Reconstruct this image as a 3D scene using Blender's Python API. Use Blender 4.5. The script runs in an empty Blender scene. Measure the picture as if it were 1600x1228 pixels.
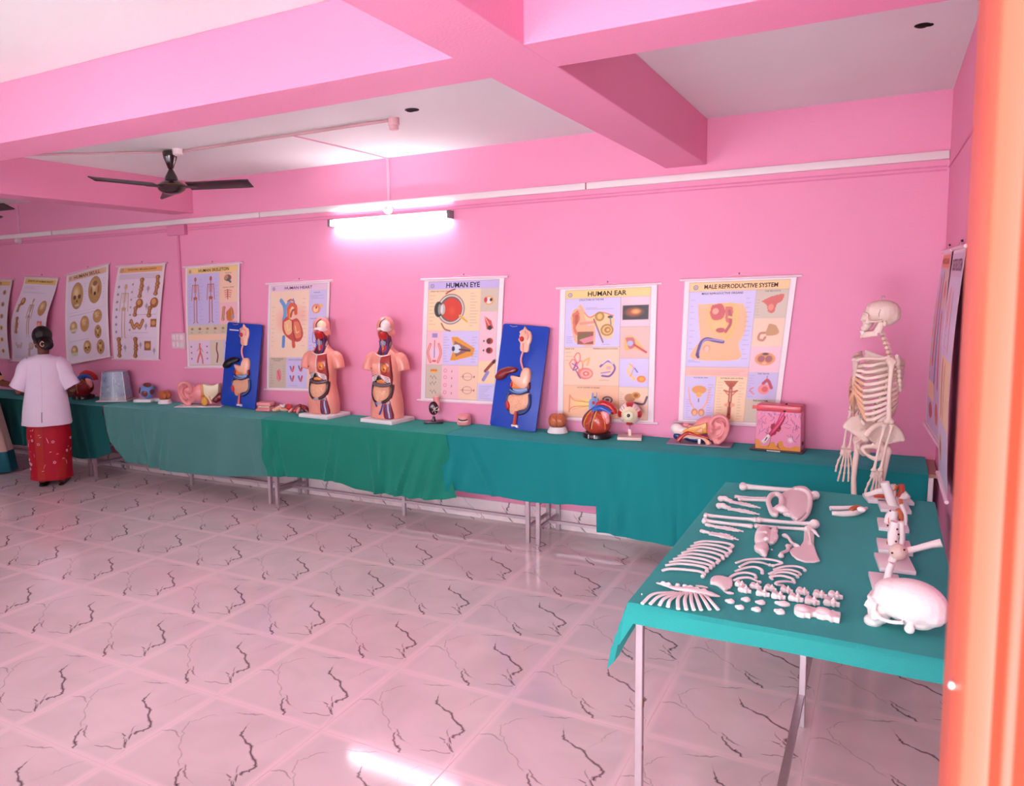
import bpy, bmesh, math, random
import numpy as np
from mathutils import Vector, Matrix, Euler
from mathutils import noise as mnoise
from mathutils.geometry import delaunay_2d_cdt

random.seed(7)
SC = bpy.context.scene
COL = SC.collection
PI = math.pi

# ------------------------------------------------------------------ camera
F_PX, PPX, PPY = 1222.1, 684.25, 588.81
YAW, PITCH, ROLL, CAM_H = 0.520886, -0.107994, -0.0200698, 1.82465
cam_d = bpy.data.cameras.new('camera')
cam = bpy.data.objects.new('camera', cam_d)
COL.objects.link(cam)
SC.camera = cam
cam_d.sensor_fit = 'HORIZONTAL'
cam_d.sensor_width = 36.0
cam_d.lens = F_PX / 1600 * 36
cam_d.shift_x = (800 - PPX) / 1600
cam_d.shift_y = -(614 - PPY) / 1600
cam_d.clip_start = 0.02
_f = Vector((-math.sin(YAW) * math.cos(PITCH), math.cos(YAW) * math.cos(PITCH), math.sin(PITCH)))
_r = Vector((math.cos(YAW), math.sin(YAW), 0))
_u = _r.cross(_f)
R2 = _r * math.cos(ROLL) + _u * math.sin(ROLL)
U2 = _u * math.cos(ROLL) - _r * math.sin(ROLL)
cam.matrix_world = Matrix(((R2.x, U2.x, -_f.x, 0), (R2.y, U2.y, -_f.y, 0), (R2.z, U2.z, -_f.z, CAM_H), (0, 0, 0, 1)))
cam_d.dof.use_dof = True
cam_d.dof.focus_distance = 4.2
cam_d.dof.aperture_fstop = 9.0

# ------------------------------------------------------------------ world, daylight and exposure
world = bpy.data.worlds.new('sky')
SC.world = world
world.use_nodes = True
world.node_tree.nodes['Background'].inputs[0].default_value = (0.86, 0.92, 1.0, 1)
world.node_tree.nodes['Background'].inputs[1].default_value = 0.5
SC.view_settings.view_transform = 'Standard'
SC.view_settings.look = 'None'
SC.view_settings.exposure = 0.64
SC.view_settings.gamma = 1.0
SC.view_settings.use_curve_mapping = False


def area_light(name, loc, target, sx, sy, power, col=(1, 1, 1)):
    d = bpy.data.lights.new(name, 'AREA')
    d.shape = 'RECTANGLE'
    d.size, d.size_y, d.energy, d.color = sx, sy, power, col
    o = bpy.data.objects.new(name, d)
    COL.objects.link(o)
    o.location = loc
    o.rotation_euler = (Vector(target) - Vector(loc)).to_track_quat('-Z', 'Y').to_euler()
    return o


DAY = (0.90, 0.93, 1.0)
area_light('daylight_doorway', (-0.9, -4.6, 2.2), (-0.9, 3.0, 1.7), 5.0, 3.6, 330, DAY)
area_light('daylight_window_near', (-2.7, 0.30, 1.65), (-2.7, 4.0, 1.6), 2.0, 1.5, 84, DAY)
area_light('beam_fill_low_outside', (-0.2, -2.0, 0.12), (-0.25, 2.5, 2.78), 2.0, 1.6, 150, DAY)  # added lamp low outside the doorway, aimed up to brighten the near beam
area_light('daylight_window_middle', (-5.6, 0.30, 1.65), (-5.6, 4.0, 1.6), 1.6, 1.5, 50, DAY)
area_light('daylight_window_far', (-8.6, 0.30, 1.65), (-8.6, 4.0, 1.6), 1.6, 1.5, 28, DAY)


# ------------------------------------------------------------------ points measured on real planes (floor, table top, wall)
def _ray(u, v):
    d = R2 * ((u - PPX) / F_PX) - U2 * ((v - PPY) / F_PX) + _f
    return d


C0 = Vector((0, 0, CAM_H))


def on_z(u, v, z=0.0):
    d = _ray(u, v)
    return C0 + d * ((z - CAM_H) / d.z)


def on_y(u, v, y):
    d = _ray(u, v)
    return C0 + d * (y / d.y)


def on_x(u, v, x):
    d = _ray(u, v)
    return C0 + d * (x / d.x)


# ------------------------------------------------------------------ colours and materials
def lin(c):
    c = c / 255.0
    return c / 12.92 if c <= 0.04045 else ((c + 0.055) / 1.055) ** 2.4


def rgb(r, g, b):
    return (lin(r), lin(g), lin(b), 1.0)


MATS = {}


def mat(name, col, rough=0.5, spec=0.4, metal=0.0, var=0.06, scale=12.0, bump=0.0, bscale=40.0, emit=None, trans=0.0, coat=0.0, alpha=1.0, attr=None):
    if name in MATS:
        return MATS[name]
    m = bpy.data.materials.new(name)
    m.use_nodes = True
    nt = m.node_tree
    b = nt.nodes['Principled BSDF']
    b.inputs['Roughness'].default_value = rough
    b.inputs['Specular IOR Level'].default_value = spec
    b.inputs['Metallic'].default_value = metal
    b.inputs['Coat Weight'].default_value = coat
    b.inputs['Coat Roughness'].default_value = 0.15
    b.inputs['Transmission Weight'].default_value = trans
    b.inputs['Alpha'].default_value = alpha
    c = rgb(*col)
    tc = nt.nodes.new('ShaderNodeTexCoord')
    if attr:
        a = nt.nodes.new('ShaderNodeAttribute')
        a.attribute_name = attr
        base = a.outputs['Color']
    else:
        r = nt.nodes.new('ShaderNodeRGB')
        r.outputs[0].default_value = c
        base = r.outputs[0]
    if var > 0:
        n = nt.nodes.new('ShaderNodeTexNoise')
        n.inputs['Scale'].default_value = scale
        n.inputs['Detail'].default_value = 4
        nt.links.new(tc.outputs['Object'], n.inputs['Vector'])
        mr = nt.nodes.new('ShaderNodeMapRange')
        mr.inputs['To Min'].default_value = 1 - var
        mr.inputs['To Max'].default_value = 1 + var
        nt.links.new(n.outputs[0], mr.inputs[0])
        mx = nt.nodes.new('ShaderNodeVectorMath')
        mx.operation = 'SCALE'
        nt.links.new(base, mx.inputs[0])
        nt.links.new(mr.outputs[0], mx.inputs['Scale'])
        base = mx.outputs[0]
    nt.links.new(base, b.inputs['Base Color'])
    if bump > 0:
        n2 = nt.nodes.new('ShaderNodeTexNoise')
        n2.inputs['Scale'].default_value = bscale
        n2.inputs['Detail'].default_value = 3
        nt.links.new(tc.outputs['Object'], n2.inputs['Vector'])
        bp = nt.nodes.new('ShaderNodeBump')
        bp.inputs['Strength'].default_value = bump
        bp.inputs['Distance'].default_value = 0.01
        nt.links.new(n2.outputs[0], bp.inputs['Height'])
        nt.links.new(bp.outputs[0], b.inputs['Normal'])
    if emit:
        b.inputs['Emission Color'].default_value = rgb(*emit[0])
        b.inputs['Emission Strength'].default_value = emit[1]
    MATS[name] = m
    return m


# ------------------------------------------------------------------ objects
def props(o, label=None, cat=None, group=None, kind=None):
    for k, v in (('label', label), ('category', cat), ('group', group), ('kind', kind)):
        if v:
            o[k] = v
    return o


def thing(name, label, cat, loc=(0, 0, 0), rz=0.0, group=None, rot=None, scale=1.0):
    o = bpy.data.objects.new(name, None)
    COL.objects.link(o)
    o.empty_display_size = 0.05
    o.location = loc
    o.rotation_euler = rot if rot else (0, 0, rz)
    o.scale = (scale,) * 3
    return props(o, label, cat, group)


def rotm(e):
    return Euler(e).to_matrix() if e is not None else Matrix.Identity(3)


def frames(pts, closed=False):
    n = len(pts)
    T = []
    for i in range(n):
        a = pts[(i - 1) % n] if closed else pts[max(i - 1, 0)]
        b = pts[(i + 1) % n] if closed else pts[min(i + 1, n - 1)]
        t = (b - a)
        T.append(t.normalized() if t.length > 1e-9 else Vector((0, 0, 1)))
    up = Vector((0, 0, 1)) if abs(T[0].z) < 0.9 else Vector((1, 0, 0))
    N = []
    nrm = (up - T[0] * up.dot(T[0])).normalized()
    for i in range(n):
        if i:
            q = T[i - 1].rotation_difference(T[i])
            nrm = q @ nrm
            nrm = (nrm - T[i] * nrm.dot(T[i])).normalized()
        N.append((nrm, T[i].cross(nrm)))
    return N


def smooth_pts(P, k=6):
    """Catmull-Rom through points (Vector or tuple) -> list of Vectors."""
    P = [Vector(p) for p in P]
    if len(P) < 3:
        return P
    Q = [P[0] * 2 - P[1]] + P + [P[-1] * 2 - P[-2]]
    out = []
    for i in range(1, len(Q) - 2):
        p0, p1, p2, p3 = Q[i - 1:i + 3]
        for j in range(k):
            t = j / k
            out.append(0.5 * ((2 * p1) + (p2 - p0) * t + (2 * p0 - 5 * p1 + 4 * p2 - p3) * t * t + (3 * p1 - p0 - 3 * p2 + p3) * t ** 3))
    out.append(P[-1])
    return out


def lerp_list(L, n):
    if not isinstance(L, (list, tuple)):
        return [L] * n
    if len(L) == n:
        return list(L)
    out = []
    for i in range(n):
        x = i / (n - 1) * (len(L) - 1)
        k = min(int(x), len(L) - 2)
        out.append(L[k] + (L[k + 1] - L[k]) * (x - k))
    return out


class MB:
    def __init__(s):
        s.v, s.f, s.m, s.cur, s.c = [], [], [], 0, None

    def mi(s, k):
        s.cur = k
        return s

    def add(s, V, F):
        o = len(s.v)
        s.v += [tuple(p) for p in V]
        s.f += [tuple(i + o for i in f) for f in F]
        s.m += [s.cur] * len(F)
        return s

    def box(s, c, d, rot=None):
        R = rotm(rot)
        c = Vector(c)
        V = [c + R @ Vector((d[0] / 2 * x, d[1] / 2 * y, d[2] / 2 * z)) for x in (-1, 1) for y in (-1, 1) for z in (-1, 1)]
        return s.add(V, [(0, 1, 3, 2), (4, 6, 7, 5), (0, 4, 5, 1), (2, 3, 7, 6), (0, 2, 6, 4), (1, 5, 7, 3)])

    def bx(s, a, b):
        return s.box([(a[i] + b[i]) / 2 for i in range(3)], [abs(b[i] - a[i]) for i in range(3)])

    def tube(s, pts, r, n=8, cap=True, ell=(1, 1), smooth=0, closed=False, ref=None):
        pts = smooth_pts(pts, smooth) if smooth else [Vector(p) for p in pts]
        rr = lerp_list(r, len(pts))
        N = frames(pts, closed)
        V = []
        for p, q, (a, b) in zip(pts, rr, N):
            if ref is not None:
                t = a.cross(b)
                rf = Vector(ref)
                a = (rf - t * rf.dot(t)).normalized()
                b = t.cross(a)
            for k in range(n):
                th = 2 * PI * k / n
                V.append(p + a * (math.cos(th) * q * ell[0]) + b * (math.sin(th) * q * ell[1]))
        F = []
        m = len(pts)
        for i in range(m if closed else m - 1):
            for k in range(n):
                F.append((i * n + k, i * n + (k + 1) % n, ((i + 1) % m) * n + (k + 1) % n, ((i + 1) % m) * n + k))
        if cap and not closed:
            F.append(tuple(range(n - 1, -1, -1)))
            F.append(tuple(range((m - 1) * n, m * n)))
        return s.add(V, F)

    def ball(s, c, r, rot=None, nu=12, nv=8, warp=None):
        if not isinstance(r, (list, tuple)):
            r = (r, r, r)
        R = rotm(rot)
        c = Vector(c)
        V = []
        for j in range(1, nv):
            ph = PI * j / nv
            for i in range(nu):
                th = 2 * PI * i / nu
                d = Vector((math.sin(ph) * math.cos(th), math.sin(ph) * math.sin(th), math.cos(ph)))
                k = warp(d) if warp else 1.0
                V.append(c + R @ Vector((d.x * r[0] * k, d.y * r[1] * k, d.z * r[2] * k)))
        k0 = warp(Vector((0, 0, 1))) if warp else 1
        k1 = warp(Vector((0, 0, -1))) if warp else 1
        V.append(c + R @ Vector((0, 0, r[2] * k0)))
        V.append(c + R @ Vector((0, 0, -r[2] * k1)))
        F = []
        for j in range(nv - 2):
            for i in range(nu):
                F.append((j * nu + i, (j + 1) * nu + i, (j + 1) * nu + (i + 1) % nu, j * nu + (i + 1) % nu))
        t, b = len(V) - 2, len(V) - 1
        for i in range(nu):
            F.append((t, i, (i + 1) % nu))
            F.append((b, (nv - 2) * nu + (i + 1) % nu, (nv - 2) * nu + i))
        return s.add(V, F)

    def lathe(s, prof, c=(0, 0, 0), n=20, rot=None):
        R = rotm(rot)
        c = Vector(c)
        V = []
        for (r, z) in prof:
            for k in range(n):
                th = 2 * PI * k / n
                V.append(c + R @ Vector((r * math.cos(th), r * math.sin(th), z)))
        F = []
        for i in range(len(prof) - 1):
            for k in range(n):
                F.append((i * n + k, i * n + (k + 1) % n, (i + 1) * n + (k + 1) % n, (i + 1) * n + k))
        F.append(tuple(range(n - 1, -1, -1)))
        F.append(tuple(range((len(prof) - 1) * n, len(prof) * n)))
        return s.add(V, F)

    def prism(s, outline, h, M=None, z0=0.0):
        """outline in local xy, extruded z0..z0+h, transformed by 4x4 M."""
        M = M or Matrix.Identity(4)
        n = len(outline)
        ar = sum(outline[i][0] * outline[(i + 1) % n][1] - outline[(i + 1) % n][0] * outline[i][1] for i in range(n))
        if ar < 0:
            outline = outline[::-1]
        V = [M @ Vector((x, y, z0)) for x, y in outline] + [M @ Vector((x, y, z0 + h)) for x, y in outline]
        F = [tuple(range(n - 1, -1, -1)), tuple(range(n, 2 * n))]
        for i in range(n):
            F.append((i, (i + 1) % n, n + (i + 1) % n, n + i))
        return s.add(V, F)

    def grid(s, fn, nu, nv, cu=False):
        V = [fn(i / (nu if cu else nu - 1), j / (nv - 1)) for j in range(nv) for i in range(nu)]
        F = []
        for j in range(nv - 1):
            for i in range(nu if cu else nu - 1):
                F.append((j * nu + i, j * nu + (i + 1) % nu, (j + 1) * nu + (i + 1) % nu, (j + 1) * nu + i))
        return s.add(V, F)

    def loft(s, rings, cap=True):
        """rings: list of lists of points, same count, closed."""
        n = len(rings[0])
        V = [p for r in rings for p in r]
        F = []
        for i in range(len(rings) - 1):
            for k in range(n):
                F.append((i * n + k, i * n + (k + 1) % n, (i + 1) * n + (k + 1) % n, (i + 1) * n + k))
        if cap:
            F.append(tuple(range(n - 1, -1, -1)))
            F.append(tuple(range((len(rings) - 1) * n, len(rings) * n)))
        return s.add(V, F)

    def xform(s, M, start=0):
        s.v[start:] = [tuple(M @ Vector(p)) for p in s.v[start:]]
        return s

    def build(s, name, mats, parent=None, smooth=True, world=False, bevel=0.0, solid=0.0, remesh=0.0, subd=0, relax=0, label=None, kind=None, angle=None, sharp=35, colors=None):
        me = bpy.data.meshes.new(name)
        me.from_pydata(s.v, [], s.f)
        if not isinstance(mats, (list, tuple)):
            mats = [mats]
        for m in mats:
            me.materials.append(m)
        if any(s.m):
            me.polygons.foreach_set('material_index', s.m)
        if colors is not None:
            at = me.color_attributes.new('col', 'FLOAT_COLOR', 'POINT')
            at.data.foreach_set('color', np.asarray(colors, dtype=np.float32).ravel())
        me.update()
        o = bpy.data.objects.new(name, me)
        COL.objects.link(o)
        if remesh > 0:
            md = o.modifiers.new('r', 'REMESH')
            md.mode = 'VOXEL'
            md.voxel_size = remesh
            if relax:
                sm = o.modifiers.new('s', 'SMOOTH')
                sm.factor, sm.iterations = 0.5, relax
        if solid:
            md = o.modifiers.new('t', 'SOLIDIFY')
            md.thickness = solid
            md.offset = 0
        if bevel:
            md = o.modifiers.new('b', 'BEVEL')
            md.width, md.segments, md.limit_method, md.angle_limit = bevel, 2, 'ANGLE', math.radians(40)
        if subd:
            md = o.modifiers.new('u', 'SUBSURF')
            md.levels = md.render_levels = subd
        if remesh > 0 or solid or bevel or subd:
            dg = bpy.context.evaluated_depsgraph_get()
            nm = bpy.data.meshes.new_from_object(o.evaluated_get(dg))
            o.modifiers.clear()
            o.data = nm
            if not nm.materials:
                for m in mats:
                    nm.materials.append(m)
            bpy.data.meshes.remove(me)
            me = nm
        if smooth:
            me.polygons.foreach_set('use_smooth', [True] * len(me.polygons))
            if sharp and not remesh and not subd:
                me.set_sharp_from_angle(angle=math.radians(sharp))
        if parent is not None:
            o.parent = parent
            if world:
                o.matrix_parent_inverse = parent.matrix_basis.inverted()
        if label:
            o['label'] = label
        if kind:
            o['kind'] = kind
        return o


def copy_tree(o, parent=None):
    c = o.copy()
    COL.objects.link(c)
    if parent is not None:
        c.parent = parent
    for ch in list(o.children):
        copy_tree(ch, c)
    return c


def text_geo(s, bold=0.0, res=3):
    """text as flat mesh geometry normalised to width 1 x height (h/w)."""
    cu = bpy.data.curves.new('txt', 'FONT')
    cu.body = s
    cu.resolution_u = res
    cu.offset = bold
    ob = bpy.data.objects.new('txt', cu)
    COL.objects.link(ob)
    dg = bpy.context.evaluated_depsgraph_get()
    me = bpy.data.meshes.new_from_object(ob.evaluated_get(dg))
    V = [tuple(v.co) for v in me.vertices]
    F = [tuple(p.vertices) for p in me.polygons]
    bpy.data.objects.remove(ob)
    bpy.data.meshes.remove(me)
    bpy.data.curves.remove(cu)
    xs = [v[0] for v in V]
    ys = [v[1] for v in V]
    x0, x1, y0, y1 = min(xs), max(xs), min(ys), max(ys)
    return [((x - x0) / (x1 - x0), (y - y0) / (y1 - y0)) for x, y, _ in V], F


# ------------------------------------------------------------------ shared materials
PINK = mat('pink_wall_paint', (245, 156, 190), 0.55, 0.3, var=0.03, scale=1.5, bump=0.12, bscale=90)
WHITEC = mat('white_ceiling_paint', (240, 240, 238), 0.7, 0.2, var=0.03, scale=2, bump=0.1, bscale=60)
PVC = mat('white_plastic_trunking', (240, 225, 225), 0.4, 0.4, var=0.02)
STEEL = mat('painted_steel', (190, 172, 178), 0.35, 0.5, metal=0.55, var=0.1, scale=30)
BLACKP = mat('black_plastic', (22, 18, 20), 0.3, 0.5, var=0.05)
BONE = mat('bone_plastic', (240, 212, 198), 0.45, 0.4, var=0.04, scale=25, bump=0.15, bscale=120)
BONEW = mat('white_bone_plastic', (250, 238, 234), 0.5, 0.35, var=0.03, scale=30, bump=0.15, bscale=120)
WBASE = mat('white_plastic_base', (244, 236, 236), 0.35, 0.4, var=0.02)
# ================================================================== ROOM
YW, XR, ZC, ZB = 5.532, 0.29, 2.93, 2.634
XL, YN, YO = -13.5, 0.62, -2.6
TX0, TY0, TS = -3.20813, 2.44553, 0.6


def struct(mb, name, mats, **k):
    o = mb.build(name, mats, **k)
    o['kind'] = 'structure'
    return o


# floor: glossy marble-look tiles, every tile printed with the same dark veins
def marble(name, rough, grid, k=1.0):
    m = bpy.data.materials.new(name)
    m.use_nodes = True
    nt = m.node_tree
    N, L = nt.nodes, nt.links
    b = N['Principled BSDF']
    tc = N.new('ShaderNodeTexCoord')
    sep = N.new('ShaderNodeSeparateXYZ')
    L.new(tc.outputs['Object'], sep.inputs[0])

    def mth(op, a, bb=None, cc=None):
        n = N.new('ShaderNodeMath')
        n.operation = op
        for i, x in enumerate((a, bb, cc)):
            if x is None:
                continue
            if isinstance(x, (int, float)):
                n.inputs[i].default_value = x
            else:
                L.new(x, n.inputs[i])
        return n.outputs[0]

    def edge(out, off):
        t = mth('SUBTRACT', out, off)
        t = mth('DIVIDE', t, TS)
        t = mth('FRACT', t)
        t = mth('SUBTRACT', t, 0.5)
        t = mth('ABSOLUTE', t)
        return mth('SUBTRACT', 0.5, t)          # distance from the joint in tiles

    ex = edge(sep.outputs[0], TX0)
    ey = edge(sep.outputs[1], TY0)
    d = mth('MINIMUM', ex, ey) if grid else ex
    band = N.new('ShaderNodeMapRange')
    band.interpolation_type = 'SMOOTHSTEP'
    L.new(d, band.inputs[0])
    band.inputs['From Min'].default_value = 0.008
    band.inputs['From Max'].default_value = 0.062
    band.inputs['To Min'].default_value = 1
    band.inputs['To Max'].default_value = 0
    no = N.new('ShaderNodeTexNoise')
    no.inputs['Scale'].default_value = 3.0
    no.inputs['Detail'].default_value = 3
    no.inputs['Distortion'].default_value = 0.8
    L.new(tc.outputs['Object'], no.inputs['Vector'])
    cr = N.new('ShaderNodeValToRGB')
    cr.color_ramp.elements[0].position = 0.3
    cr.color_ramp.elements[0].color = rgb(222 * k, 202 * k, 204 * k)
    cr.color_ramp.elements[1].position = 0.7
    cr.color_ramp.elements[1].color = rgb(238 * k, 214 * k, 217 * k)
    L.new(no.outputs[0], cr.inputs[0])
    mx = N.new('ShaderNodeMixRGB')
    L.new(band.outputs[0], mx.inputs[0])
    L.new(cr.outputs[0], mx.inputs[1])
    mx.inputs[2].default_value = rgb(246, 218, 222)
    at = N.new('ShaderNodeAttribute')
    at.attribute_name = 'vein'
    m2 = N.new('ShaderNodeMixRGB')
    L.new(at.outputs['Fac'], m2.inputs[0])
    L.new(mx.outputs[0], m2.inputs[1])
    m2.inputs[2].default_value = rgb(70, 34, 42)
    L.new(m2.outputs[0], b.inputs['Base Color'])
    b.inputs['Roughness'].default_value = rough
    b.inputs['Specular IOR Level'].default_value = 0.5
    # fine joint groove
    g = N.new('ShaderNodeMapRange')
    L.new(d, g.inputs[0])
    g.inputs['From Min'].default_value = 0.0
    g.inputs['From Max'].default_value = 0.004
    bp = N.new('ShaderNodeBump')
    bp.inputs['Strength'].default_value = 0.5
    bp.inputs['Distance'].default_value = 0.002
    L.new(g.outputs[0], bp.inputs['Height'])
    L.new(bp.outputs[0], b.inputs['Normal'])
    return m


VEINS = [
    ([(0.502, 0.794), (0.53, 0.73), (0.545, 0.686), (0.589, 0.666), (0.649, 0.631), (0.712, 0.616), (0.747, 0.567), (0.82, 0.515), (0.882, 0.464), (0.895, 0.43), (0.88, 0.396), (0.852, 0.337), (0.885, 0.269), (0.972, 0.178)], [.003, .006, .009, .006, .008, .009, .008, .008, .010, .007, .008, .016, .016, .005], .95),
    ([(0.78, 0.31), (0.85, 0.275), (0.92, 0.22), (0.975, 0.17)], [.003, .010, .010, .004], .8),
    ([(0.79, 0.43), (0.832, 0.349), (0.902, 0.256)], [.002, .006, .006], .55),
    ([(0.969, 0.187), (0.91, 0.161), (0.84, 0.156), (0.79, 0.13), (0.735, 0.12)], [.005, .005, .004, .005, .002], .6),
    ([(0.22, 0.80), (0.159, 0.766), (0.137, 0.686), (0.092, 0.642), (0.132, 0.561), (0.19, 0.48), (0.257, 0.396), (0.33, 0.349), (0.387, 0.272), (0.447, 0.224)], [.002, .0035, .0035, .004, .0035, .0035, .004, .004, .005, .005], .38),
    ([(0.005, 0.469), (0.057, 0.501), (0.115, 0.501), (0.197, 0.466)], [.006, .005, .005, .003], .5),
    ([(0.47, 0.26), (0.51, 0.225), (0.55, 0.18), (0.605, 0.155)], [.005, .006, .007, .003], .7),
    ([(0.487, 0.222), (0.50, 0.17), (0.522, 0.13), (0.555, 0.10), (0.60, 0.07), (0.645, 0.026)], [.005, .006, .009, .007, .012, .004], .9),
    ([(0.30, 0.885), (0.367, 0.902), (0.434, 0.933), (0.53, 0.965)], [.002, .005, .007, .002], .5),
    ([(0.77, 0.76), (0.785, 0.82), (0.802, 0.897), (0.842, 0.975)], [.002, .004, .004, .002], .32),
]


def vein_pieces():
    P, E, W = [], [], []
    base = [(0, 0), (1, 0), (1, 1), (0, 1)]
    for p in base:
        P.append(Vector(p))
        W.append(0.0)
    E += [(0, 1), (1, 2), (2, 3), (3, 0)]
    rnd = random.Random(3)
    for pts, ws, inten in VEINS:
        ps = [Vector((a, b, 0)) for a, b in pts]
        fine = []
        fw = []
        for i in range(len(ps) - 1):
            for k in range(3):
                t = k / 3
                q = ps[i].lerp(ps[i + 1], t)
                if k:
                    q += Vector((rnd.uniform(-.011, .011), rnd.uniform(-.011, .011), 0))
                fine.append(q)
                fw.append((ws[i] * (1 - t) + ws[i + 1] * t) * rnd.uniform(.65, 1.35))
        fine.append(ps[-1])
        fw.append(ws[-1])
        n = len(fine)
        st = len(P)
        for i in range(n):
            t = (fine[min(i + 1, n - 1)] - fine[max(i - 1, 0)]).normalized()
            nn = Vector((-t.y, t.x, 0))
            for sgn in (-1, 0, 1):
                q = fine[i] + nn * (sgn * fw[i] * 1.7)
                P.append(Vector((min(max(q.x, .0005), .9995), min(max(q.y, .0005), .9995))))
                e = 0.35 if i in (0, n - 1) else 1.0
                W.append(inten * e if sgn == 0 else 0.0)
        for i in range(n - 1):
            for s in range(3):
                E.append((st + i * 3 + s, st + (i + 1) * 3 + s))
    V, _, F, ov, _, _ = delaunay_2d_cdt(P, E, [], 1, 1e-5)
    w = [max([W[k] for k in o] + [0]) for o in ov]
    return [(v.x, v.y) for v in V], w, [tuple(f) for f in F]


VP, VW, VF = vein_pieces()
VPn, VFn = np.array(VP), np.array(VF)


def veined(name, mtl, tiles, plane, lab=None):
    """tiles: list of (i, j); plane(u, v) -> arrays of xyz."""
    nv = len(VP)
    V = np.concatenate([plane(VPn[:, 0] + i, VPn[:, 1] + j) for i, j in tiles])
    F = np.concatenate([VFn + k * nv for k in range(len(tiles))])
    me = bpy.data.meshes.new(name)
    me.from_pydata(V.tolist(), [], F.tolist())
    at = me.attributes.new('vein', 'FLOAT', 'POINT')
    at.data.foreach_set('value', np.tile(np.array(VW, dtype=np.float32), len(tiles)))
    me.materials.append(mtl)
    bm = bmesh.new()
    bm.from_mesh(me)
    return me, bm


MARB = marble('marble_floor_tile', 0.085, True)
MARBW = marble('marble_skirting_tile', 0.18, False, 1.03)

me, bm = veined('floor', MARB, [(i, j) for i in range(-17, 6) for j in range(-9, 6)],
                lambda u, v: np.stack([TX0 + u * TS, TY0 + v * TS, np.zeros_like(u)], 1))
for co, no in (((0, YW + .1, 0), (0, 1, 0)), ((XR + .1, 0, 0), (1, 0, 0)), ((XL - .1, 0, 0), (-1, 0, 0)), ((0, YO, 0), (0, -1, 0))):
    bmesh.ops.bisect_plane(bm, geom=bm.verts[:] + bm.edges[:] + bm.faces[:], plane_co=co, plane_no=no, clear_outer=True)
bm.to_mesh(me)
bm.free()
fo = bpy.data.objects.new('floor', me)
COL.objects.link(fo)
fo['kind'] = 'structure'

# walls
struct(MB().bx((XL, YW, 0), (XR + .2, YW + .2, ZC)), 'wall_back', PINK, smooth=False)
struct(MB().bx((XR, 0.4, 0), (XR + .2, YW, ZC)), 'wall_right', PINK, smooth=False)
struct(MB().bx((XL - .2, 0.4, 0), (XL, YW + .2, ZC)), 'wall_left', PINK, smooth=False)
# near wall with the doorway the photographer stands in and three windows
wf = MB()
Y0, Y1 = 0.46, 0.66
for a, b in ((XL, -9.4), (-7.8, -6.4), (-4.8, -3.7), (-1.7, -1.3)):
    wf.bx((a, Y0, 0), (b, Y1, ZC))
for a, b in ((-9.4, -7.8), (-6.4, -4.8), (-3.7, -1.7)):
    wf.bx((a, Y0, 0), (b, Y1, 0.9))
    wf.bx((a, Y0, 2.35), (b, Y1, ZC))
wf.bx((-1.3, Y0, 2.64), (0.145, Y1, ZC))
wf.bx((0.145, Y0, 0), (XR, Y1, ZC))
struct(wf, 'wall_front', PINK, smooth=False)
WFRAME = mat('window_frame_wood', (214, 120, 90), 0.45)
GLASS = mat('window_glass', (255, 255, 255), 0.02, 0.5, trans=1.0, var=0)
for n, (a, b) in enumerate(((-3.7, -1.7), (-6.4, -4.8), (-9.4, -7.8)), 1):
    w = MB()
    for x in (a + .025, (a + b) / 2, b - .025):
        w.bx((x - .025, .50, .9), (x + .025, .58, 2.35))
    w.bx((a, .50, .9), (b, .58, .95)).bx((a, .50, 2.30), (b, .58, 2.35)).bx((a, .50, 1.9), (b, .58, 1.94))
    wo = struct(w, 'window_%d' % n, WFRAME, smooth=False)
    g = MB().bx((a + .03, .535, .94), (b - .03, .541, 2.31)).build('pane', GLASS, wo, smooth=False)

# ceiling slab and the painted concrete beams
struct(MB().bx((XL - .2, YO, ZC), (XR + .2, YW + .2, ZC + .15)), 'ceiling', WHITEC, smooth=False)
struct(MB().bx((XL, 2.49, ZB), (XR, 2.80, ZC)), 'trim_1', PINK, smooth=False, bevel=.004)
for n, (a, b, w) in enumerate(((-1.345, -1.075, 0), (-6.14, -5.87, 0), (-10.93, -10.66, 0)), 2):
    struct(MB().bx((a, 0.62, ZB - .0005), (b, YW, ZC)), 'trim_%d' % n, PINK, smooth=False, bevel=.004)

# skirting of the same marble tile
hs = 0.152
me, bm = veined('baseboard_back', MARBW, [(i, 0) for i in range(-17, 6)],
                lambda u, v: np.stack([TX0 + .13 + u * TS, np.full_like(u, YW - .012), v * TS - .12], 1))
for co, no in (((0, 0, hs), (0, 0, 1)), ((0, 0, 0), (0, 0, -1)), ((XR, 0, 0), (1, 0, 0)), ((XL, 0, 0), (-1, 0, 0))):
    bmesh.ops.bisect_plane(bm, geom=bm.verts[:] + bm.edges[:] + bm.faces[:], plane_co=co, plane_no=no, clear_outer=True)
r = bmesh.ops.extrude_face_region(bm, geom=bm.faces[:])
bmesh.ops.translate(bm, vec=(0, .013, 0), verts=[e for e in r['geom'] if isinstance(e, bmesh.types.BMVert)])
bm.to_mesh(me)
bm.free()
so = bpy.data.objects.new('baseboard_back', me)
COL.objects.link(so)
so['kind'] = 'structure'
struct(MB().bx((XR - .012, .7, 0), (XR, YW - .013, hs)), 'baseboard_right', MARBW, smooth=False)

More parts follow.
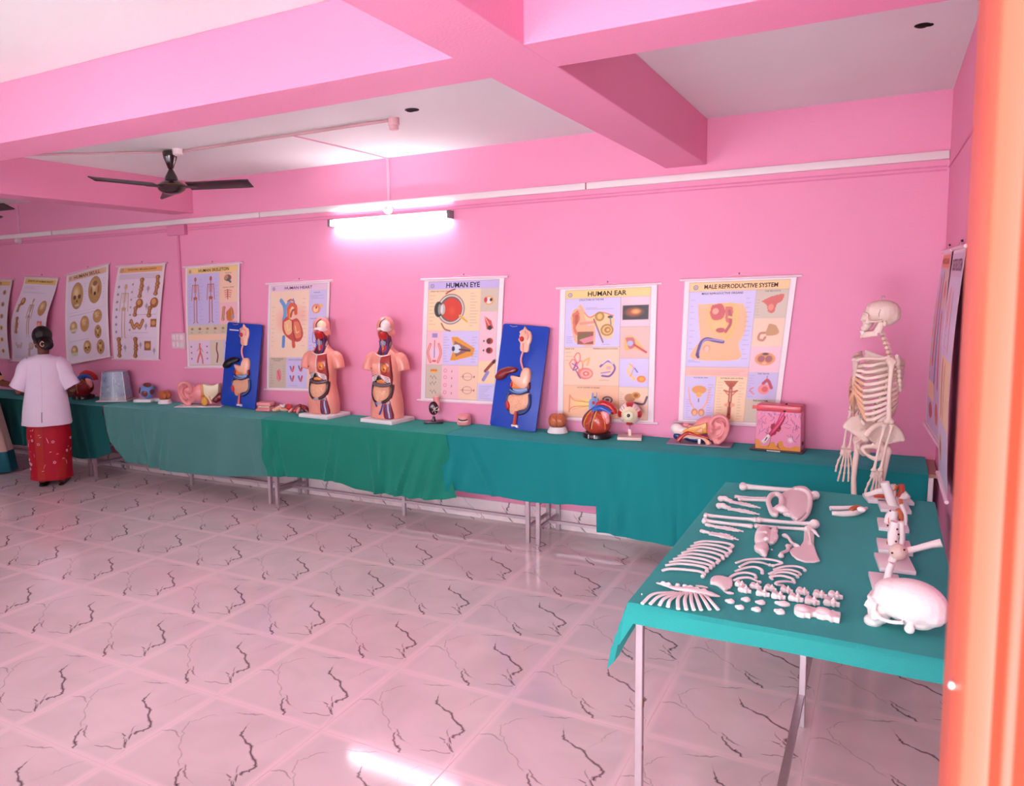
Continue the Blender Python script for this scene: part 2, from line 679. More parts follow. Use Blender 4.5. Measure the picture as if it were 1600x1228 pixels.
# orange door frame at the photographer's right shoulder (blurred, moulded)
ORANGE = mat('orange_door_frame_paint', (206, 92, 68), 0.45, 0.35, var=0.05, scale=4)
x0 = 0.043
prof = [(x0, .61), (x0, .545), (x0 + .004, .540), (x0 + .004, .530), (x0 - .0015, .524), (x0 - .0035, .49), (x0 + .0005, .478), (x0 + .012, .472), (x0 + .019, .492), (x0 + .025, .492), (x0 + .028, .470), (x0 + .040, .468), (x0 + .044, .490), (x0 + .050, .490), (x0 + .053, .470), (x0 + .075, .466), (x0 + .10, .47), (x0 + .10, .61)]
d1 = thing('door_1', None, None, (x0, .54, 0))
d1['kind'] = 'structure'
MB().prism(prof, 2.64).build('frame_post', ORANGE, d1, world=True, bevel=.0015)
MB().bx((-1.3, .46, 0), (-1.25, .66, 2.64)).build('frame_post', ORANGE, d1, world=True, bevel=.004)
MB().bx((-1.25, .47, 2.59), (x0, .61, 2.64)).build('frame_head', ORANGE, d1, world=True, bevel=.004)
sp = on_y(1494, 1089, .475)
MB().lathe([(.0015, -.0035), (.0018, -.003), (.0018, .001), (.0009, .0016)], (sp.x - .001, .4885, sp.z), n=14, rot=(PI / 2, 0, 0)).build('screw', mat('bright_screw', (250, 250, 250), .2, metal=.9), d1, world=True)
# ================================================================== FIXTURES ON WALL AND CEILING
tr = thing('cable_trunking', 'long white plastic cable trunking along the pink back wall under the beams', 'trunking', (-5, YW, 2.56))
for a, b in ((XL, -8.05), (-8.04, -5.01), (-5.0, -1.91), (-1.90, XR - .004)):
    MB().bx((a, YW - .028, 2.535), (b, YW - .001, 2.583)).build('trunking_length', PVC, tr, world=True, bevel=.004)
pk = mat('pink_painted_conduit', (236, 140, 180), .5)
cb = thing('surface_cable', 'pair of thin pink-painted cables clipped to the wall just under the white trunking', 'cable', (-5, YW, 2.49))
for z in (2.496, 2.474):
    MB().tube([(XL, YW - .004, z), (XR - .012, YW - .004, z)], .0045, 6).build('cable', pk, cb, world=True)
rc = MB().tube([(XR - .004, YW - .004, 2.49), (XR - .004, 3.75, 2.445), (XR - .004, .7, 2.36)], .004, 6).build('surface_cable', pk)
props(rc, 'thin cable running down along the right hand wall toward the orange door frame', 'cable')

jb = thing('junction_box', 'pink-painted rectangular junction box under the trunking above the wall switches', 'junction box', (-6.08, YW, 2.43))
MB().bx((-6.20, YW - .05, 2.43), (-5.96, YW, 2.53)).build('box_body', pk, jb, world=True, bevel=.006)
MB().bx((-6.10, YW - .018, 1.47), (-6.075, YW, 2.43)).build('conduit', pk, jb, world=True, bevel=.003)
sw = thing('switch_board', 'pale pink switch plate on the wall left of the human skeleton chart', 'switch', (-6.14, YW, 1.31))
MB().bx((-6.232, YW - .04, 1.312), (-6.045, YW, 1.472)).build('plate', mat('switch_plate', (236, 196, 208), .4), sw, world=True, bevel=.006)
for r in (0, 1):
    for k in range(3):
        MB().bx((-6.215 + k * .056, YW - .046, 1.33 + r * .072), (-6.175 + k * .056, YW - .038, 1.38 + r * .072)).build('rocker', PVC, sw, world=True, bevel=.002)

# tube light, lamp holders and conduits
tl = thing('tube_light', 'lit white fluorescent tube light on the pink back wall', 'tube light', (-3.59, YW, 2.42))
M_TUBE = mat('fluorescent_tube', (255, 250, 255), .3, emit=((250, 250, 255), 34.0), var=0)
MB().bx((-4.18, YW - .035, 2.435), (-3.0, YW, 2.465)).build('batten', PVC, tl, world=True, bevel=.004)
MB().tube([(-4.165, YW - .06, 2.42), (-3.025, YW - .06, 2.42)], .014, 14).build('tube', M_TUBE, tl, world=True)
gm = mat('grey_lamp_holder', (120, 112, 116), .4)
for x in (-4.18, -3.01):
    MB().bx((x - .014, YW - .078, 2.40), (x + .014, YW, 2.462)).build('end_holder', gm, tl, world=True, bevel=.004)


def holder(name, label, px, below, cordtop, tube=True):
    t = thing(name, label, 'lamp holder', (px, YW, 2.5))
    MB().lathe([(.02, 0), (.034, .004), (.036, .02), (.028, .04), (.026, .06), (.012, .062)], (px, YW, 2.505), rot=(PI / 2, 0, 0)).build('holder_cup', PVC, t, world=True)
    MB().bx((px - .011, YW - .014, 2.583), (px + .011, YW, cordtop)).build('conduit', mat('pale_conduit', (240, 178, 204), .45), t, world=True, bevel=.002)
    return t


h1 = holder('lamp_holder', 'small round white holder above the middle of the lit tube light', -3.604, 0, ZC)
h2 = holder('lamp_holder', 'small round white holder high on the wall above the leftmost charts', -8.66, 0, 2.90)

pp = mat('ceiling_conduit', (206, 160, 166), .45)
cc = thing('ceiling_conduit', 'pink-painted conduit across the white ceiling from the brown fan to a round box', 'conduit', (-3.7, 4.3, ZC))
MB().tube([(-4.72, 4.30, ZC - .012), (-2.80, 4.31, ZC - .012)], .011, 8).build('pipe', pp, cc, world=True)
MB().tube([(-5.85, 3.66, ZC - .010), (-4.95, 4.16, ZC - .010), (-4.80, 4.27, ZC - .010)], .008, 8).build('pipe', pp, cc, world=True)
MB().tube([(-3.625, 4.32, ZC - .006), (-3.60, 5.30, ZC - .006), (-3.604, YW - .004, ZC - .008)], .005, 6).build('pipe', mat('pale_conduit', (240, 178, 204), .45), cc, world=True)
bx = thing('ceiling_box', 'round pinkish ceiling junction box at the end of the conduit beside a black hook hole', 'junction box', (-2.77, 4.32, ZC))
MB().lathe([(.036, ZC), (.036, ZC - .045), (.030, ZC - .048), (.030, ZC - .072), (.024, ZC - .076)][::-1], (-2.765, 4.32, 0)).build('box_body', mat('pink_box', (226, 176, 180), .4), bx, world=True)
fb = thing('ceiling_rose', 'small white ceiling rose touching the top of the brown ceiling fan', 'ceiling rose', (-4.66, 4.28, ZC))
MB().lathe([(.02, ZC - .05), (.038, ZC - .04), (.04, ZC - .008), (.045, ZC)], (-4.66, 4.27, 0)).build('rose_body', PVC, fb, world=True)
BLK = mat('dark_hole', (14, 9, 10), .8)


def hook(label, x, y, r, two=False):
    t = thing('fan_hook_hole', label, 'ceiling hook', (x, y, ZC))
    MB().lathe([(r * .4, ZC - .004), (r, ZC - .003), (r, ZC)], (x, y, 0), n=18).build('recess', BLK, t, world=True)
    MB().tube([(x - r * .8, y, ZC - .004), (x - r * .3, y, ZC - .010), (x + r * .3, y, ZC - .010), (x + r * .8, y, ZC - .004)], .004, 8, smooth=3).build('hook_bar', mat('rusty_iron', (60, 36, 34), .6, metal=.5), t, world=True)
    if two:
        MB().ball((x + r * .9, y + .004, ZC - .004), (r * .55, r * .5, .006)).build('recess', BLK, t, world=True)


hook('black oval fan hook hole in the white ceiling beside the round junction box', -2.548, 4.19, .044)
hook('black double-lobed fan hook hole in the ceiling near the right hand wall', .09, 4.108, .030, True)

# ceiling fans
FBR = mat('brown_fan_enamel', (42, 16, 20), .22, .6, coat=.5, var=.05)
FBB = mat('brown_fan_blade', (54, 30, 35), .4, .5, var=.05)
GOLD = mat('fan_gold_trim', (150, 110, 60), .35, metal=.6)


def fan(label, x, y, a0, blade_len=.60):
    t = thing('ceiling_fan', label, 'ceiling fan', (x, y, ZC), group=None)
    MB().lathe([(.052, -.012), (.056, -.02), (.050, -.06), (.034, -.10), (.022, -.135), (.014, -.142)], n=20).build('canopy', FBR, t)
    MB().tube([(0, 0, -.01), (0, 0, -.25)], .011, 10).build('downrod', FBR, t)
    MB().lathe([(.012, -.135), (.024, -.16), (.045, -.20), (.052, -.235), (.045, -.25)], n=20).build('lower_cup', FBR, t)
    MB().lathe([(.05, -.225), (.085, -.245), (.105, -.262), (.108, -.276), (.095, -.30), (.06, -.322), (.02, -.33)], n=28).build('motor', FBR, t)
    MB().lathe([(.104, -.258), (.1085, -.262), (.104, -.266)], n=28).build('trim_ring', GOLD, t)
    for k in range(3):
        a = a0 + k * 2 * PI / 3
        b = MB()
        st = []
        for i in range(9):
            q = i / 8
            rr = .13 + q * blade_len
            w = .052 + .016 * q if q < .93 else .052
            st.append([Vector((rr, s * w + .01, .004 * (1 if u else -1) - .272 - s * .020)) for s, u in ((-1, 0), (1, 0), (1, 1), (-1, 1))])
        b.loft(st)
        b.bx((.09, -.022, -.285), (.20, .03, -.272))
        b.xform(Matrix.Rotation(a, 4, 'Z'))
        b.build('blade', FBB, t, bevel=.002)
    return t


fan('dark brown three-blade ceiling fan under the white ceiling between the beams', -4.735, 4.26, math.radians(20), .50)
fan('second ceiling fan at the far left of which only a blade tip shows', -7.52, 4.22, math.radians(2))

# ================================================================== WALL CHARTS
def L3(c):
    return np.array([lin(c[0]), lin(c[1]), lin(c[2])])


class Cv:
    """paints flat printed artwork on a grid of points: coordinates 0..1 across and 0..1 down, H/W aspect given."""

    def __init__(s, n=170, asp=1.42, bg=(238, 222, 226)):
        s.w, s.h, s.asp = n, int(n * asp), asp
        x, y = np.meshgrid(np.linspace(0, 1, s.w), np.linspace(0, 1, s.h))
        s.x, s.y = x, y * asp
        s.a = np.ones((s.h, s.w, 3)) * L3(bg)
        s.px = 1.0 / s.w
        s.rn = np.random.RandomState(n + 5)

    def mix(s, al, c):
        al = np.clip(al, 0, 1)[..., None]
        s.a = s.a * (1 - al) + L3(c) * al
        return s

    def rect(s, x0, y0, x1, y1, c, a=1.0):
        y0, y1 = y0 * s.asp, y1 * s.asp
        d = np.minimum(np.minimum(s.x - x0, x1 - s.x), np.minimum(s.y - y0, y1 - s.y)) / s.px + .5
        return s.mix(np.clip(d, 0, 1) * a, c)

    def ell(s, cx, cy, rx, ry, c, rot=0, a=1.0, soft=0):
        dx, dy = s.x - cx, s.y - cy * s.asp
        co, si = math.cos(rot), math.sin(rot)
        u, v = (dx * co + dy * si) / rx, (-dx * si + dy * co) / ry
        r = np.sqrt(u * u + v * v)
        d = (1 - r) * min(rx, ry) / s.px
        if soft:
            d = (1 - r) / soft
            return s.mix(np.clip(d, 0, 1) * a, c)
        return s.mix((np.clip(d + .5, 0, 1)) * a, c)

    def poly(s, P, c, a=1.0):
        P = [(p[0], p[1] * s.asp) for p in P]
        inside = np.zeros_like(s.x, dtype=bool)
        n = len(P)
        for i in range(n):
            x0, y0 = P[i]
            x1, y1 = P[(i + 1) % n]
            if y0 == y1:
                continue
            c1 = (y0 > s.y) != (y1 > s.y)
            inside ^= c1 & (s.x < (x1 - x0) * (s.y - y0) / (y1 - y0) + x0)
        return s.mix(inside * a, c)

    def blob(s, P, c, a=1.0):
        Q = smooth_pts([(p[0], p[1], 0) for p in list(P) + [P[0]]], 4)
        return s.poly([(q.x, q.y) for q in Q[:-1]], c, a)

    def line(s, P, w, c, a=1.0, sm=True):
        if sm and len(P) > 2:
            P = [(q.x, q.y) for q in smooth_pts([(p[0], p[1], 0) for p in P], 4)]
        best = np.full(s.x.shape, 9.0)
        for (x0, y0), (x1, y1) in zip(P[:-1], P[1:]):
            y0, y1 = y0 * s.asp, y1 * s.asp
            dx, dy = x1 - x0, y1 - y0
            L = dx * dx + dy * dy + 1e-12
            t = np.clip(((s.x - x0) * dx + (s.y - y0) * dy) / L, 0, 1)
            best = np.minimum(best, np.hypot(s.x - x0 - t * dx, s.y - y0 - t * dy))
        return s.mix(np.clip((w / 2 - best) / s.px + .5, 0, 1) * a, c)

    def notes(s, x0, y0, x1, y1, n, c=(120, 96, 120), a=.45, ln=.4):
        """rows of tiny caption strokes, too small to read in the photo."""
        for i in range(n):
            y = y0 + (y1 - y0) * (i + .5) / n
            l = (x1 - x0) * (ln + (1 - ln) * s.rn.rand())
            s.rect(x0, y - .0022, x0 + l, y + .0022, c, a)
        return s

    def bone(s, pts, w, c=(196, 130, 84), hi=(232, 186, 140)):
        s.line(pts, w * 1.25, (150, 92, 60))
        s.line(pts, w, c)
        s.line(pts, w * .35, hi, .8)
        for p in (pts[0], pts[-1]):
            s.ell(p[0] + w * .3, p[1], w * .62, w * .55, c)
            s.ell(p[0] - w * .3, p[1], w * .58, w * .5, c)
            s.ell(p[0] - w * .2, p[1], w * .4, w * .4, hi, a=.7)
        return s

    def skel(s, cx, y0, h, c=(196, 120, 84), w=.010):
        """tiny standing skeleton drawing, height h."""
        k = h
        s.ell(cx, y0 + .055 * k, .033 * k * 1.5, .05 * k * 1.42, c)
        s.line([(cx, y0 + .1 * k), (cx, y0 + .45 * k)], w * 1.2, c)
        for i in range(6):
            yy = y0 + (.19 + i * .026) * k
            ww = (.07 + .012 * math.sin(i)) * k
            s.line([(cx - ww, yy + .01), (cx, yy - .006), (cx + ww, yy + .01)], w * .6, c, .85)
        s.line([(cx - .12 * k, y0 + .175 * k), (cx + .12 * k, y0 + .175 * k)], w, c)
        s.ell(cx, y0 + .46 * k, .085 * k, .05 * k, c)
        for g in (-1, 1):
            s.line([(cx + g * .12 * k, y0 + .18 * k), (cx + g * .14 * k, y0 + .34 * k), (cx + g * .15 * k, y0 + .5 * k)], w, c)
            s.line([(cx + g * .05 * k, y0 + .47 * k), (cx + g * .055 * k, y0 + .72 * k), (cx + g * .05 * k, y0 + .96 * k)], w * 1.25, c)
            s.line([(cx + g * .05 * k, y0 + .97 * k), (cx + g * .09 * k, y0 + .99 * k)], w * 1.2, c)
        return s

    def frame(s, x0, y0, x1, y1, c=(90, 60, 80), w=.004, a=.6):
        for A, B in (((x0, y0), (x1, y0)), ((x1, y0), (x1, y1)), ((x1, y1), (x0, y1)), ((x0, y1), (x0, y0))):
            s.line([A, B], w, c, a, sm=False)
        return s


LAV, PEA, CRM, PNK, KHA, YEL = (216, 202, 240), (248, 208, 180), (250, 214, 172), (248, 196, 206), (214, 196, 176), (248, 212, 140)
RODM = mat('white_plastic_rod', (244, 214, 222), .35, .4)
INK = mat('printed_ink', (52, 26, 38), .5, .2, var=0)
PAPER = mat('printed_chart_sheet', (255, 255, 255), .38, .35, var=0, attr='col')


def poster(cv, label, quad, title, ty, tx, thh, subs=(), curl=None, wall='back', cols=(52, 26, 38), bold=.02, rods=True):
    """quad = (TL, TR, BR, BL) as (along wall, height) metres; curl(v)-> distance off the wall."""
    TL, TR, BR, BL = quad
    cf = curl or (lambda u, v: .012 + .006 * math.sin(v * PI))

    def P(u, v, off=0.0):
        a = TL[0] * (1 - u) * (1 - v) + TR[0] * u * (1 - v) + BR[0] * u * v + BL[0] * (1 - u) * v
        z = TL[1] * (1 - u) * (1 - v) + TR[1] * u * (1 - v) + BR[1] * u * v + BL[1] * (1 - u) * v
        d = cf(u, v) + off
        return Vector((a, YW - d, z)) if wall == 'back' else Vector((XR - d, a, z))

    c0 = P(.5, 1)
    c0.y = YW if wall == 'back' else c0.y
    t = thing('wall_chart', label, 'poster', tuple(c0))
    m = .022
    # sheet with white margin
    s2 = cv
    nu, nv = s2.w, s2.h
    A = s2.a.copy()
    mb = MB()
    mb.v = [tuple(P(i / (nu - 1), j / (nv - 1))) for j in range(nv) for i in range(nu)]
    idx = np.arange(nu * nv).reshape(nv, nu)
    q = np.stack([idx[1:, :-1], idx[1:, 1:], idx[:-1, 1:], idx[:-1, :-1]], -1).reshape(-1, 4)
    mb.f = [tuple(r) for r in q.tolist()]
    mb.m = [0] * len(mb.f)
    colr = np.concatenate([A.reshape(-1, 3), np.ones((nu * nv, 1))], 1)
    sh = mb.build('sheet', PAPER, t, world=True, colors=colr)
    # plain back of the sheet, so that it has a thickness
    bk = MB().grid(lambda u, v: P(u, v, -.0012), 12, 16)
    n0 = len(bk.v)
    bk.build('sheet_backing', RODM, t, world=True, smooth=True)
    if rods:
        for v, nm in ((0, 'top_rod'), (1, 'bottom_rod')):
            e = .045
            MB().tube([P(-e, v, .004), P(.5, v, .004), P(1 + e, v, .004)], .0085, 10).build(nm, RODM, t, world=True)
        ct = P(.5, 0)
        off = Vector((0, .008, 0)) if wall == 'back' else Vector((.008, 0, 0))
        MB().tube([P(.30, 0, .004), ct + Vector((0, 0, .028)) + off * .2, P(.70, 0, .004)], .0012, 5).build('cord', RODM, t, world=True)
        MB().ball(tuple(ct + Vector((0, 0, .030)) + off), .006).build('nail', BLACKP, t, world=True)
    tm = mat('chart_ink_%d_%d_%d' % cols, cols, .5, .2, var=0)
    for (s, cx, cy, w, h, b) in [(title, tx, ty, thh[0], thh[1], bold)] + [tuple(x) for x in subs]:
        V, F = text_geo(s, b, 2)
        g = MB()
        g.add([P(cx + (x - .5) * w, cy + (.5 - y) * h, .0012) for x, y in V], F)
        g.build('title' if s == title else 'heading', tm, t, world=True, smooth=False)
    return t


def base_cv(margin=(244, 228, 232), inner=(246, 214, 214), mx=.06, my=.02, **k):
    c = Cv(bg=margin, **k)
    c.rect(mx, my, 1 - mx, 1 - my, inner)
    return c


def logo(c, x=.11, y=.055):
    c.ell(x, y, .022, .022, (90, 60, 110))
    c.ell(x, y, .015, .015, (240, 220, 220))
    c.ell(x, y, .007, .007, (120, 80, 120))


# --- human eye
c = base_cv(inner=PEA)
c.rect(.06, .02, .94, .085, (206, 190, 236)); logo(c)
c.rect(.06, .085, .73, .42, CRM); c.rect(.73, .085, .94, .27, KHA); c.rect(.73, .27, .94, .45, PNK)
c.rect(.06, .42, .27, .70, PNK); c.rect(.27, .42, .73, .70, LAV); c.rect(.73, .45, .94, .66, PNK)
c.rect(.06, .70, .27, .98, KHA); c.rect(.27, .70, .49, .98, PNK); c.rect(.49, .70, .73, .98, PEA); c.rect(.73, .66, .94, .84, CRM); c.rect(.73, .84, .94, .98, LAV)
c.ell(.36, .245, .175, .175, (150, 120, 130)); c.ell(.36, .245, .160, .160, (236, 220, 200)); c.ell(.36, .245, .145, .147, (110, 96, 90)); c.ell(.37, .247, .125, .13, (216, 62, 44)); c.ell(.375, .26, .06, .07, (232, 96, 60), soft=1, a=.7)
c.ell(.20, .245, .055, .09, (40, 44, 44)); c.ell(.215, .245, .022, .06, (160, 150, 140)); c.ell(.255, .245, .032, .062, (198, 190, 180)); c.ell(.245, .245, .014, .05, (230, 226, 220))
c.line([(.245, .36), (.29, .405), (.36, .42)], .018, (170, 90, 80)); c.line([(.29, .12), (.34, .10), (.40, .085)], .018, (190, 90, 70))
c.line([(.48, .30), (.57, .345)], .030, (240, 196, 110)); c.line([(.48, .30), (.57, .345)], .010, (210, 150, 70))
c.notes(.08, .12, .17, .38, 9); c.notes(.60, .11, .71, .39, 12)
c.ell(.83, .18, .06, .05, (240, 170, 90)); c.ell(.83, .18, .038, .036, (244, 226, 220)); c.ell(.855, .175, .017, .02, (40, 40, 50)); c.ell(.79, .175, .02, .03, (210, 60, 60))
c.poly([(.78, .30), (.87, .34), (.90, .40), (.82, .41)], (210, 80, 70)); c.line([(.79, .31), (.86, .39)], .008, (240, 190, 170)); c.ell(.855, .395, .028, .026, (44, 40, 50))
for y in (.50, .575):
    c.ell(.86, y, .042, .036, (180, 60, 50)); c.ell(.85, y, .024, .03, (90, 30, 40)); c.ell(.79, y, .010, .012, (60, 50, 90))
c.line([(.82, .74), (.87, .70), (.93, .655)], .035, (150, 70, 50)); c.line([(.80, .81), (.85, .75)], .04, (160, 140, 200)); c.ell(.92, .665, .02, .02, (90, 40, 40))
c.rect(.13, .44, .20, .475, (160, 140, 200))
for g in (-1, 1):
    c.line([(.165 + g * .055, .53), (.165 + g * .085, .60), (.165 + g * .05, .675)], .028, (216, 66, 52)); c.line([(.165 + g * .055, .53), (.165 + g * .085, .60), (.165 + g * .05, .675)], .010, (246, 200, 190))
c.ell(.165, .60, .035, .06, (226, 210, 236)); c.line([(.165, .50), (.165, .64)], .010, (190, 50, 60)); c.rect(.14, .66, .19, .675, (220, 80, 60))
c.poly([(.38, .47), (.46, .47), (.68, .56), (.66, .62), (.44, .66), (.37, .66), (.42, .56)], (232, 156, 62)); c.poly([(.42, .50), (.64, .57), (.44, .63)], (150, 100, 90)); c.ell(.45, .565, .055, .05, (214, 222, 236)); c.ell(.41, .565, .02, .03, (60, 66, 90)); c.line([(.49, .57), (.62, .58)], .02, (90, 60, 80))
c.notes(.28, .46, .36, .68, 10); c.notes(.64, .46, .72, .68, 10)
c.rect(.12, .735, .21, .755, (230, 130, 60)); c.rect(.12, .755, .21, .765, (240, 190, 90))
for k, y in enumerate((.80, .85, .92)):
    for j in range(4):
        c.line([(.12 + j * .022, y), (.13 + j * .022, y + (.016 if (j + k) % 2 else -.010))], .006, (60, 50, 60))
for y in (.745, .80, .865, .925):
    c.ell(.315, y, .022, .022, (226, 120, 150)); c.ell(.315, y, .015, .015, PNK); c.line([(.40, y), (.40, y + .012)], .007, (40, 40, 60))
for y in (.79, .90):
    c.ell(.60, y, .062, .045, (200, 130, 120)); c.ell(.60, y, .055, .039, PEA); c.line([(.51, y), (.69, y)], .003, (190, 120, 120)); c.ell(.685, y, .007, .012, (160, 60, 60)); c.ell(.60 - .055, y, .008, .02, (120, 60, 60), a=.5)
c.notes(.75, .855, .92, .97, 8, (110, 96, 150)); c.frame(.06, .02, .94, .98)
for A in (((.06, .42), (.73, .42)), ((.73, .085), (.73, .98)), ((.06, .70), (.73, .70))):
    c.line(A, .0025, (120, 90, 110), .4, sm=False)
EYEP = poster(c, 'human eye wall chart with a big red eyeball drawing', ((-3.275, 1.928), (-2.56, 1.932), (-2.62, .940), (-3.335, .934)), 'HUMAN EYE', .053, .50, (.42, .042), [('DIFFERENT PARTS OF THE HUMAN EYE', .22, .10, .26, .010, 0)], cols=(22, 14, 26), bold=.018)

# --- human ear
c = base_cv(inner=PEA)
c.rect(.06, .02, .94, .082, YEL); logo(c)
c.rect(.06, .082, .645, .445, LAV); c.rect(.645, .082, .94, .30, (246, 204, 214)); c.rect(.645, .30, .94, .53, (246, 190, 178)); c.rect(.645, .53, .94, .74, LAV); c.rect(.645, .74, .94, .98, PEA); c.rect(.06, .445, .645, .735, PEA); c.rect(.06, .735, .645, .98, (250, 196, 160))
c.ell(.345, .87, .25, .08, (252, 222, 130), soft=.8, a=.9)
c.blob([(.12, .22), (.16, .16), (.22, .16), (.20, .14), (.23, .13), (.28, .19), (.30, .28), (.38, .29), (.38, .43), (.20, .42), (.15, .35)], (244, 178, 138))
c.blob([(.14, .20), (.20, .17), (.22, .24), (.18, .30), (.22, .36), (.16, .33)], (220, 120, 90)); c.blob([(.165, .21), (.20, .20), (.20, .26), (.175, .28)], (190, 90, 70))
c.rect(.20, .33, .37, .425, (150, 84, 70)); c.poly([(.20, .36), (.33, .34), (.28, .38), (.20, .385)], (120, 100, 50)); c.poly([(.22, .39), (.37, .36), (.37, .40), (.27, .42)], (226, 140, 150))
c.blob([(.26, .19), (.32, .22), (.42, .19), (.56, .21), (.58, .27), (.56, .38), (.46, .37), (.40, .30), (.30, .26)], (246, 202, 150)); c.line([(.27, .19), (.33, .225), (.44, .19), (.57, .215)], .010, (230, 110, 90))
c.line([(.23, .27), (.38, .26)], .03, (230, 150, 130)); c.ell(.43, .22, .05, .05, (176, 130, 60)); c.ell(.43, .22, .028, .03, (230, 190, 110)); c.ell(.51, .32, .066, .062, (170, 118, 60)); c.ell(.51, .32, .050, .047, (232, 186, 110)); c.ell(.515, .32, .032, .030, (170, 110, 60)); c.ell(.52, .32, .017, .015, (232, 190, 120))
c.line([(.37, .24), (.40, .29), (.47, .41)], .016, (150, 90, 90)); c.ell(.54, .225, .028, .015, (54, 70, 66)); c.line([(.54, .23), (.55, .28)], .012, (90, 110, 130))
c.notes(.08, .36, .17, .42, 4, (110, 100, 160)); c.notes(.28, .15, .58, .17, 2); c.notes(.46, .42, .58, .435, 1)
c.rect(.665, .115 + .03, .925, .25, (44, 22, 30)); c.ell(.78, .195, .11, .058, (200, 96, 50), soft=.9); c.ell(.80, .19, .06, .035, (252, 176, 96), soft=.9)
c.blob([(.69, .38), (.74, .365), (.80, .38), (.90, .47), (.88, .48), (.78, .46), (.70, .47)], (248, 186, 110)); c.blob([(.70, .38), (.78, .38), (.80, .44), (.74, .46)], (206, 110, 120)); c.ell(.75, .42, .03, .028, (190, 190, 220)); c.line([(.79, .43), (.91, .485)], .022, (200, 60, 80))
c.line([(.76, .58), (.74, .63), (.80, .68)], .03, (246, 206, 150)); c.ell(.87, .68, .045, .036, (240, 140, 60)); c.ell(.87, .68, .025, .02, (246, 170, 90)); c.line([(.80, .60), (.83, .63)], .012, (80, 90, 190)); c.line([(.75, .57), (.79, .60), (.76, .66)], .008, (220, 150, 90))
for (x, y) in ((.12, .57), (.17, .52), (.20, .58)):
    c.line([(x, y), (x + .03, y - .03), (x + .06, y - .02), (x + .06, y + .03), (x + .03, y + .04), (x, y)], .013, (234, 130, 120))
c.line([(.15, .57), (.21, .60), (.16, .62), (.20, .56)], .012, (150, 80, 170)); c.ell(.29, .645, .085, .062, (238, 130, 120)); c.ell(.30, .645, .060, .044, (248, 180, 160)); c.ell(.30, .645, .035, .026, (232, 110, 110)); c.ell(.30, .645, .015, .012, (250, 200, 170)); c.line([(.26, .56), (.33, .53), (.31, .58)], .022, (246, 184, 120)); c.line([(.19, .62), (.24, .68)], .012, (130, 90, 150))
c.line([(.45, .59), (.52, .55), (.58, .57), (.60, .61), (.55, .66), (.47, .66)], .020, (120, 80, 160)); c.line([(.47, .57), (.53, .54), (.58, .57)], .012, (236, 214, 236)); c.ell(.54, .60, .03, .02, (230, 180, 160)); c.line([(.46, .64), (.55, .63)], .014, (170, 130, 200))
c.notes(.075, .47, .17, .56, 3); c.notes(.44, .685, .60, .70, 1)
c.line([(.13, .81), (.18, .85), (.32, .86), (.36, .86)], .008, (226, 130, 90)); c.line([(.12, .94), (.17, .90), (.36, .89)], .008, (226, 130, 90)); c.line([(.13, .81), (.125, .94)], .014, (234, 150, 110)); c.line([(.14, .83), (.36, .875), (.16, .92)], .004, (230, 150, 80))
c.ell(.40, .86, .045, .06, (40, 40, 70)); c.ell(.40, .86, .034, .045, (240, 200, 120)); c.ell(.53, .84, .055, .04, (90, 80, 90)); c.ell(.53, .84, .038, .026, (220, 190, 180)); c.ell(.53, .84, .02, .014, (90, 80, 90))
c.ell(.76, .82, .055, .045, (190, 130, 90)); c.ell(.82, .80, .045, .035, (210, 150, 70)); c.ell(.82, .80, .022, .02, (160, 90, 50)); c.line([(.76, .85), (.84, .86), (.90, .86), (.93, .81)], .022, (120, 90, 110)); c.notes(.655, .77, .70, .85, 5)
c.frame(.06, .02, .94, .98)
for A in (((.06, .082), (.94, .082)), ((.645, .082), (.645, .98)), ((.06, .445), (.645, .445)), ((.06, .735), (.645, .735)), ((.645, .30), (.94, .30)), ((.645, .53), (.94, .53)), ((.645, .74), (.94, .74))):
    c.line(A, .003, (110, 80, 110), .6, sm=False)
poster(c, 'human ear wall chart with a yellow title band', ((-2.105, 1.834), (-1.392, 1.852), (-1.408, .867), (-2.13, .852)), 'HUMAN EAR', .052, .50, (.40, .036), [('STRUCTURE OF THE EAR', .34, .095, .26, .013, .005), ('MEMBRANOUS COCHLEA', .50, .458, .26, .011, 0), ('HOW SOUND IS HEARD', .33, .75, .24, .011, 0), ('INNER EAR', .12, .458, .10, .010, 0)], cols=(44, 20, 24), bold=.018)

# --- male reproductive system
c = base_cv(inner=PEA)
c.rect(.05, .02, .95, .082, (250, 206, 150)); logo(c)
c.rect(.05, .082, .67, .605, LAV); c.rect(.05, .605, .67, .67, (250, 190, 176)); c.rect(.05, .67, .36, .98, LAV); c.rect(.36, .67, .67, .98, CRM)
c.rect(.67, .082, .95, .275, KHA); c.rect(.67, .275, .95, .46, PEA); c.rect(.67, .46, .95, .635, PNK); c.rect(.67, .635, .95, .82, (206, 190, 230)); c.rect(.67, .82, .95, .98, KHA)
c.blob([(.14, .17), (.50, .17), (.58, .20), (.61, .28), (.59, .38), (.55, .45), (.56, .55), (.12, .55), (.13, .47), (.18, .42), (.16, .30)], (250, 186, 140))
c.poly([(.14, .17), (.56, .17), (.54, .20), (.16, .20)], (246, 190, 150))
c.blob([(.24, .17), (.50, .17), (.53, .28), (.50, .36), (.46, .41), (.34, .38), (.27, .34), (.23, .26)], (242, 190, 120))
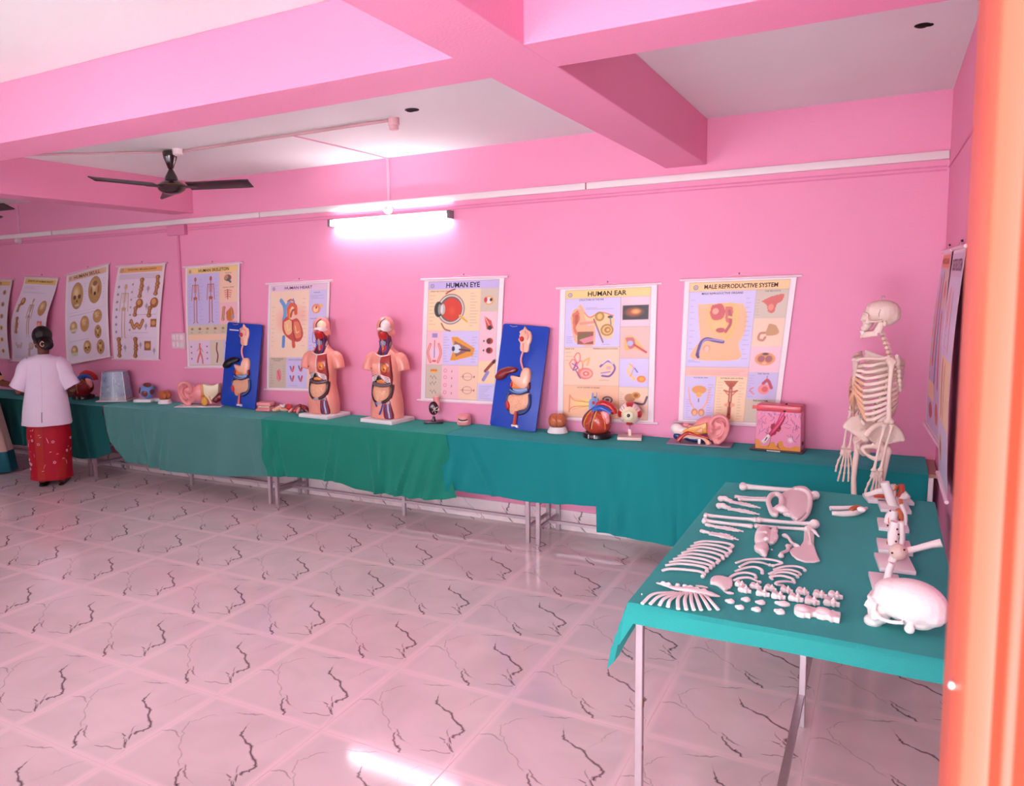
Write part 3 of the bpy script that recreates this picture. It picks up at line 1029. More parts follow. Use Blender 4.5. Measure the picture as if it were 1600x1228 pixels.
c.blob([(.27, .18), (.36, .17), (.40, .22), (.38, .27), (.30, .28), (.26, .24)], (206, 90, 90)); c.ell(.31, .22, .03, .03, (236, 160, 140)); c.blob([(.40, .19), (.47, .20), (.46, .30), (.41, .28)], (214, 110, 100)); c.line([(.44, .22), (.46, .30), (.42, .36)], .028, (190, 80, 90)); c.blob([(.28, .30), (.40, .29), (.40, .33), (.30, .34)], (246, 196, 130)); c.ell(.37, .35, .045, .024, (196, 80, 84)); c.line([(.44, .26), (.50, .28), (.48, .36), (.42, .41)], .022, (232, 190, 120))
c.line([(.40, .43), (.32, .42), (.24, .41), (.19, .44), (.16, .52)], .034, (96, 70, 140)); c.line([(.40, .425), (.30, .415), (.22, .42), (.18, .50)], .010, (180, 160, 210)); c.ell(.25, .475, .036, .036, (236, 160, 130)); c.ell(.25, .48, .022, .028, (246, 196, 170)); c.line([(.16, .52), (.17, .535)], .03, (80, 60, 130))
c.notes(.07, .12, .12, .50, 9, a=.35); c.notes(.585, .12, .655, .56, 14, (100, 90, 170), .4); c.notes(.07, .555, .20, .575, 2, (100, 90, 170)); c.notes(.10, .625, .64, .66, 3, (200, 110, 110), .4, .9)
c.blob([(.72, .16), (.80, .13), (.91, .115), (.90, .16), (.86, .18), (.84, .235), (.79, .23), (.77, .185)], (214, 100, 90)); c.ell(.81, .20, .025, .03, (232, 140, 120))
c.blob([(.81, .31), (.87, .32), (.91, .37), (.84, .39), (.79, .38)], (206, 150, 100)); c.line([(.78, .37), (.74, .375), (.73, .41), (.77, .42), (.79, .40)], .022, (196, 124, 90))
c.ell(.81, .545, .095, .062, (232, 150, 90)); c.ell(.775, .545, .033, .033, (170, 90, 90)); c.ell(.845, .545, .033, .033, (170, 90, 90)); c.ell(.81, .512, .03, .012, (90, 40, 50)); c.ell(.81, .575, .018, .012, (246, 180, 140))
c.ell(.83, .75, .055, .05, (240, 140, 140)); c.ell(.84, .75, .03, .028, (214, 90, 100)); c.line([(.82, .71), (.86, .69), (.90, .74)], .03, (190, 60, 90)); c.line([(.73, .74), (.70, .76), (.74, .785)], .012, (220, 110, 120)); c.line([(.85, .66), (.85, .70)], .008, (190, 60, 90))
c.ell(.20, .765, .075, .042, (232, 156, 90)); c.ell(.20, .80, .03, .026, (240, 180, 100)); c.line([(.20, .83), (.20, .85)], .010, (110, 60, 60))
for g in (-1, 1):
    c.line([(.20 + g * .11, .75), (.20 + g * .085, .85), (.20 + g * .04, .90)], .014, (240, 176, 150)); c.ell(.20 + g * .035, .925, .034, .038, (214, 140, 100)); c.ell(.20 + g * .035, .93, .02, .024, (240, 180, 140))
c.poly([(.44, .70), (.58, .70), (.54, .74), (.49, .74)], (190, 90, 60)); c.line([(.515, .73), (.515, .955)], .036, (176, 74, 60)); c.line([(.515, .76), (.515, .95)], .010, (240, 180, 140)); c.ell(.515, .865, .055, .022, (240, 170, 130)); c.line([(.45, .765), (.515, .775), (.58, .765)], .016, (200, 90, 60)); c.line([(.46, .77), (.50, .80)], .010, (200, 90, 60)); c.line([(.57, .77), (.53, .80)], .010, (200, 90, 60)); c.line([(.515, .85), (.515, .955)], .018, (150, 50, 50)); c.ell(.515, .95, .02, .016, (200, 100, 80))
c.notes(.07, .83, .13, .97, 9, (110, 96, 170), .4); c.notes(.285, .72, .35, .97, 14, (110, 96, 170), .4); c.notes(.38, .70, .45, .97, 14, a=.35); c.notes(.59, .70, .65, .97, 14, a=.35); c.notes(.68, .65, .74, .81, 9, (110, 96, 170), .4); c.notes(.68, .14, .72, .26, 6, a=.35); c.rect(.74, .86, .86, .885, (220, 90, 80))
c.frame(.05, .02, .95, .98)
for A in (((.05, .082), (.95, .082)), ((.67, .082), (.67, .98)), ((.36, .67), (.36, .98)), ((.05, .605), (.67, .605))):
    c.line(A, .003, (90, 60, 80), .6, sm=False)
poster(c, 'male reproductive system wall chart with an orange side view drawing', ((-1.205, 1.872), (-.505, 1.882), (-.597, .900), (-1.235, .888)), 'MALE REPRODUCTIVE SYSTEM', .052, .52, (.66, .030), [('MALE REPRODUCTIVE ORGANS', .36, .098, .38, .014, .01), ('THE PROSTATE', .81, .093, .14, .010, 0), ('POSTERIOR VIEW', .21, .68, .14, .010, 0), ('ANTERIOR VIEW OF PENIS', .515, .68, .22, .010, 0), ('THE TESTIS', .81, .645, .11, .011, .01), ('THE SCROTUM', .81, .83, .14, .010, .01)], cols=(62, 30, 40), bold=.02)

# --- human heart
c = base_cv(inner=(250, 218, 192), mx=.04)
c.rect(.04, .02, .96, .075, (240, 206, 226)); logo(c, .09, .05)
c.rect(.68, .075, .96, .70, LAV); c.rect(.04, .69, .33, .98, KHA); c.rect(.33, .69, .68, .98, LAV); c.rect(.68, .70, .96, .98, PEA)
c.ell(.40, .30, .30, .17, (248, 190, 170), soft=.7, a=.7); c.ell(.24, .36, .13, .17, (246, 180, 160), soft=.8, a=.7); c.ell(.54, .30, .15, .16, (246, 186, 170), soft=.8, a=.7)
c.line([(.22, .16), (.28, .22), (.30, .34)], .055, (112, 160, 214)); c.line([(.37, .17), (.31, .22), (.27, .34)], .045, (124, 168, 220)); c.line([(.28, .50), (.275, .585)], .05, (96, 144, 206)); c.line([(.44, .53), (.45, .585)], .055, (220, 96, 62))
c.blob([(.25, .35), (.33, .31), (.40, .34), (.50, .33), (.57, .40), (.60, .48), (.55, .54), (.44, .54), (.33, .50), (.26, .44)], (206, 84, 74)); c.blob([(.28, .36), (.37, .34), (.42, .38), (.41, .46), (.34, .48), (.29, .43)], (244, 190, 140)); c.blob([(.44, .36), (.51, .36), (.56, .43), (.56, .50), (.48, .51), (.44, .46)], (232, 130, 100)); c.line([(.42, .36), (.43, .44), (.47, .52)], .024, (180, 60, 60)); c.line([(.33, .38), (.35, .44), (.39, .42)], .010, (250, 224, 170)); c.line([(.47, .40), (.49, .46), (.53, .45)], .010, (250, 224, 170))
c.line([(.36, .31), (.35, .24), (.40, .20), (.46, .22), (.47, .28)], .055, (226, 100, 60)); c.line([(.39, .31), (.41, .26), (.44, .25)], .03, (180, 90, 60)); c.line([(.33, .17), (.38, .155), (.43, .17)], .02, (214, 90, 60)); c.line([(.42, .15), (.45, .20)], .018, (90, 130, 190)); c.line([(.36, .25), (.37, .33)], .02, (240, 150, 90))
c.notes(.07, .20, .13, .60, 10, a=.35); c.notes(.57, .13, .66, .60, 12, a=.35)
c.ell(.80, .245, .07, .062, (234, 150, 110)); c.ell(.79, .25, .04, .04, (250, 210, 170)); c.ell(.80, .235, .015, .018, (200, 70, 60)); c.ell(.88, .22, .03, .02, (246, 190, 120)); c.notes(.71, .12, .93, .16, 3, (120, 100, 170))
c.line([(.76, .46), (.84, .47), (.84, .54), (.76, .55), (.76, .46)], .012, (150, 120, 200)); c.line([(.78, .60), (.84, .62)], .012, (210, 90, 100)); c.notes(.70, .40, .74, .66, 8, (120, 100, 170)); c.notes(.88, .36, .94, .66, 9, (120, 100, 170))
c.blob([(.17, .82), (.22, .80), (.25, .86), (.22, .92), (.17, .89)], (234, 140, 150)); c.line([(.19, .82), (.23, .90)], .010, (200, 80, 100)); c.notes(.06, .75, .12, .95, 8, a=.35); c.notes(.27, .76, .32, .94, 7, a=.35)
for x, y in ((.43, .795), (.57, .79), (.43, .885), (.57, .885)):
    c.line([(x - .03, y - .018), (x - .01, y + .02)], .022, (80, 110, 190)); c.line([(x + .025, y - .018), (x + .008, y + .025)], .026, (214, 70, 80)); c.ell(x, y + .015, .018, .018, (232, 120, 120))
c.notes(.38, .95, .62, .965, 1); c.ell(.82, .82, .05, .06, (232, 130, 120)); c.notes(.72, .92, .92, .96, 2)
c.frame(.04, .02, .96, .98, a=.35)
poster(c, 'human heart wall chart with pale pink title band', ((-4.94, 1.930), (-4.235, 1.944), (-4.315, .964), (-5.02, .948)), 'HUMAN HEART', .048, .50, (.45, .026), [('THE PULSE', .80, .10, .10, .010, 0), ('BLOOD CIRCULATION', .80, .335, .18, .010, 0), ('FLOW OF BLOOD', .18, .705, .20, .010, 0), ('IN HEART', .18, .722, .12, .010, 0), ('WORK OF A HUMAN HEART', .50, .712, .26, .011, 0)], cols=(60, 26, 56), bold=.015)

# --- human skeleton
c = base_cv(inner=KHA, mx=.04)
c.rect(.04, .02, .96, .075, YEL); logo(c, .09, .05)
c.rect(.04, .075, .64, .58, (206, 194, 234)); c.rect(.64, .075, .96, .215, PEA); c.rect(.64, .215, .96, .37, PEA); c.rect(.64, .37, .96, .58, (246, 190, 200)); c.rect(.04, .58, .96, .67, (216, 200, 170)); c.rect(.04, .67, .96, .73, (246, 206, 180)); c.rect(.04, .73, .45, .97, (232, 206, 226)); c.rect(.45, .73, .70, .97, (222, 206, 186)); c.rect(.70, .73, .96, .97, LAV)
c.skel(.19, .105, .455, (196, 104, 84), .012); c.skel(.48, .105, .455, (186, 92, 74), .012)
c.notes(.07, .12, .12, .54, 13, (120, 110, 170), .4); c.notes(.26, .12, .34, .54, 13, (120, 110, 170), .4); c.notes(.56, .12, .62, .54, 13, (120, 110, 170), .4)
c.ell(.79, .135, .065, .045, (150, 90, 80)); c.ell(.765, .13, .035, .035, (200, 150, 110)); c.line([(.79, .15), (.84, .175)], .03, (90, 110, 110))
for i in range(4):
    c.line([(.73 + i * .005, .26 + i * .02), (.79, .25 + i * .02), (.86 - i * .005, .26 + i * .02)], .010, (220, 100, 90))
c.line([(.79, .25), (.79, .335)], .016, (180, 80, 70))
c.bone([(.72, .42), (.70, .53)], .035); c.blob([(.76, .46), (.86, .42), (.90, .47), (.88, .54), (.78, .54)], (206, 120, 60)); c.ell(.88, .51, .03, .03, (150, 160, 190)); c.bone([(.85, .42), (.87, .53)], .02)
for i in range(6):
    c.ell(.12 + i * .145, .615, .026, .016, (170, 90, 70) if i % 2 else (190, 130, 90)); c.notes(.09 + i * .145, .64, .15 + i * .145, .66, 2, a=.5)
c.line([(.25, .78), (.26, .84), (.22, .90), (.20, .945)], .030, (220, 110, 100)); c.line([(.26, .84), (.29, .90), (.30, .955)], .026, (220, 110, 100)); c.ell(.255, .765, .018, .016, (220, 120, 100)); c.line([(.20, .83), (.26, .80), (.31, .84)], .012, (220, 110, 100))
c.line([(.58, .76), (.57, .82), (.59, .88), (.57, .945)], .026, (150, 62, 50)); c.line([(.75, .76), (.82, .75), (.88, .76)], .03, (190, 110, 70)); c.line([(.82, .82), (.84, .94)], .012, (90, 80, 110)); c.line([(.76, .82), (.78, .90)], .012, (90, 80, 110))
for y in (.79, .85, .91):
    for x in (.09, .39):
        c.ell(x, y, .014, .012, (140, 110, 150))
c.frame(.04, .02, .96, .98, a=.35)
poster(c, 'human skeleton wall chart with two standing skeletons, behind the leaning blue board', ((-6.005, 2.118), (-5.285, 2.138), (-5.335, 1.148), (-6.05, 1.122)), 'HUMAN SKELETON', .048, .53, (.56, .030), [('THE SKULL', .80, .088, .12, .010, 0), ('THE PELVIC GIRDLE', .80, .225, .20, .010, 0)], cols=(70, 40, 26), bold=.014, curl=lambda u, v: .014 + .01 * math.sin(v * PI))

# --- movable joints chart
BR1, BR2 = (170, 104, 62), (216, 158, 104)
c = Cv(bg=(242, 222, 228)); c.rect(.05, .02, .95, .98, (236, 216, 232))
c.rect(.05, .02, .95, .075, (236, 176, 112)); c.notes(.07, .09, .92, .145, 4, a=.5, ln=.9); logo(c, .10, .05)
c.skel(.24, .19, .58, (206, 170, 130), .014)
for y in np.linspace(.22, .70, 7):
    c.ell(.09, y, .022, .02, (160, 140, 150)); c.ell(.38, y - .02, .018, .016, (170, 150, 160))


def joint(c, x, y, s, kind):
    if kind == 0:
        c.bone([(x, y - s), (x + .01, y - .2 * s)], s * .62, BR1, BR2); c.bone([(x + .005, y + .2 * s), (x - .01, y + s)], s * .6, BR1, BR2)
    elif kind == 1:
        c.ell(x, y - s * .2, s * .75, s * .7, BR1); c.ell(x - s * .1, y - .3 * s, s * .4, s * .4, BR2); c.bone([(x - s * .7, y + s * .3), (x - s * .8, y + s)], s * .5, BR1, BR2)
    elif kind == 2:
        c.line([(x - s, y - s * .3), (x - s * .5, y + s * .3), (x, y), (x + s * .5, y + s * .3), (x + s, y - s * .3)], s * .5, BR1); c.line([(x - s, y - s * .3), (x - s * .5, y + s * .3), (x, y), (x + s * .5, y + s * .3), (x + s, y - s * .3)], s * .2, BR2)
    else:
        c.rect(x - s * .7, y - s * .5, x + s * .7, y + s * .5, BR1); c.ell(x, y, s * .5, s * .4, BR2)


for x, y, s, k in ((.56, .24, .085, 0), (.88, .22, .085, 0), (.56, .42, .10, 1), (.86, .42, .11, 1), (.53, .62, .12, 2), (.87, .61, .085, 3), (.14, .87, .09, 0), (.50, .87, .09, 0), (.76, .85, .10, 3)):
    joint(c, x, y, s, k)
for x, y in ((.71, .25), (.71, .43), (.72, .64), (.27, .87), (.61, .84), (.90, .90)):
    c.ell(x, y, .034, .030, (196, 180, 196)); c.line([(x, y - .03), (x, y + .04)], .008, (120, 100, 110))
c.line([(.40, .15), (.40, .76)], .003, (150, 120, 150), .5, sm=False); c.line([(.05, .765), (.95, .765)], .003, (150, 120, 150), .5, sm=False)
for y in (.33, .51, .70):
    c.notes(.43, y, .92, y + .02, 1, a=.5)
poster(c, 'movable joints wall chart full of brown bones, left of the wall switches', ((-6.99, 2.158), (-6.285, 2.166), (-6.465, 1.190), (-7.155, 1.180)), 'SYNOVIAL (Movable) JOINTS', .048, .53, (.60, .022), cols=(120, 74, 40), bold=.015, curl=lambda u, v: .014 + .05 * math.sin(v * PI) * (.4 + .6 * (1 - u)))

# --- human skull
c = Cv(bg=(244, 228, 232)); c.rect(.05, .02, .95, .98, (238, 222, 236)); c.rect(.05, .02, .95, .085, (232, 190, 160)); logo(c, .10, .05)


def skull_art(c, x, y, rx, ry, kind):
    A, B = (196, 150, 96), (234, 206, 160)
    c.ell(x, y, rx * 1.03, ry * 1.03, (140, 100, 66)); c.ell(x, y, rx, ry, A); c.ell(x - rx * .15, y - ry * .25 / 1.42, rx * .7, ry * .6, B, soft=.8)
    if kind == 0:
        for g in (-1, 1):
            c.ell(x + g * rx * .4, y + ry * .10 / 1.42, rx * .26, ry * .17, (112, 76, 56))
        c.poly([(x, y + ry * .18), (x - rx * .14, y + ry * .36), (x + rx * .14, y + ry * .36)], (70, 44, 34)); c.rect(x - rx * .36, y + ry * .47, x + rx * .36, y + ry * .56, (240, 224, 200)); c.line([(x - rx * .36, y + ry * .51), (x + rx * .36, y + ry * .51)], .004, (110, 80, 60))
    elif kind == 1:
        c.ell(x, y + .04, rx * .16, ry * .14, (60, 40, 34)); c.ell(x, y - ry * .35, rx * .35, ry * .2, (150, 112, 80)); c.ell(x + rx * .55, y, rx * .16, ry * .3, (160, 120, 84)); c.ell(x - rx * .55, y, rx * .16, ry * .3, (160, 120, 84))
    elif kind == 2:
        c.line([(x - rx * .8, y), (x, y - ry * .2), (x + rx * .8, y)], .004, (120, 90, 60)); c.line([(x, y - ry * .6), (x, y)], .004, (120, 90, 60))


skull_art(c, .28, .26, .14, .20, 0); skull_art(c, .70, .24, .15, .20, 1); skull_art(c, .20, .60, .085, .09, 3); skull_art(c, .46, .585, .10, .12, 2); skull_art(c, .76, .53, .10, .10, 2); skull_art(c, .76, .70, .075, .10, 1); skull_art(c, .20, .86, .075, .08, 3); skull_art(c, .50, .845, .085, .10, 0); skull_art(c, .80, .87, .085, .11, 1)
c.rect(.12, .62, .28, .65, (214, 224, 200), .7); c.rect(.12, .88, .27, .92, (200, 214, 190), .7)
c.notes(.10, .46, .90, .485, 1); c.notes(.10, .745, .90, .765, 1); c.notes(.44, .13, .50, .36, 8, a=.35); c.notes(.88, .12, .93, .36, 8, a=.35); c.line([(.05, .44), (.95, .44)], .003, (150, 120, 150), .5, sm=False)
poster(c, 'human skull wall chart tilted up at its right corner', ((-7.845, 2.090), (-7.135, 2.190), (-7.205, 1.205), (-7.865, 1.105)), 'HUMAN SKULL', .052, .50, (.62, .038), cols=(120, 74, 60), bold=.02, curl=lambda u, v: .02 + .06 * v * (1 - u) + .02 * math.sin(v * PI))

# --- joints of human body
c = Cv(bg=(242, 224, 230)); c.rect(.04, .02, .96, .98, (236, 218, 234)); c.rect(.04, .02, .96, .08, (240, 200, 120)); c.notes(.08, .10, .60, .14, 3, (210, 110, 150)); c.notes(.08, .17, .92, .185, 1)
joint(c, .18, .30, .09, 1); skull_art(c, .80, .35, .11, .12, 3); c.skel(.48, .24, .46, (190, 150, 120), .018); joint(c, .15, .56, .08, 0); c.rect(.74, .50, .88, .60, (226, 120, 110)); c.ell(.80, .55, .05, .05, (240, 170, 150)); joint(c, .20, .80, .08, 2); joint(c, .55, .82, .09, 1); joint(c, .82, .80, .08, 0)
c.rect(.04, .66, .96, .98, (232, 222, 236), .5); c.notes(.08, .92, .90, .96, 2)
poster(c, 'joints of human body wall chart curling off the wall behind the woman\'s head', ((-8.60, 2.096), (-8.00, 2.060), (-8.30, 1.110), (-8.98, 1.110)), 'JOINTS OF HUMAN BODY', .050, .50, (.76, .028), cols=(70, 50, 40), bold=.02, curl=lambda u, v: .02 + .08 * math.sin(v * PI) ** 2)

# --- partly seen chart at the left edge
c = Cv(n=110, bg=(242, 224, 230)); c.rect(.04, .02, .96, .98, (236, 220, 232)); c.rect(.04, .02, .96, .075, (240, 190, 120))
for i, y in enumerate(np.linspace(.16, .90, 6)):
    for x in (.14, .32, .50, .68, .86):
        c.ell(x, y, .05, .045, (206, 170, 150) if i < 3 else (226, 200, 150)); c.ell(x, y, .02, .03, (140, 90, 80))
poster(c, 'wall chart cut off by the left edge, next to the joints chart', ((-9.62, 2.085), (-8.84, 2.068), (-9.02, 1.135), (-9.80, 1.16)), 'FACIAL BONES', .048, .50, (.5, .026), cols=(90, 50, 40), curl=lambda u, v: .02 + .05 * math.sin(v * PI))

# --- charts on the right hand wall (seen edge on)
c = Cv(n=120, asp=1.35, bg=(242, 222, 230)); c.rect(.05, .02, .95, .98, (206, 196, 222)); c.rect(.05, .02, .95, .09, (240, 150, 96)); c.rect(.45, .09, .95, .30, KHA)
c.line([(.3, .16), (.32, .4), (.28, .6)], .10, (196, 84, 80)); c.line([(.5, .14), (.52, .5), (.48, .75)], .08, (110, 100, 150)); c.line([(.72, .34), (.74, .70)], .09, (206, 96, 90)); c.ell(.78, .2, .08, .06, (214, 90, 70)); c.rect(.08, .72, .5, .82, CRM); c.ell(.3, .88, .12, .06, (196, 70, 60)); c.ell(.7, .86, .10, .08, (214, 120, 100))
for y in np.linspace(.3, .7, 6):
    c.ell(.12, y, .05, .04, (220, 170, 90))
c.notes(.56, .12, .66, .7, 12)
poster(c, 'chart with an orange heading on the right wall, nearer the corner', ((5.45, 2.00), (4.76, 1.985), (4.76, .965), (5.42, .985)), 'MUSCULAR', .055, .5, (.7, .03), wall='right', cols=(190, 60, 40), curl=lambda u, v: .012 + .018 * math.sin(v * PI) + .045 * v * (1 - u) + .006 * v)
c = Cv(n=120, asp=1.35, bg=(246, 228, 236)); c.rect(.05, .02, .95, .98, (214, 204, 230)); c.rect(.05, .02, .95, .12, (206, 190, 214)); c.rect(.05, .46, .95, .74, (246, 214, 170)); c.ell(.25, .25, .08, .12, (226, 150, 130)); c.line([(.2, .5), (.24, .7)], .08, (160, 80, 60)); c.line([(.45, .5), (.42, .72)], .05, (200, 100, 80)); c.ell(.24, .86, .12, .08, (214, 160, 110)); c.ell(.24, .86, .05, .04, (120, 70, 60)); c.line([(.5, .2), (.54, .42)], .06, (214, 120, 110)); c.notes(.1, .33, .4, .43, 6)
poster(c, 'chart on the right wall half hidden by the orange door frame', ((4.64, 1.985), (3.92, 1.97), (3.92, .89), (4.56, .875)), 'DIGESTIVE SYSTEM', .07, .5, (.8, .05), wall='right', cols=(120, 84, 100), curl=lambda u, v: .012 + .022 * math.sin(v * PI) + .022 * v)
# ================================================================== TABLES AND CLOTHS
TZ = 0.755          # table board top
CZ = 0.763          # cloth top
FY, BY = 5.085, 5.515
PLYW = mat('table_board', (176, 140, 120), .5)
RUST = mat('rust_patch', (150, 92, 62), .8)


def sq(mb, a, b, w=.025, d=None):
    """square steel section from a to b."""
    a, b = Vector(a), Vector(b)
    t = b - a
    q = t.to_track_quat('Z', 'Y').to_matrix().to_4x4()
    q.translation = (a + b) / 2
    st = len(mb.v)
    mb.box((0, 0, 0), (w, d or w, t.length))
    return mb.xform(q, st)


def bench_table(label, x0, x1, y0, y1, double=True, mid=True, group=None):
    t = thing('steel_leg_table', label, 'table', ((x0 + x1) / 2, (y0 + y1) / 2, 0), group=group)
    MB().bx((x0 + .004, y0, TZ - .02), (x1 - .004, y1, TZ)).build('table_top', PLYW, t, world=True, smooth=False)
    fr = MB()
    for y in (y0 + .02, y1 - .02):
        sq(fr, (x0 + .02, y, TZ - .035), (x1 - .02, y, TZ - .035))
    for x in (x0 + .035, x1 - .035):
        sq(fr, (x, y0 + .03, .12), (x, y1 - .03, .12), .02)
        sq(fr, (x, y0 + .03, .30), (x, y1 - .03, .30), .02)
    sq(fr, (x0 + .035, (y0 + y1) / 2, .12), (x1 - .035, (y0 + y1) / 2, .12), .022)
    fr.build('frame', STEEL, t, world=True, smooth=False)
    for x in (x0 + .035, x1 - .035):
        for y in (y0 + .018, y1 - .018):
            g = sq(MB(), (x, y, 0), (x, y, TZ - .02), .03)
            g.build('leg', STEEL, t, world=True, smooth=False, bevel=.003)
    if mid:
        g = sq(MB(), ((x0 + x1) / 2, (y0 + y1) / 2, 0), ((x0 + x1) / 2, (y0 + y1) / 2, TZ - .03), .028)
        g.build('leg', STEEL, t, world=True, smooth=False, bevel=.003)
    return t


bench_table('steel-legged bench table at the right end of the wall row, beneath the dark teal cloth', -2.155, .285, FY, BY)
bench_table('steel-legged bench table beneath the green cloth and the two torsos', -4.605, -2.165, FY, BY)
bench_table('steel-legged bench table beneath the faded grey-green cloth', -7.055, -4.615, FY, BY)
bench_table('steel-legged bench table at the far left behind the two women', -9.505, -7.065, FY, BY)


def cloth_mat(name, c):
    m = mat(name, c, .85, .15, var=.05, scale=5, bump=.25, bscale=260)
    m.node_tree.nodes['Principled BSDF'].inputs['Sheen Weight'].default_value = .45
    m.node_tree.nodes['Principled BSDF'].inputs['Sheen Tint'].default_value = (.22, .85, .80, 1)
    return m


C_DARK = cloth_mat('dark_teal_cloth', (16, 84, 84))
C_GREY = cloth_mat('faded_green_cloth', (80, 132, 128))
C_GREEN = cloth_mat('green_cloth', (30, 128, 108))
C_TEAL = cloth_mat('teal_cloth', (22, 130, 132))
C_TABLE = cloth_mat('sea_green_cloth', (46, 152, 146))


def wall_cloth(name, label, m, left, right, hem, dy=0.0, dz=0.0, amp=.012, seed=1, back=BY + .004):
    """left/right: lists of (t, x) for the edges, t=0 at the top fold, 1 at the hem; hem: list of (x, z)."""
    rnd = random.Random(seed)
    ph = [(rnd.uniform(4, 9), rnd.uniform(0, 6), rnd.uniform(.3, 1)) for _ in range(4)] + [(rnd.uniform(14, 24), rnd.uniform(0, 6), .35) for _ in range(2)]

    xa, xb = max(left[0][1], -8.5), right[0][1]
    fl = [(rnd.uniform(xa, xb), rnd.uniform(.018, .045), rnd.uniform(-.22, .22)) for _ in range(int(abs(xb - xa) * 4.5))]

    def ip(L, t):
        if t <= L[0][0]:
            return L[0][1]
        for (a, b), (c, d) in zip(L[:-1], L[1:]):
            if t <= c:
                k = (t - a) / (c - a)
                k = k * k * (3 - 2 * k) * .5 + k * .5
                return b + (d - b) * k
        return L[-1][1]

    yf, zt = FY - .012 - dy, CZ + dz

    def fn(u, w):
        # w: 0..0.3 across the top, .3..1 down the front
        if w < .3:
            k = w / .3
            x = ip(left, 0) * (1 - u) + ip(right, 0) * u
            y = back + (yf + .018 - back) * k
            z = zt + .0015 * math.sin(x * 9 + y * 13) * (1 - k)
            if w > .27:
                z -= .003
            return (x, y, z)
        t = (w - .3) / .7
        x = ip(left, t) * (1 - u) + ip(right, t) * u
        zh = ip(hem, x) if x > hem[0][0] else hem[0][1]
        z = zt - .010 - (zt - .010 - zh) * t
        f = sum(a * math.sin(x * q + p + .8 * t) for q, p, a in ph) / 2.6
        for fx, fw, fs in fl:
            dxx = x - fx - fs * (t - .2)
            f += 1.3 * math.exp(-(dxx / fw) ** 2) - .9 * math.exp(-((dxx - fw * 2.0) / (fw * 1.3)) ** 2)
        y = yf - .004 - amp * (t ** .7) * (1.0 + f) - .008 * t
        return (x, y, z)

    L = ip(right, 0) - ip(left, 0)
    mb = MB().grid(fn, max(24, int(L * 60)), 44)
    o = mb.build(name, m, solid=.0022)
    props(o, label, 'tablecloth')
    return o


def edge_pts(P, y=FY - .02, ztop=CZ):
    """pixel outline of a free vertical edge -> (t, x) list."""
    Q = [on_y(u, v, y) for u, v in P]
    z1 = Q[-1].z
    return [(min(max((ztop - q.z) / (ztop - z1), 0), 1), q.x) for q in Q]


def hem_pts(P, y=FY - .02):
    return [(q.x, q.z) for q in (on_y(u, v, y) for u, v in P)]


wall_cloth('tablecloth', 'dark teal cloth hanging over the far left table, rounded at its right edge', C_DARK,
           [(0, -9.52), (1, -9.52)], edge_pts([(158, 634), (166, 668), (174, 700), (176, 712)]), [(-9.6, .25), (-8.0, .245)] + hem_pts([(95, 706), (125, 716), (150, 716), (176, 708)]), amp=.010, seed=4)
wall_cloth('tablecloth', 'faded grey-green cloth with a curved left edge, under the blue leaning board', C_GREY,
           edge_pts([(161, 634), (168, 668), (182, 700), (200, 723)]), edge_pts([(413, 652), (417, 700), (421, 744)]), hem_pts([(200, 723), (222, 723), (245, 730), (262, 735), (300, 740), (350, 743), (421, 744)]), dy=.004, dz=.003, amp=.014, seed=9)
wall_cloth('tablecloth', 'green cloth under the two torso models, its right corner flared', C_GREEN,
           edge_pts([(409, 652), (413, 700), (420, 742)]), edge_pts([(698, 676), (702, 700), (708, 745), (716, 777)]), hem_pts([(420, 743), (470, 744), (505, 748), (535, 753), (560, 763), (600, 770), (645, 776), (690, 780), (716, 776)]), dy=.010, dz=.006, amp=.022, seed=12)
wall_cloth('tablecloth', 'teal cloth between the flared green cloth and the longer teal one', C_TEAL,
           edge_pts([(684, 675), (700, 765)]), edge_pts([(938, 694), (938, 788)]), hem_pts([(700, 765), (760, 772), (830, 783), (890, 787), (938, 791)]), dy=.004, dz=.003, amp=.013, seed=21)
wall_cloth('tablecloth', 'longest teal cloth, hanging nearly to the floor beside the skeleton table', C_TEAL,
           edge_pts([(929, 694), (932, 760), (935, 829)]), [(0, .236), (1, .226)], hem_pts([(935, 829), (1000, 842), (1058, 852), (1090, 857)]) + [(.3, .15)], dy=.012, dz=.006, amp=.012, seed=33)

# ---- display table in front
T2 = (-.705, .215, 2.545, 4.385)
t = thing('display_table', 'steel-legged display table in front, spread with white loose bones', 'table', (-.245, 3.46, 0))
MB().bx((T2[0], T2[2], TZ - .02), (T2[1], T2[3], TZ)).build('table_top', PLYW, t, world=True, smooth=False)
fr = MB()
for x in (T2[0] + .02, T2[1] - .02):
    sq(fr, (x, T2[2] + .02, TZ - .035), (x, T2[3] - .02, TZ - .035))
for y in (T2[2] + .02, T2[3] - .02):
    sq(fr, (T2[0] + .02, y, TZ - .035), (T2[1] - .02, y, TZ - .035))
sq(fr, (-.25, T2[2] + .06, .13), (-.25, T2[3] - .06, .13), .026)
fr.build('frame', STEEL, t, world=True, smooth=False)
for x, y in ((T2[0] + .012, T2[2] + .018), (T2[1] - .02, T2[2] + .018), (T2[0] + .012, T2[3] - .02), (T2[1] - .02, T2[3] - .02), (-.245, 3.405)):
    lg = sq(MB(), (x, y, 0), (x, y, TZ - .02), .026).build('leg', STEEL, t, world=True, smooth=False, bevel=.003)
    MB().box((x + .0132, y - .004, .16 + abs(y) * .03), (.002, .012, .018)).box((x + .0132, y + .002, .40), (.002, .01, .03)).build('rust_spot', RUST, lg, world=True, smooth=False)


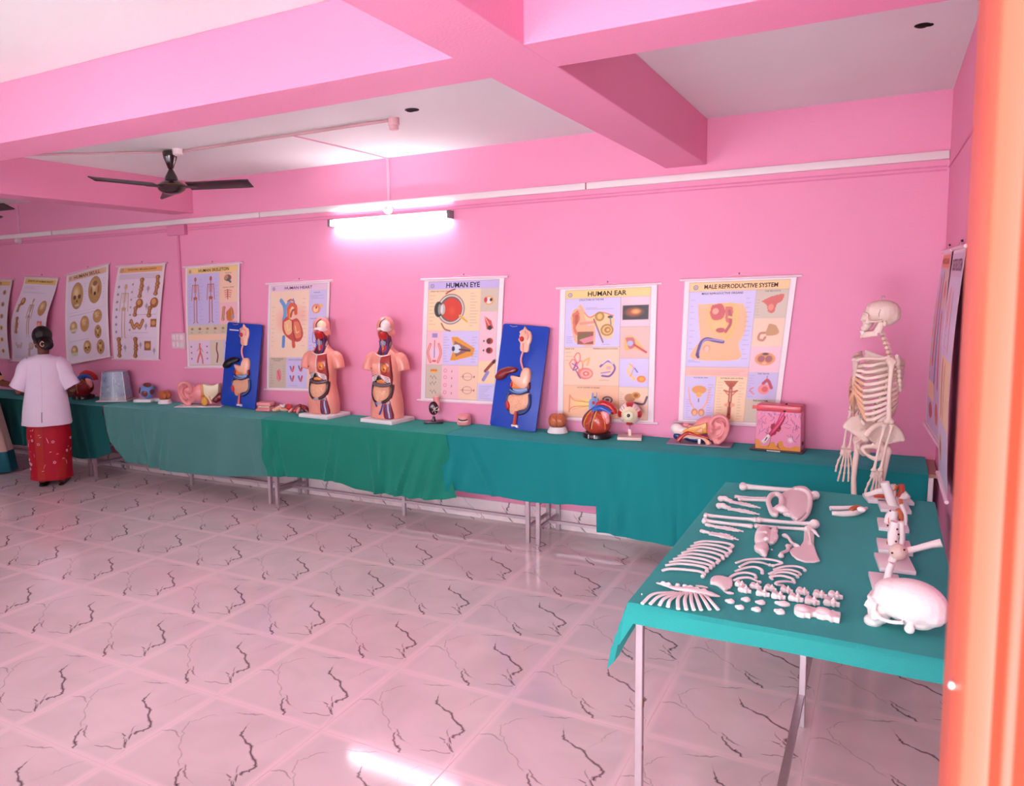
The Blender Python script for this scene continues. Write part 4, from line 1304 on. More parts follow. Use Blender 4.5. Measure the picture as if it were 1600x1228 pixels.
def cloth2():
    x0, x1, y0, y1 = T2[0] - .012, T2[1] + .012, T2[2] - .014, T2[3] + .01
    # parameter square that overhangs on all sides
    ox, oyf, oyb = .10, .062, .05
    nx, ny = 70, 120

    def fn(u, v):
        a = (x0 - ox) + (x1 - x0 + 2 * ox) * u
        b = (y0 - oyf) + (y1 - y0 + oyf + oyb) * v
        dx = max(x0 - a, 0) or max(a - x1, 0)
        dyf = max(y0 - b, 0)
        dyb = max(b - y1, 0)
        sx = -1 if a < x0 else (1 if a > x1 else 0)
        X = min(max(a, x0), x1)
        Y = min(max(b, y0), y1)
        z = CZ + .0012 * math.sin(a * 11 + b * 5) * math.sin(b * 7)
        drop = max(dx, dyf, dyb)
        if sx == -1:
            # the near left corner hangs as a longer flap
            k = max(0, 1 - (b - (y0 - oyf)) / .22)
            drop = max(dx, dyf, dyb) * (1 + 1.35 * k)
            X -= .010 * (dx > 0) + .035 * k * dx / ox + .006 * math.sin(b * 18) * dx / ox
            if dyf > 0:
                X -= .022 * dyf / oyf
        if sx == 1:
            X += .010
        if dyf > 0:
            Y -= .006 + .010 * dyf / oyf * (1 + .5 * math.sin(a * 9 + 1)) + (.02 * dx / ox if sx == -1 else 0)
        if dyb > 0:
            Y += .006
        return (X, Y, z - drop)

    return MB().grid(fn, nx, ny).build('tablecloth', C_TABLE, solid=.0022)


props(cloth2(), 'sea-green cloth on the front display table, with a flap hanging at its near corner', 'tablecloth')
# ================================================================== ANATOMY MODELS ON THE WALL TABLES
TOP = CZ + .009


def g_mat(name, c, rough=.35, **k):
    k.setdefault('coat', .25)
    k.setdefault('var', .08)
    return mat(name, c, rough, .45, **k)


M_SKIN = g_mat('model_skin', (240, 156, 138), .3, var=.04)
M_RED = g_mat('model_red', (196, 34, 36))
M_DRED = g_mat('model_dark_red', (126, 26, 34))
M_LUNG = g_mat('model_muscle_red', (176, 56, 52))
M_ORNG = g_mat('model_orange', (228, 134, 56))
M_PEACH = g_mat('model_peach_gut', (244, 178, 140), var=.14, scale=60, bump=.8, bscale=130)
M_PEACH2 = g_mat('model_peach', (246, 186, 156), var=.05)
M_BLUE = g_mat('model_blue', (44, 92, 182))
M_LBLUE = g_mat('model_light_blue', (134, 166, 216))
M_PURP = g_mat('model_purple', (86, 48, 110))
M_WHITE = g_mat('model_white', (244, 226, 220), var=.03)
M_CREAM = g_mat('model_cream', (240, 224, 186), var=.05)
M_GREY = g_mat('model_grey_colon', (104, 88, 96), var=.12, scale=50)
M_COLON = g_mat('model_dark_colon', (70, 44, 48), var=.15, scale=50)
M_BLACK = g_mat('model_black', (20, 16, 20))
M_YEL = g_mat('model_yellow_fat', (232, 168, 66), var=.1)
M_BRAIN = g_mat('model_brain', (206, 110, 66), .4, var=.2, scale=40, bump=1.0, bscale=90)
M_PINK = g_mat('model_pink', (240, 150, 150))
M_MAG = g_mat('model_magenta', (214, 60, 110))
M_BOARD = mat('royal_blue_board', (24, 66, 176), .4, .35, var=.04)
M_NAVY = g_mat('model_navy', (34, 50, 104))


def puff(mb, outline, h, M=None, flat=0.0, rings=(1, .97, .9, .78, .6, .38, .15)):
    """domed relief over a 2D outline (local xy, dome along +z)."""
    M = M or Matrix.Identity(4)
    P = [(q.x, q.y) for q in smooth_pts([(a, b, 0) for a, b in list(outline) + [outline[0]]], 3)[:-1]]
    cx = sum(p[0] for p in P) / len(P)
    cy = sum(p[1] for p in P) / len(P)
    R = [[M @ Vector((x, y, 0)) for x, y in P]]
    for s in rings:
        z = h * (flat + (1 - flat) * math.sqrt(max(0, 1 - s ** 2.4)))
        R.append([M @ Vector((cx + (x - cx) * s, cy + (y - cy) * s, z)) for x, y in P])
    return mb.loft(R)


# front plane transform: local x across, y up -> scene x, z; dome toward -Y
FRONT = Matrix(((1, 0, 0, 0), (0, 0, -1, 0), (0, 1, 0, 0), (0, 0, 0, 1)))

# ---------------------------------------------------------------- torso
SEC = [(.030, .160, .100, 0), (.10, .165, .108, 0), (.16, .160, .108, .0), (.22, .148, .098, 0), (.29, .134, .088, 0), (.36, .136, .094, .0), (.43, .146, .104, 0), (.49, .152, .104, .004), (.54, .150, .092, .008), (.575, .120, .076, .012),
       (.600, .078, .062, .014), (.625, .058, .054, .012), (.665, .054, .052, .006), (.70, .058, .064, -.004), (.74, .068, .080, -.006), (.78, .076, .090, 0), (.815, .075, .090, .004), (.845, .060, .074, .006), (.865, .036, .046, .008), (.872, .010, .014, .008)]


def sec(z):
    if z <= SEC[0][0]:
        return SEC[0][1:]
    for a, b in zip(SEC[:-1], SEC[1:]):
        if z <= b[0]:
            k = (z - a[0]) / (b[0] - a[0])
            return tuple(a[i] + (b[i] - a[i]) * k for i in (1, 2, 3))
    return SEC[-1][1:]


def fr_pt(x, z, off=0.0):
    rx, ry, cy = sec(z)
    k = max(0.0, 1 - (abs(x) / rx) ** 2.3)
    return Vector((x, cy - ry * k ** (1 / 2.3) - off, z))


def cvt(P):
    """drawing units of the torso sketch -> local x, z."""
    return [((a - 292) * .00088 * (1.22 if b < 470 else 1.0) + (.005 if b < 470 else 0), .03 + (1140 - b) * .000806) for a, b in P]


def on_front(mb, P, h, off=.001, flat=.5):
    """relief panel following the body's front."""
    pts = cvt(P)
    st = len(mb.v)
    puff(mb, pts, h, flat=flat)
    for i in range(st, len(mb.v)):
        x, z, d = mb.v[i]
        mb.v[i] = tuple(fr_pt(x, z, off + d - (.006 if d == 0 else 0)))
    return mb


def front_tube(mb, P, r, off=.004, n=7, sm=4):
    pts = [(a, b, 0) for a, b in cvt(P)]
    pts = smooth_pts(pts, sm)
    return mb.tube([fr_pt(p.x, p.y, off) for p in pts], r, n)


def torso(label, x, y, rz, scale=1.0, brain=None, twist=math.radians(14), lower=True):
    t = thing('torso_model', label, 'anatomical model', (x, y, TOP), rz, 'open torso models on white bases', scale=scale)
    MB().bx((-.172, -.150, 0), (.172, .150, .030)).build('base', WBASE, t, bevel=.003)
    b = MB()
    n = 28
    R = []
    zs = []
    for a, c in zip(SEC[:-1], SEC[1:]):
        for k in range(3):
            zs.append(a[0] + (c[0] - a[0]) * k / 3)
    zs.append(SEC[-1][0])
    for z in zs:
        rx, ry, cy = sec(z)
        R.append([Vector((math.copysign(abs(math.cos(q)) ** .87, math.cos(q)) * rx, cy + math.copysign(abs(math.sin(q)) ** .87, math.sin(q)) * ry, z)) for q in [2 * PI * i / n for i in range(n)]])
    b.loft(R)
    for s in (-1, 1):
        b.tube([(s * .125, .008, .545), (s * .165, .006, .52), (s * .186, 0, .475), (s * .196, -.004, .425)], [.044, .050, .049, .047], 14, ell=(1, 1.1))
        b.ball((s * .145, .008, .53), (.050, .058, .05))
        if s < 0:
            b.ball((s * .070, -.070, .47), (.052, .03, .05))
    b.ball((.074, .03, .735), (.012, .02, .03))
    b.ball((-.074, .03, .735), (.012, .02, .03))
    body = b.build('body', M_SKIN, t, remesh=.008, relax=5)
    Mt = Matrix.Rotation(twist, 4, 'Z') @ Matrix.Diagonal((.88, .95, 1, 1))
    body.matrix_local = Mt

    def part(nm, mb, m, **k):
        o = mb.build(nm, m, t, **k)
        o.matrix_local = Mt
        return o

    part('chest_cavity', on_front(MB(), [(288, 500), (335, 494), (385, 484), (400, 560), (404, 680), (396, 768), (350, 760), (300, 706), (284, 600)], .004), M_LUNG)
    part('inner_wall', on_front(MB(), [(386, 500), (404, 560), (412, 700), (402, 778), (390, 770), (396, 640)], .009), M_DRED)
    r, _, _ = sec(.45)
    p = fr_pt(cvt([(332, 620)])[0][0], .45, -.012)
    part('breast', MB().ball(p, (.040, .028, .040), nu=18, nv=12), M_ORNG)
    q = fr_pt(p.x, .45, .014)
    part('nipple', MB().ball((p.x + .002, q.y, .445), (.008, .006, .008)), M_DRED)
    q = fr_pt(cvt([(165, 618)])[0][0], .45, .004)
    part('nipple', MB().ball((q.x, q.y - .002, .447), (.007, .005, .007)), M_DRED)
    e = front_tube(MB(), [(205, 470), (245, 488), (276, 496), (330, 490), (378, 480)], .005)
    front_tube(e, [(276, 496), (276, 600), (270, 690)], .005)
    part('cut_edge', e, M_WHITE)
    for side in (0, 1):
        for k in range(4):
            if side:
                P = [(288 + k * 3, 682 + k * 8), (330, 700 + k * 14), (372, 712 + k * 18), (388, 742 + k * 14)]
            else:
                P = [(256 - k * 10, 684 + k * 16), (225, 694 + k * 14), (190, 706 + k * 15), (168, 728 + k * 14)]
            part('rib', front_tube(MB(), P, .0042, off=.007), M_WHITE)
    part('costal_gap', on_front(MB(), [(172, 700), (250, 684), (200, 765), (170, 780)], .003), M_PURP)
    part('costal_gap', on_front(MB(), [(290, 690), (372, 700), (388, 775), (310, 750)], .003), M_PURP)
    part('liver', on_front(MB(), [(262, 686), (292, 724), (280, 744), (200, 768)], .008), M_BLACK)
    part('stomach', on_front(MB(), [(235, 742), (290, 732), (330, 750), (325, 768), (240, 768)], .014), M_ORNG)
    part('transverse_colon', front_tube(MB(), [(185, 770), (220, 784), (280, 794), (340, 792), (388, 776)], [.015, .017, .017, .017, .014], off=.008, n=10), M_GREY)
    c = front_tube(MB(), [(392, 780), (398, 840), (388, 900), (350, 945), (300, 966)], .015, off=.004, n=10)
    part('descending_colon', c, M_COLON)
    c = front_tube(MB(), [(178, 785), (164, 830), (168, 890), (195, 940), (230, 968)], .013, off=.004, n=10)
    part('ascending_colon', c, M_COLON)
    part('flank_muscle', on_front(MB(), [(150, 790), (166, 800), (158, 880), (172, 940), (150, 900), (140, 840)], .008), M_RED)
    part('flank_muscle', on_front(MB(), [(404, 790), (418, 790), (414, 870), (396, 930), (402, 860)], .010), M_DRED)
    part('small_intestine', on_front(MB(), [(190, 800), (275, 808), (370, 804), (384, 850), (370, 905), (320, 946), (262, 962), (212, 940), (180, 890), (176, 840)], .028, flat=.35), M_PEACH)
    part('thigh_muscles', on_front(MB(), [(316, 985), (370, 940), (398, 1000), (418, 1132), (322, 1134), (312, 1060)], .004), M_DRED)
    v = [(M_BLUE, 340), (M_RED, 352), (M_LBLUE, 364), (M_WHITE, 374), (M_BLUE, 386), (M_RED, 396)]
    for mm, xx in v:
        part('vessel', front_tube(MB(), [(xx - 6, 985), (xx - 4, 1040), (xx + 4, 1090), (xx + 6, 1128)], .0042, off=.008), mm)
    part('bladder_edge', front_tube(MB(), [(215, 965), (250, 978), (300, 972), (345, 950)], .006, off=.006), M_LBLUE)
    if lower:
        part('vessel', front_tube(MB(), [(305, 985), (292, 1030), (272, 1075), (262, 1092)], [.006, .007, .009, .007], off=.005), M_BLUE)
        part('vessel', front_tube(MB(), [(215, 975), (226, 1000), (232, 1012)], .007, off=.004), M_BLUE)
        part('pubic_fold', front_tube(MB(), [(240, 1080), (262, 1095), (300, 1088)], .004, off=.001), M_PINK)
    else:
        part('pubic_fold', front_tube(MB(), [(225, 975), (262, 1030), (282, 1060), (292, 1128)], .004, off=.001), M_SKIN)
    # neck and face window
    part('throat', on_front(MB(), [(262, 250), (290, 232), (330, 240), (344, 300), (345, 380), (348, 480), (300, 488), (246, 478), (232, 462), (258, 430), (256, 330)], .006), M_DRED)
    part('tongue_muscle', on_front(MB(), [(262, 262), (290, 240), (330, 260), (330, 318), (270, 322)], .018), M_RED)
    part('thyroid_cartilage', on_front(MB(), [(262, 345), (308, 345), (306, 388), (266, 388)], .018), M_LBLUE)
    part('thyroid', on_front(MB(), [(272, 395), (318, 395), (322, 436), (292, 452), (268, 436)], .018), M_RED)
    for mm, P in ((M_PURP, [(340, 320), (338, 400), (330, 478)]), (M_BLUE, [(330, 310), (326, 400), (320, 478)]), (M_BLUE, [(256, 345), (258, 420), (262, 478)]), (M_PURP, [(270, 450), (280, 482)]), (M_RED, [(250, 340), (250, 420), (240, 470)])):
        part('vessel', front_tube(MB(), P, .0045, off=.010), mm)
    hb = MB().ball((.026, -.045, .800), (.048, .050, .046), nu=18, nv=12, warp=lambda d: 1 + .03 * math.sin(14 * d.x) * math.sin(12 * d.z))
    part('brain', hb, brain or M_WHITE)
    part('face_bones', on_front(MB(), [(250, 232), (258, 212), (300, 200), (350, 205), (352, 240), (330, 246), (292, 226)], .014), M_WHITE)
    part('skull_cut', MB().tube([fr_pt(.000, .775, .004), fr_pt(-.006, .80, .006), fr_pt(.0, .825, .008), fr_pt(.014, .842, .010), Vector((.03, -.05, .858))], .0045, 6, smooth=3), M_GREY)
    return t


torso('left open torso model with cream brain, in front of the human heart chart', -4.215, 5.350, math.radians(-6), .985, M_CREAM, twist=math.radians(16), lower=False)
torso('right open torso model with blue vessels at the groin, standing alone before plain wall', -3.555, 5.345, math.radians(-7), .99)

# ---------------------------------------------------------------- digestive boards
def digestive_board(label, x, y, rz, tilt, lean, w=.385, h=.79, dark=False, plate=False):
    t = thing('digestive_board', label, 'anatomical model', (x, y, TOP + .012), rot=(-tilt, lean, rz))
    t.rotation_mode = 'XYZ'
    o = []
    r = .018
    for cx, cy, a0 in ((w / 2 - r, r, -90), (w / 2 - r, h - r, 0), (-w / 2 + r, h - r, 90), (-w / 2 + r, r, 180)):
        for k in range(5):
            a = math.radians(a0 + k * 22.5)
            o.append((cx + r * math.cos(a), cy + r * math.sin(a)))
    MB().prism(o, .014, FRONT).build('board', M_BOARD, t, bevel=.002)

    def bp(L):
        q = []
        for px, py in L:
            v = (py - 90) / 1025
            u = (px - (215 - 150 * v)) / 485
            q.append(((u - .5) * w, h * (1 - v)))
        return q

    F2 = FRONT @ Matrix.Translation((0, 0, .013))

    def rel(nm, L, hh, m, flat=.5):
        puff(MB_ := MB(), bp(L), hh, F2, flat=flat)
        return MB_.build(nm, m, t)

    def tb(nm, L, r_, m, z=.012, n=8):
        pts = smooth_pts([(a, b, 0) for a, b in bp(L)], 4)
        return MB().tube([F2 @ Vector((p.x, p.y, z)) for p in pts], r_, n).build(nm, m, t)

    hd = rel('head_section', [(450, 100), (480, 135), (512, 152), (522, 200), (512, 250), (498, 280), (488, 335), (466, 356), (412, 352), (400, 325), (402, 275), (388, 250), (382, 236), (396, 216), (392, 200), (402, 180), (395, 162), (412, 146), (436, 132)], .022, M_PEACH2)
    rel('tongue', [(402, 215), (425, 202), (447, 215), (446, 245), (424, 258), (402, 245)], .032, M_RED)
    for L in ([(480, 160), (492, 200), (480, 235)], [(460, 150), (466, 175)], [(438, 270), (436, 340)]):
        tb('gland', L, .0045, M_PINK, .022)
    tb('oesophagus', [(434, 350), (416, 400), (412, 450), (424, 500), (436, 530)], .0085, M_PINK)
    rel('stomach', [(430, 530), (455, 506), (495, 508), (513, 545), (506, 620), (482, 682), (440, 712), (385, 700), (340, 672), (306, 632), (304, 600), (340, 596), (400, 606), (424, 580)], .042, M_PEACH2, .4)
    rel('pancreas', [(308, 655), (330, 642), (356, 676), (420, 706), (380, 722), (320, 722), (302, 700)], .024, M_ORNG)
    rel('gallbladder', [(306, 668), (324, 660), (328, 690), (312, 714), (300, 700)], .034, M_RED)
    rel('spleen', [(488, 630), (504, 650), (500, 710), (484, 712)], .024, M_DRED)
    rel('liver', [(136, 622), (178, 562), (250, 522), (320, 510), (372, 526), (350, 562), (284, 586), (222, 640), (172, 658), (140, 648)], .040, M_BLACK if dark else M_DRED, .45)
    rel('mesentery', [(322, 722), (400, 716), (470, 700), (476, 725), (400, 752), (320, 745)], .018, M_LBLUE)
    tb('large_intestine', [(296, 742), (345, 764), (405, 764), (455, 742), (488, 722)], .013, M_NAVY, .014, 10)
    tb('colon_band', [(298, 736), (345, 756), (405, 756), (455, 736), (484, 718)], .0042, M_LBLUE, .026)
    tb('large_intestine', [(282, 770), (262, 830), (264, 900), (280, 945)], .013, M_NAVY, .010, 10)
    tb('large_intestine', [(494, 760), (498, 840), (476, 905), (430, 945), (380, 960)], .013, M_NAVY, .010, 10)
    rel('small_intestine', [(288, 790), (350, 776), (430, 768), (490, 748), (496, 800), (480, 868), (440, 912), (384, 930), (332, 972), (296, 968), (286, 930), (270, 860), (272, 812)], .030, M_PEACH, .5)
    rel('caecum', [(246, 880), (270, 845), (298, 885), (292, 925), (262, 935)], .036, M_RED)
    tb('rectum', [(362, 940), (352, 990), (344, 1040), (340, 1075)], [.013, .015, .016, .017], M_LUNG if not dark else M_RED, .014, 10)
    rel('rectum_tip', [(304, 1075), (340, 1066), (376, 1075), (372, 1098), (340, 1090), (308, 1098)], .024, M_WHITE)
    MB().tube([F2 @ Vector((-w * .34, h * .985, .004)), F2 @ Vector((-w * .26, h * .975, .012)), F2 @ Vector((-w * .18, h * .985, .004))], .0022, 6, smooth=3).build('hanging_wire', STEEL, t)
    if plate:
        MB().bx((-w * .42, -.016, h * .905), (-w * .15, -.0135, h * .918)).build('name_strip', M_WHITE, t, smooth=False)
    return t


digestive_board('right-hand blue digestive board, leaning between the human eye and human ear charts', -2.425, 5.352, math.radians(-2), math.radians(10.5), math.radians(4))
digestive_board('left-hand blue digestive board with a dark liver, covering part of the human skeleton chart', -5.262, 5.39, math.radians(2), math.radians(7.0), math.radians(3.5), w=.42, dark=True, plate=True)


# ---------------------------------------------------------------- heart
def heart(label, x, y, rz, scale, wall, lying=0.0):
    t = thing('heart_model', label, 'anatomical model', (x, y, TOP), rz, scale=scale)
    MB().lathe([(.092, 0), (.100, .004), (.100, .026), (.094, .036), (.080, .036), (.076, .028)], n=28).build('base', M_BLACK, t)
    for a in (-1.9, -1.45):
        MB().box((.100 * math.cos(a), .100 * math.sin(a), .018), (.006, .004, .028), (0, 0, a + PI / 2)).build('base_pin', M_WHITE, t)
    sx = .105 if not lying else .125
    c = Vector((0, 0, .112)) if not lying else Vector((-.02, 0, .105))
    v = MB().ball(c, (sx, .085, .092), rot=(0, lying, 0), nu=24, nv=18, warp=lambda d: 1 + .10 * max(0, -d.z) * 0 + .025 * math.sin(5 * d.x + 3 * d.z) + (.08 * d.z if d.z > 0 else 0))
    vo = v.build('ventricles', wall, t)

    def srf(th, ph, k=1.02):
        d = Vector((math.sin(ph) * math.cos(th), math.sin(ph) * math.sin(th), math.cos(ph)))
        kk = (1 + .025 * math.sin(5 * d.x + 3 * d.z) + (.08 * d.z if d.z > 0 else 0)) * k
        return c + rotm((0, lying, 0)) @ Vector((d.x * sx * kk, d.y * .085 * kk, d.z * .092 * kk))

    for th0, th1, m, r in ((-1.3, -1.75, M_YEL, .0042), (-1.42, -1.88, M_NAVY, .0028), (-1.9, -2.5, M_YEL, .003), (-1.0, -.7, M_ORNG, .003), (-2.3, -2.8, M_NAVY, .0022)):
        MB().tube([srf(th0 + (th1 - th0) * k / 6, .25 + k * .30) for k in range(7)], r, 6, smooth=2).build('coronary_vessel', m, t)
    for a, b_ in (((-1.6, .9), (-1.15, 1.3)), ((-1.75, 1.35), (-2.2, 1.7)), ((-1.3, .8), (-.9, .9))):
        MB().tube([srf(*a), srf((a[0] + b_[0]) / 2, (a[1] + b_[1]) / 2 + .06), srf(*b_)], .0024, 6, smooth=3).build('coronary_vessel', M_ORNG, t)
    MB().tube([(.0, -.03, .17), (-.012, -.032, .20), (.03, -.036, .218), (.075, -.034, .205), (.105, -.03, .182)], [.022, .024, .022, .021, .020], 12, smooth=3).build('pulmonary_artery', M_BLUE, t)
    MB().tube([(-.01, .005, .20), (.0, 0, .225), (.04, -.004, .245), (.09, 0, .228), (.118, .004, .195), (.124, .004, .175)], [.022, .026, .027, .026, .022, .018], 12, smooth=3).build('aorta', M_RED, t)
    MB().ball((.075, -.045, .165), (.030, .022, .034)).ball((.086, -.042, .135), (.020, .018, .030)).ball((.060, -.05, .185), (.02, .016, .018)).build('atrium', M_PINK, t, remesh=.006, relax=3)
    if not lying:
        MB().tube([(-.045, 0, .17), (-.045, 0, .215), (-.036, 0, .25), (-.012, 0, .262)], [.016, .018, .022, .024], 10, smooth=3).ball((-.028, -.006, .245), (.034, .024, .034)).build('vena_cava', M_LBLUE, t)
        for px, pz, r in ((-.034, .318, .008), (-.004, .322, .005)):
            MB().tube([(px + .006, 0, .25), (px, 0, .285), (px, 0, pz)], [r * 1.3, r, r * .6], 8).build('vessel_stub', M_LBLUE, t)
        MB().ball((-.020, -.028, .250), (.011, .006, .012)).build('vessel_opening', M_RED, t)
    else:
        MB().tube([(.0, .01, .20), (.02, .01, .235), (.05, .01, .262)], [.02, .017, .015], 10).build('vessel_stub', M_NAVY, t)
        MB().ball((.11, -.02, .205), (.035, .03, .03)).build('vessel_stub', M_RED, t)
    return t


M_HEART = g_mat('heart_wall', (186, 66, 50), .3, var=.3, scale=26)
M_HEART2 = g_mat('dark_heart_wall', (140, 34, 38), .3, var=.25, scale=26)
heart('heart model with light blue vessels on a black dish, beside the eyeball model', -1.760, 5.335, 0, 1.0, M_HEART)
heart('dark red heart model on a black base, just right of the woman in white', -7.39, 5.29, math.radians(36), 1.12, M_HEART2, lying=-.35)

# ---------------------------------------------------------------- eyeball
t = thing('eyeball_model', 'eyeball model with red muscles on a rod and pink square base', 'anatomical model', (-1.540, 5.385, TOP), math.radians(14))
MB().bx((-.082, -.085, 0), (.082, .075, .020)).build('base', mat('pale_pink_base', (240, 206, 196), .4), t, bevel=.002)
MB().bx((-.010, -.010, .02), (.010, .010, .066)).build('socket', mat('pale_pink_base', (240, 206, 196), .4), t, bevel=.002)
MB().tube([(0, 0, .06), (0, 0, .115)], .0035, 8).build('rod', STEEL, t)
EC = Vector((0, 0, .178))
er = .078
MB().ball(EC, er, nu=32, nv=22).build('eyeball', g_mat('eye_white', (244, 222, 214), .25, var=.03), t)
for k in range(4):
    a = k * PI / 2

    def mus(u, v, a=a):
        th = a + (u - .5) * (.75 - .12 * v)
        ph = 1.72 - v * .92
        R_ = er * (1.008 + .05 * math.sin(min(1, (1 - v) * 1.6) * PI / 2) * math.sin(PI * min(max(u, .0), 1)) + .015)
        return EC + Vector((math.sin(ph) * math.cos(th) * R_, -math.cos(ph) * R_, math.sin(ph) * math.sin(th) * R_))

    MB().grid(mus, 9, 9).build('muscle', g_mat('eye_muscle', (190, 34, 34), .3, var=.2), t, solid=.002)
rv = random.Random(5)
vn = MB()
for k in range(26):
    th = rv.uniform(0, 2 * PI)
    P = []
    for i in range(5):
        ph = 1.25 - i * .13
        q = th + rv.uniform(-.06, .06)
        P.append(EC + Vector((math.sin(ph) * math.cos(q), -math.cos(ph), math.sin(ph) * math.sin(q))) * er * 1.004)
    vn.tube(P, .0010, 4)
props(vn.build('blood_vessels', M_RED, t), kind='stuff')
MB().ball(EC + Vector((.0, -.012, 0)), er * .90, nu=26, nv=16).build('cornea_rim', M_CREAM, t)
fc = EC + Vector((-.006, -er - .004, .0))
MB().lathe([(.0, 0), (.029, 0), (.031, .004), (.031, .012)][::-1], fc, 26, (PI / 2, 0, 0)).build('iris', g_mat('iris_khaki', (170, 150, 84), .3, var=.25, scale=120), t)
MB().lathe([(.017, -.001), (.018, .002), (.017, .003)], fc + Vector((0, -.0115, 0)), 22, (PI / 2, 0, 0)).build('iris_ring', M_CREAM, t)
MB().lathe([(.012, -.001), (.013, .003), (.008, .005)], fc + Vector((0, -.0125, 0)), 22, (PI / 2, 0, 0)).build('pupil', M_BLACK, t)

# ---------------------------------------------------------------- brains
def brain(label, x, y, rz, s=1.0, frontal=True):
    t = thing('brain_model', label, 'anatomical model', (x, y, TOP), rz, scale=s)
    MB().lathe([(.074, 0), (.076, .004), (.062, .040), (.056, .046), (.046, .040)], n=26).build('base', WBASE, t)
    for sx in (-1, 1):
        w = lambda d: 1 + .05 * math.sin(15 * d.x + 5 * d.z) * math.sin(13 * d.z + 4 * d.y) + .03 * math.sin(20 * d.y + 3 * d.x)
        MB().ball((sx * .0215, 0, .090), (.046, .070 if frontal else .05, .052), rot=(0, sx * .10, 0), nu=28, nv=22, warp=w).build('hemisphere', M_BRAIN, t)
    MB().ball((0, .01, .055), (.036, .04, .018)).build('brain_stem', M_BRAIN, t)
    return t


brain('brown brain model in a white cup, right of the right-hand blue board', -2.085, 5.40, math.radians(18))
brain('orange-brown brain model on a white cup, between the blue ball and the pink ear', -6.235, 5.37, math.radians(75), .92)


# ---------------------------------------------------------------- ears
def pinna(mb, c, s, mir=1):
    """outer ear facing -Y, height about 2*s."""
    c = Vector(c)
    P = lambda a, b, d=0: c + Vector((a * s * mir, -d * s, b * s))
    mb.tube([P(-.30, .10, .2), P(-.42, .45, .2), P(-.20, .86, .25), P(.22, .98, .25), P(.58, .74, .25), P(.66, .25, .22), P(.56, -.25, .2), P(.32, -.62, .18), P(.02, -.88, .12)], [.12 * s, .13 * s, .14 * s, .14 * s, .14 * s, .13 * s, .12 * s, .12 * s, .14 * s], 10, smooth=4)
    mb.tube([P(-.02, .62, .12), P(.30, .52, .18), P(.38, .15, .2), P(.26, -.25, .2), P(.0, -.42, .18)], [.06 * s, .09 * s, .10 * s, .10 * s, .09 * s], 8, smooth=4)
    mb.tube([P(-.36, .12, .16), P(-.1, .10, .12), P(.14, .22, .08)], [.08 * s, .07 * s, .05 * s], 8, smooth=3)
    mb.ball(P(-.06, -.76, .06), (.24 * s, .14 * s, .26 * s))
    mb.ball(P(-.34, -.10, .22), (.12 * s, .10 * s, .16 * s))
    mb.ball(P(.10, .12, -.08), (.56 * s, .14 * s, .82 * s))
    mb.ball(P(-.40, 0, -.02), (.30 * s, .18 * s, .75 * s))
    return mb


t = thing('ear_model', 'ear model on a grey slab with a red canal, below the male chart', 'anatomical model', (-1.058, 5.36, TOP), math.radians(3))
MB().bx((-.205, -.075, 0), (.205, .095, .010)).build('base', mat('grey_slab', (142, 120, 140), .35), t, bevel=.002)
pinna(MB(), (.115, -.005, .105), .100).ball((.03, .03, .13), (.075, .04, .055), (0, -.5, 0)).ball((-.01, .045, .115), (.06, .03, .03), (0, -.5, 0)).build('outer_ear', M_PINK, t, remesh=.005, relax=2)
MB().prism([(-.115, .085), (-.05, .12), (.0, .135), (.045, .155), (.05, .085), (.0, .072), (-.06, .070)], .05, FRONT @ Matrix.Translation((0, 0, -.02))).build('cut_bone', M_YEL, t, bevel=.004)
MB().prism([(-.07, .088), (-.02, .098), (.02, .122), (.03, .086), (-.02, .08)], .006, FRONT @ Matrix.Translation((0, 0, .029))).build('cut_marrow', M_ORNG, t, bevel=.001)
MB().tube([(-.135, -.035, .022), (-.115, -.035, .048), (-.085, -.034, .072), (-.062, -.034, .078), (-.02, -.034, .066), (.03, -.034, .060), (.062, -.034, .052)], [.016, .013, .012, .013, .008, .008, .006], 10, smooth=4).build('ear_canal', M_RED, t)
MB().tube([(-.10, -.025, .050), (-.05, -.03, .058), (.02, -.03, .050), (.055, -.03, .025), (.06, -.03, .010)], [.012, .009, .009, .014, .022], 10, smooth=4).build('cut_skin', M_PEACH2, t)
MB().ball((-.15, .02, .090), (.052, .03, .040), (0, .45, 0)).ball((-.11, .02, .082), (.05, .03, .028)).build('temporal_bone', M_WHITE, t, remesh=.006, relax=3)
MB().ball((-.095, .03, .122), (.02, .015, .014)).ball((-.07, .03, .112), (.018, .013, .012)).build('inner_ear', M_PINK, t)
MB().ball((-.145, .01, .045), (.03, .02, .025)).build('brain_section', M_NAVY, t)
MB().ball((-.02, .0, .035), (.085, .03, .022)).build('brain_section', M_NAVY, t)
MB().ball((-.03, -.004, .048), (.07, .03, .016)).build('cartilage', M_WHITE, t)
MB().bx((-.006, -.042, .008), (.012, -.028, .045)).build('support', M_WHITE, t, bevel=.003)

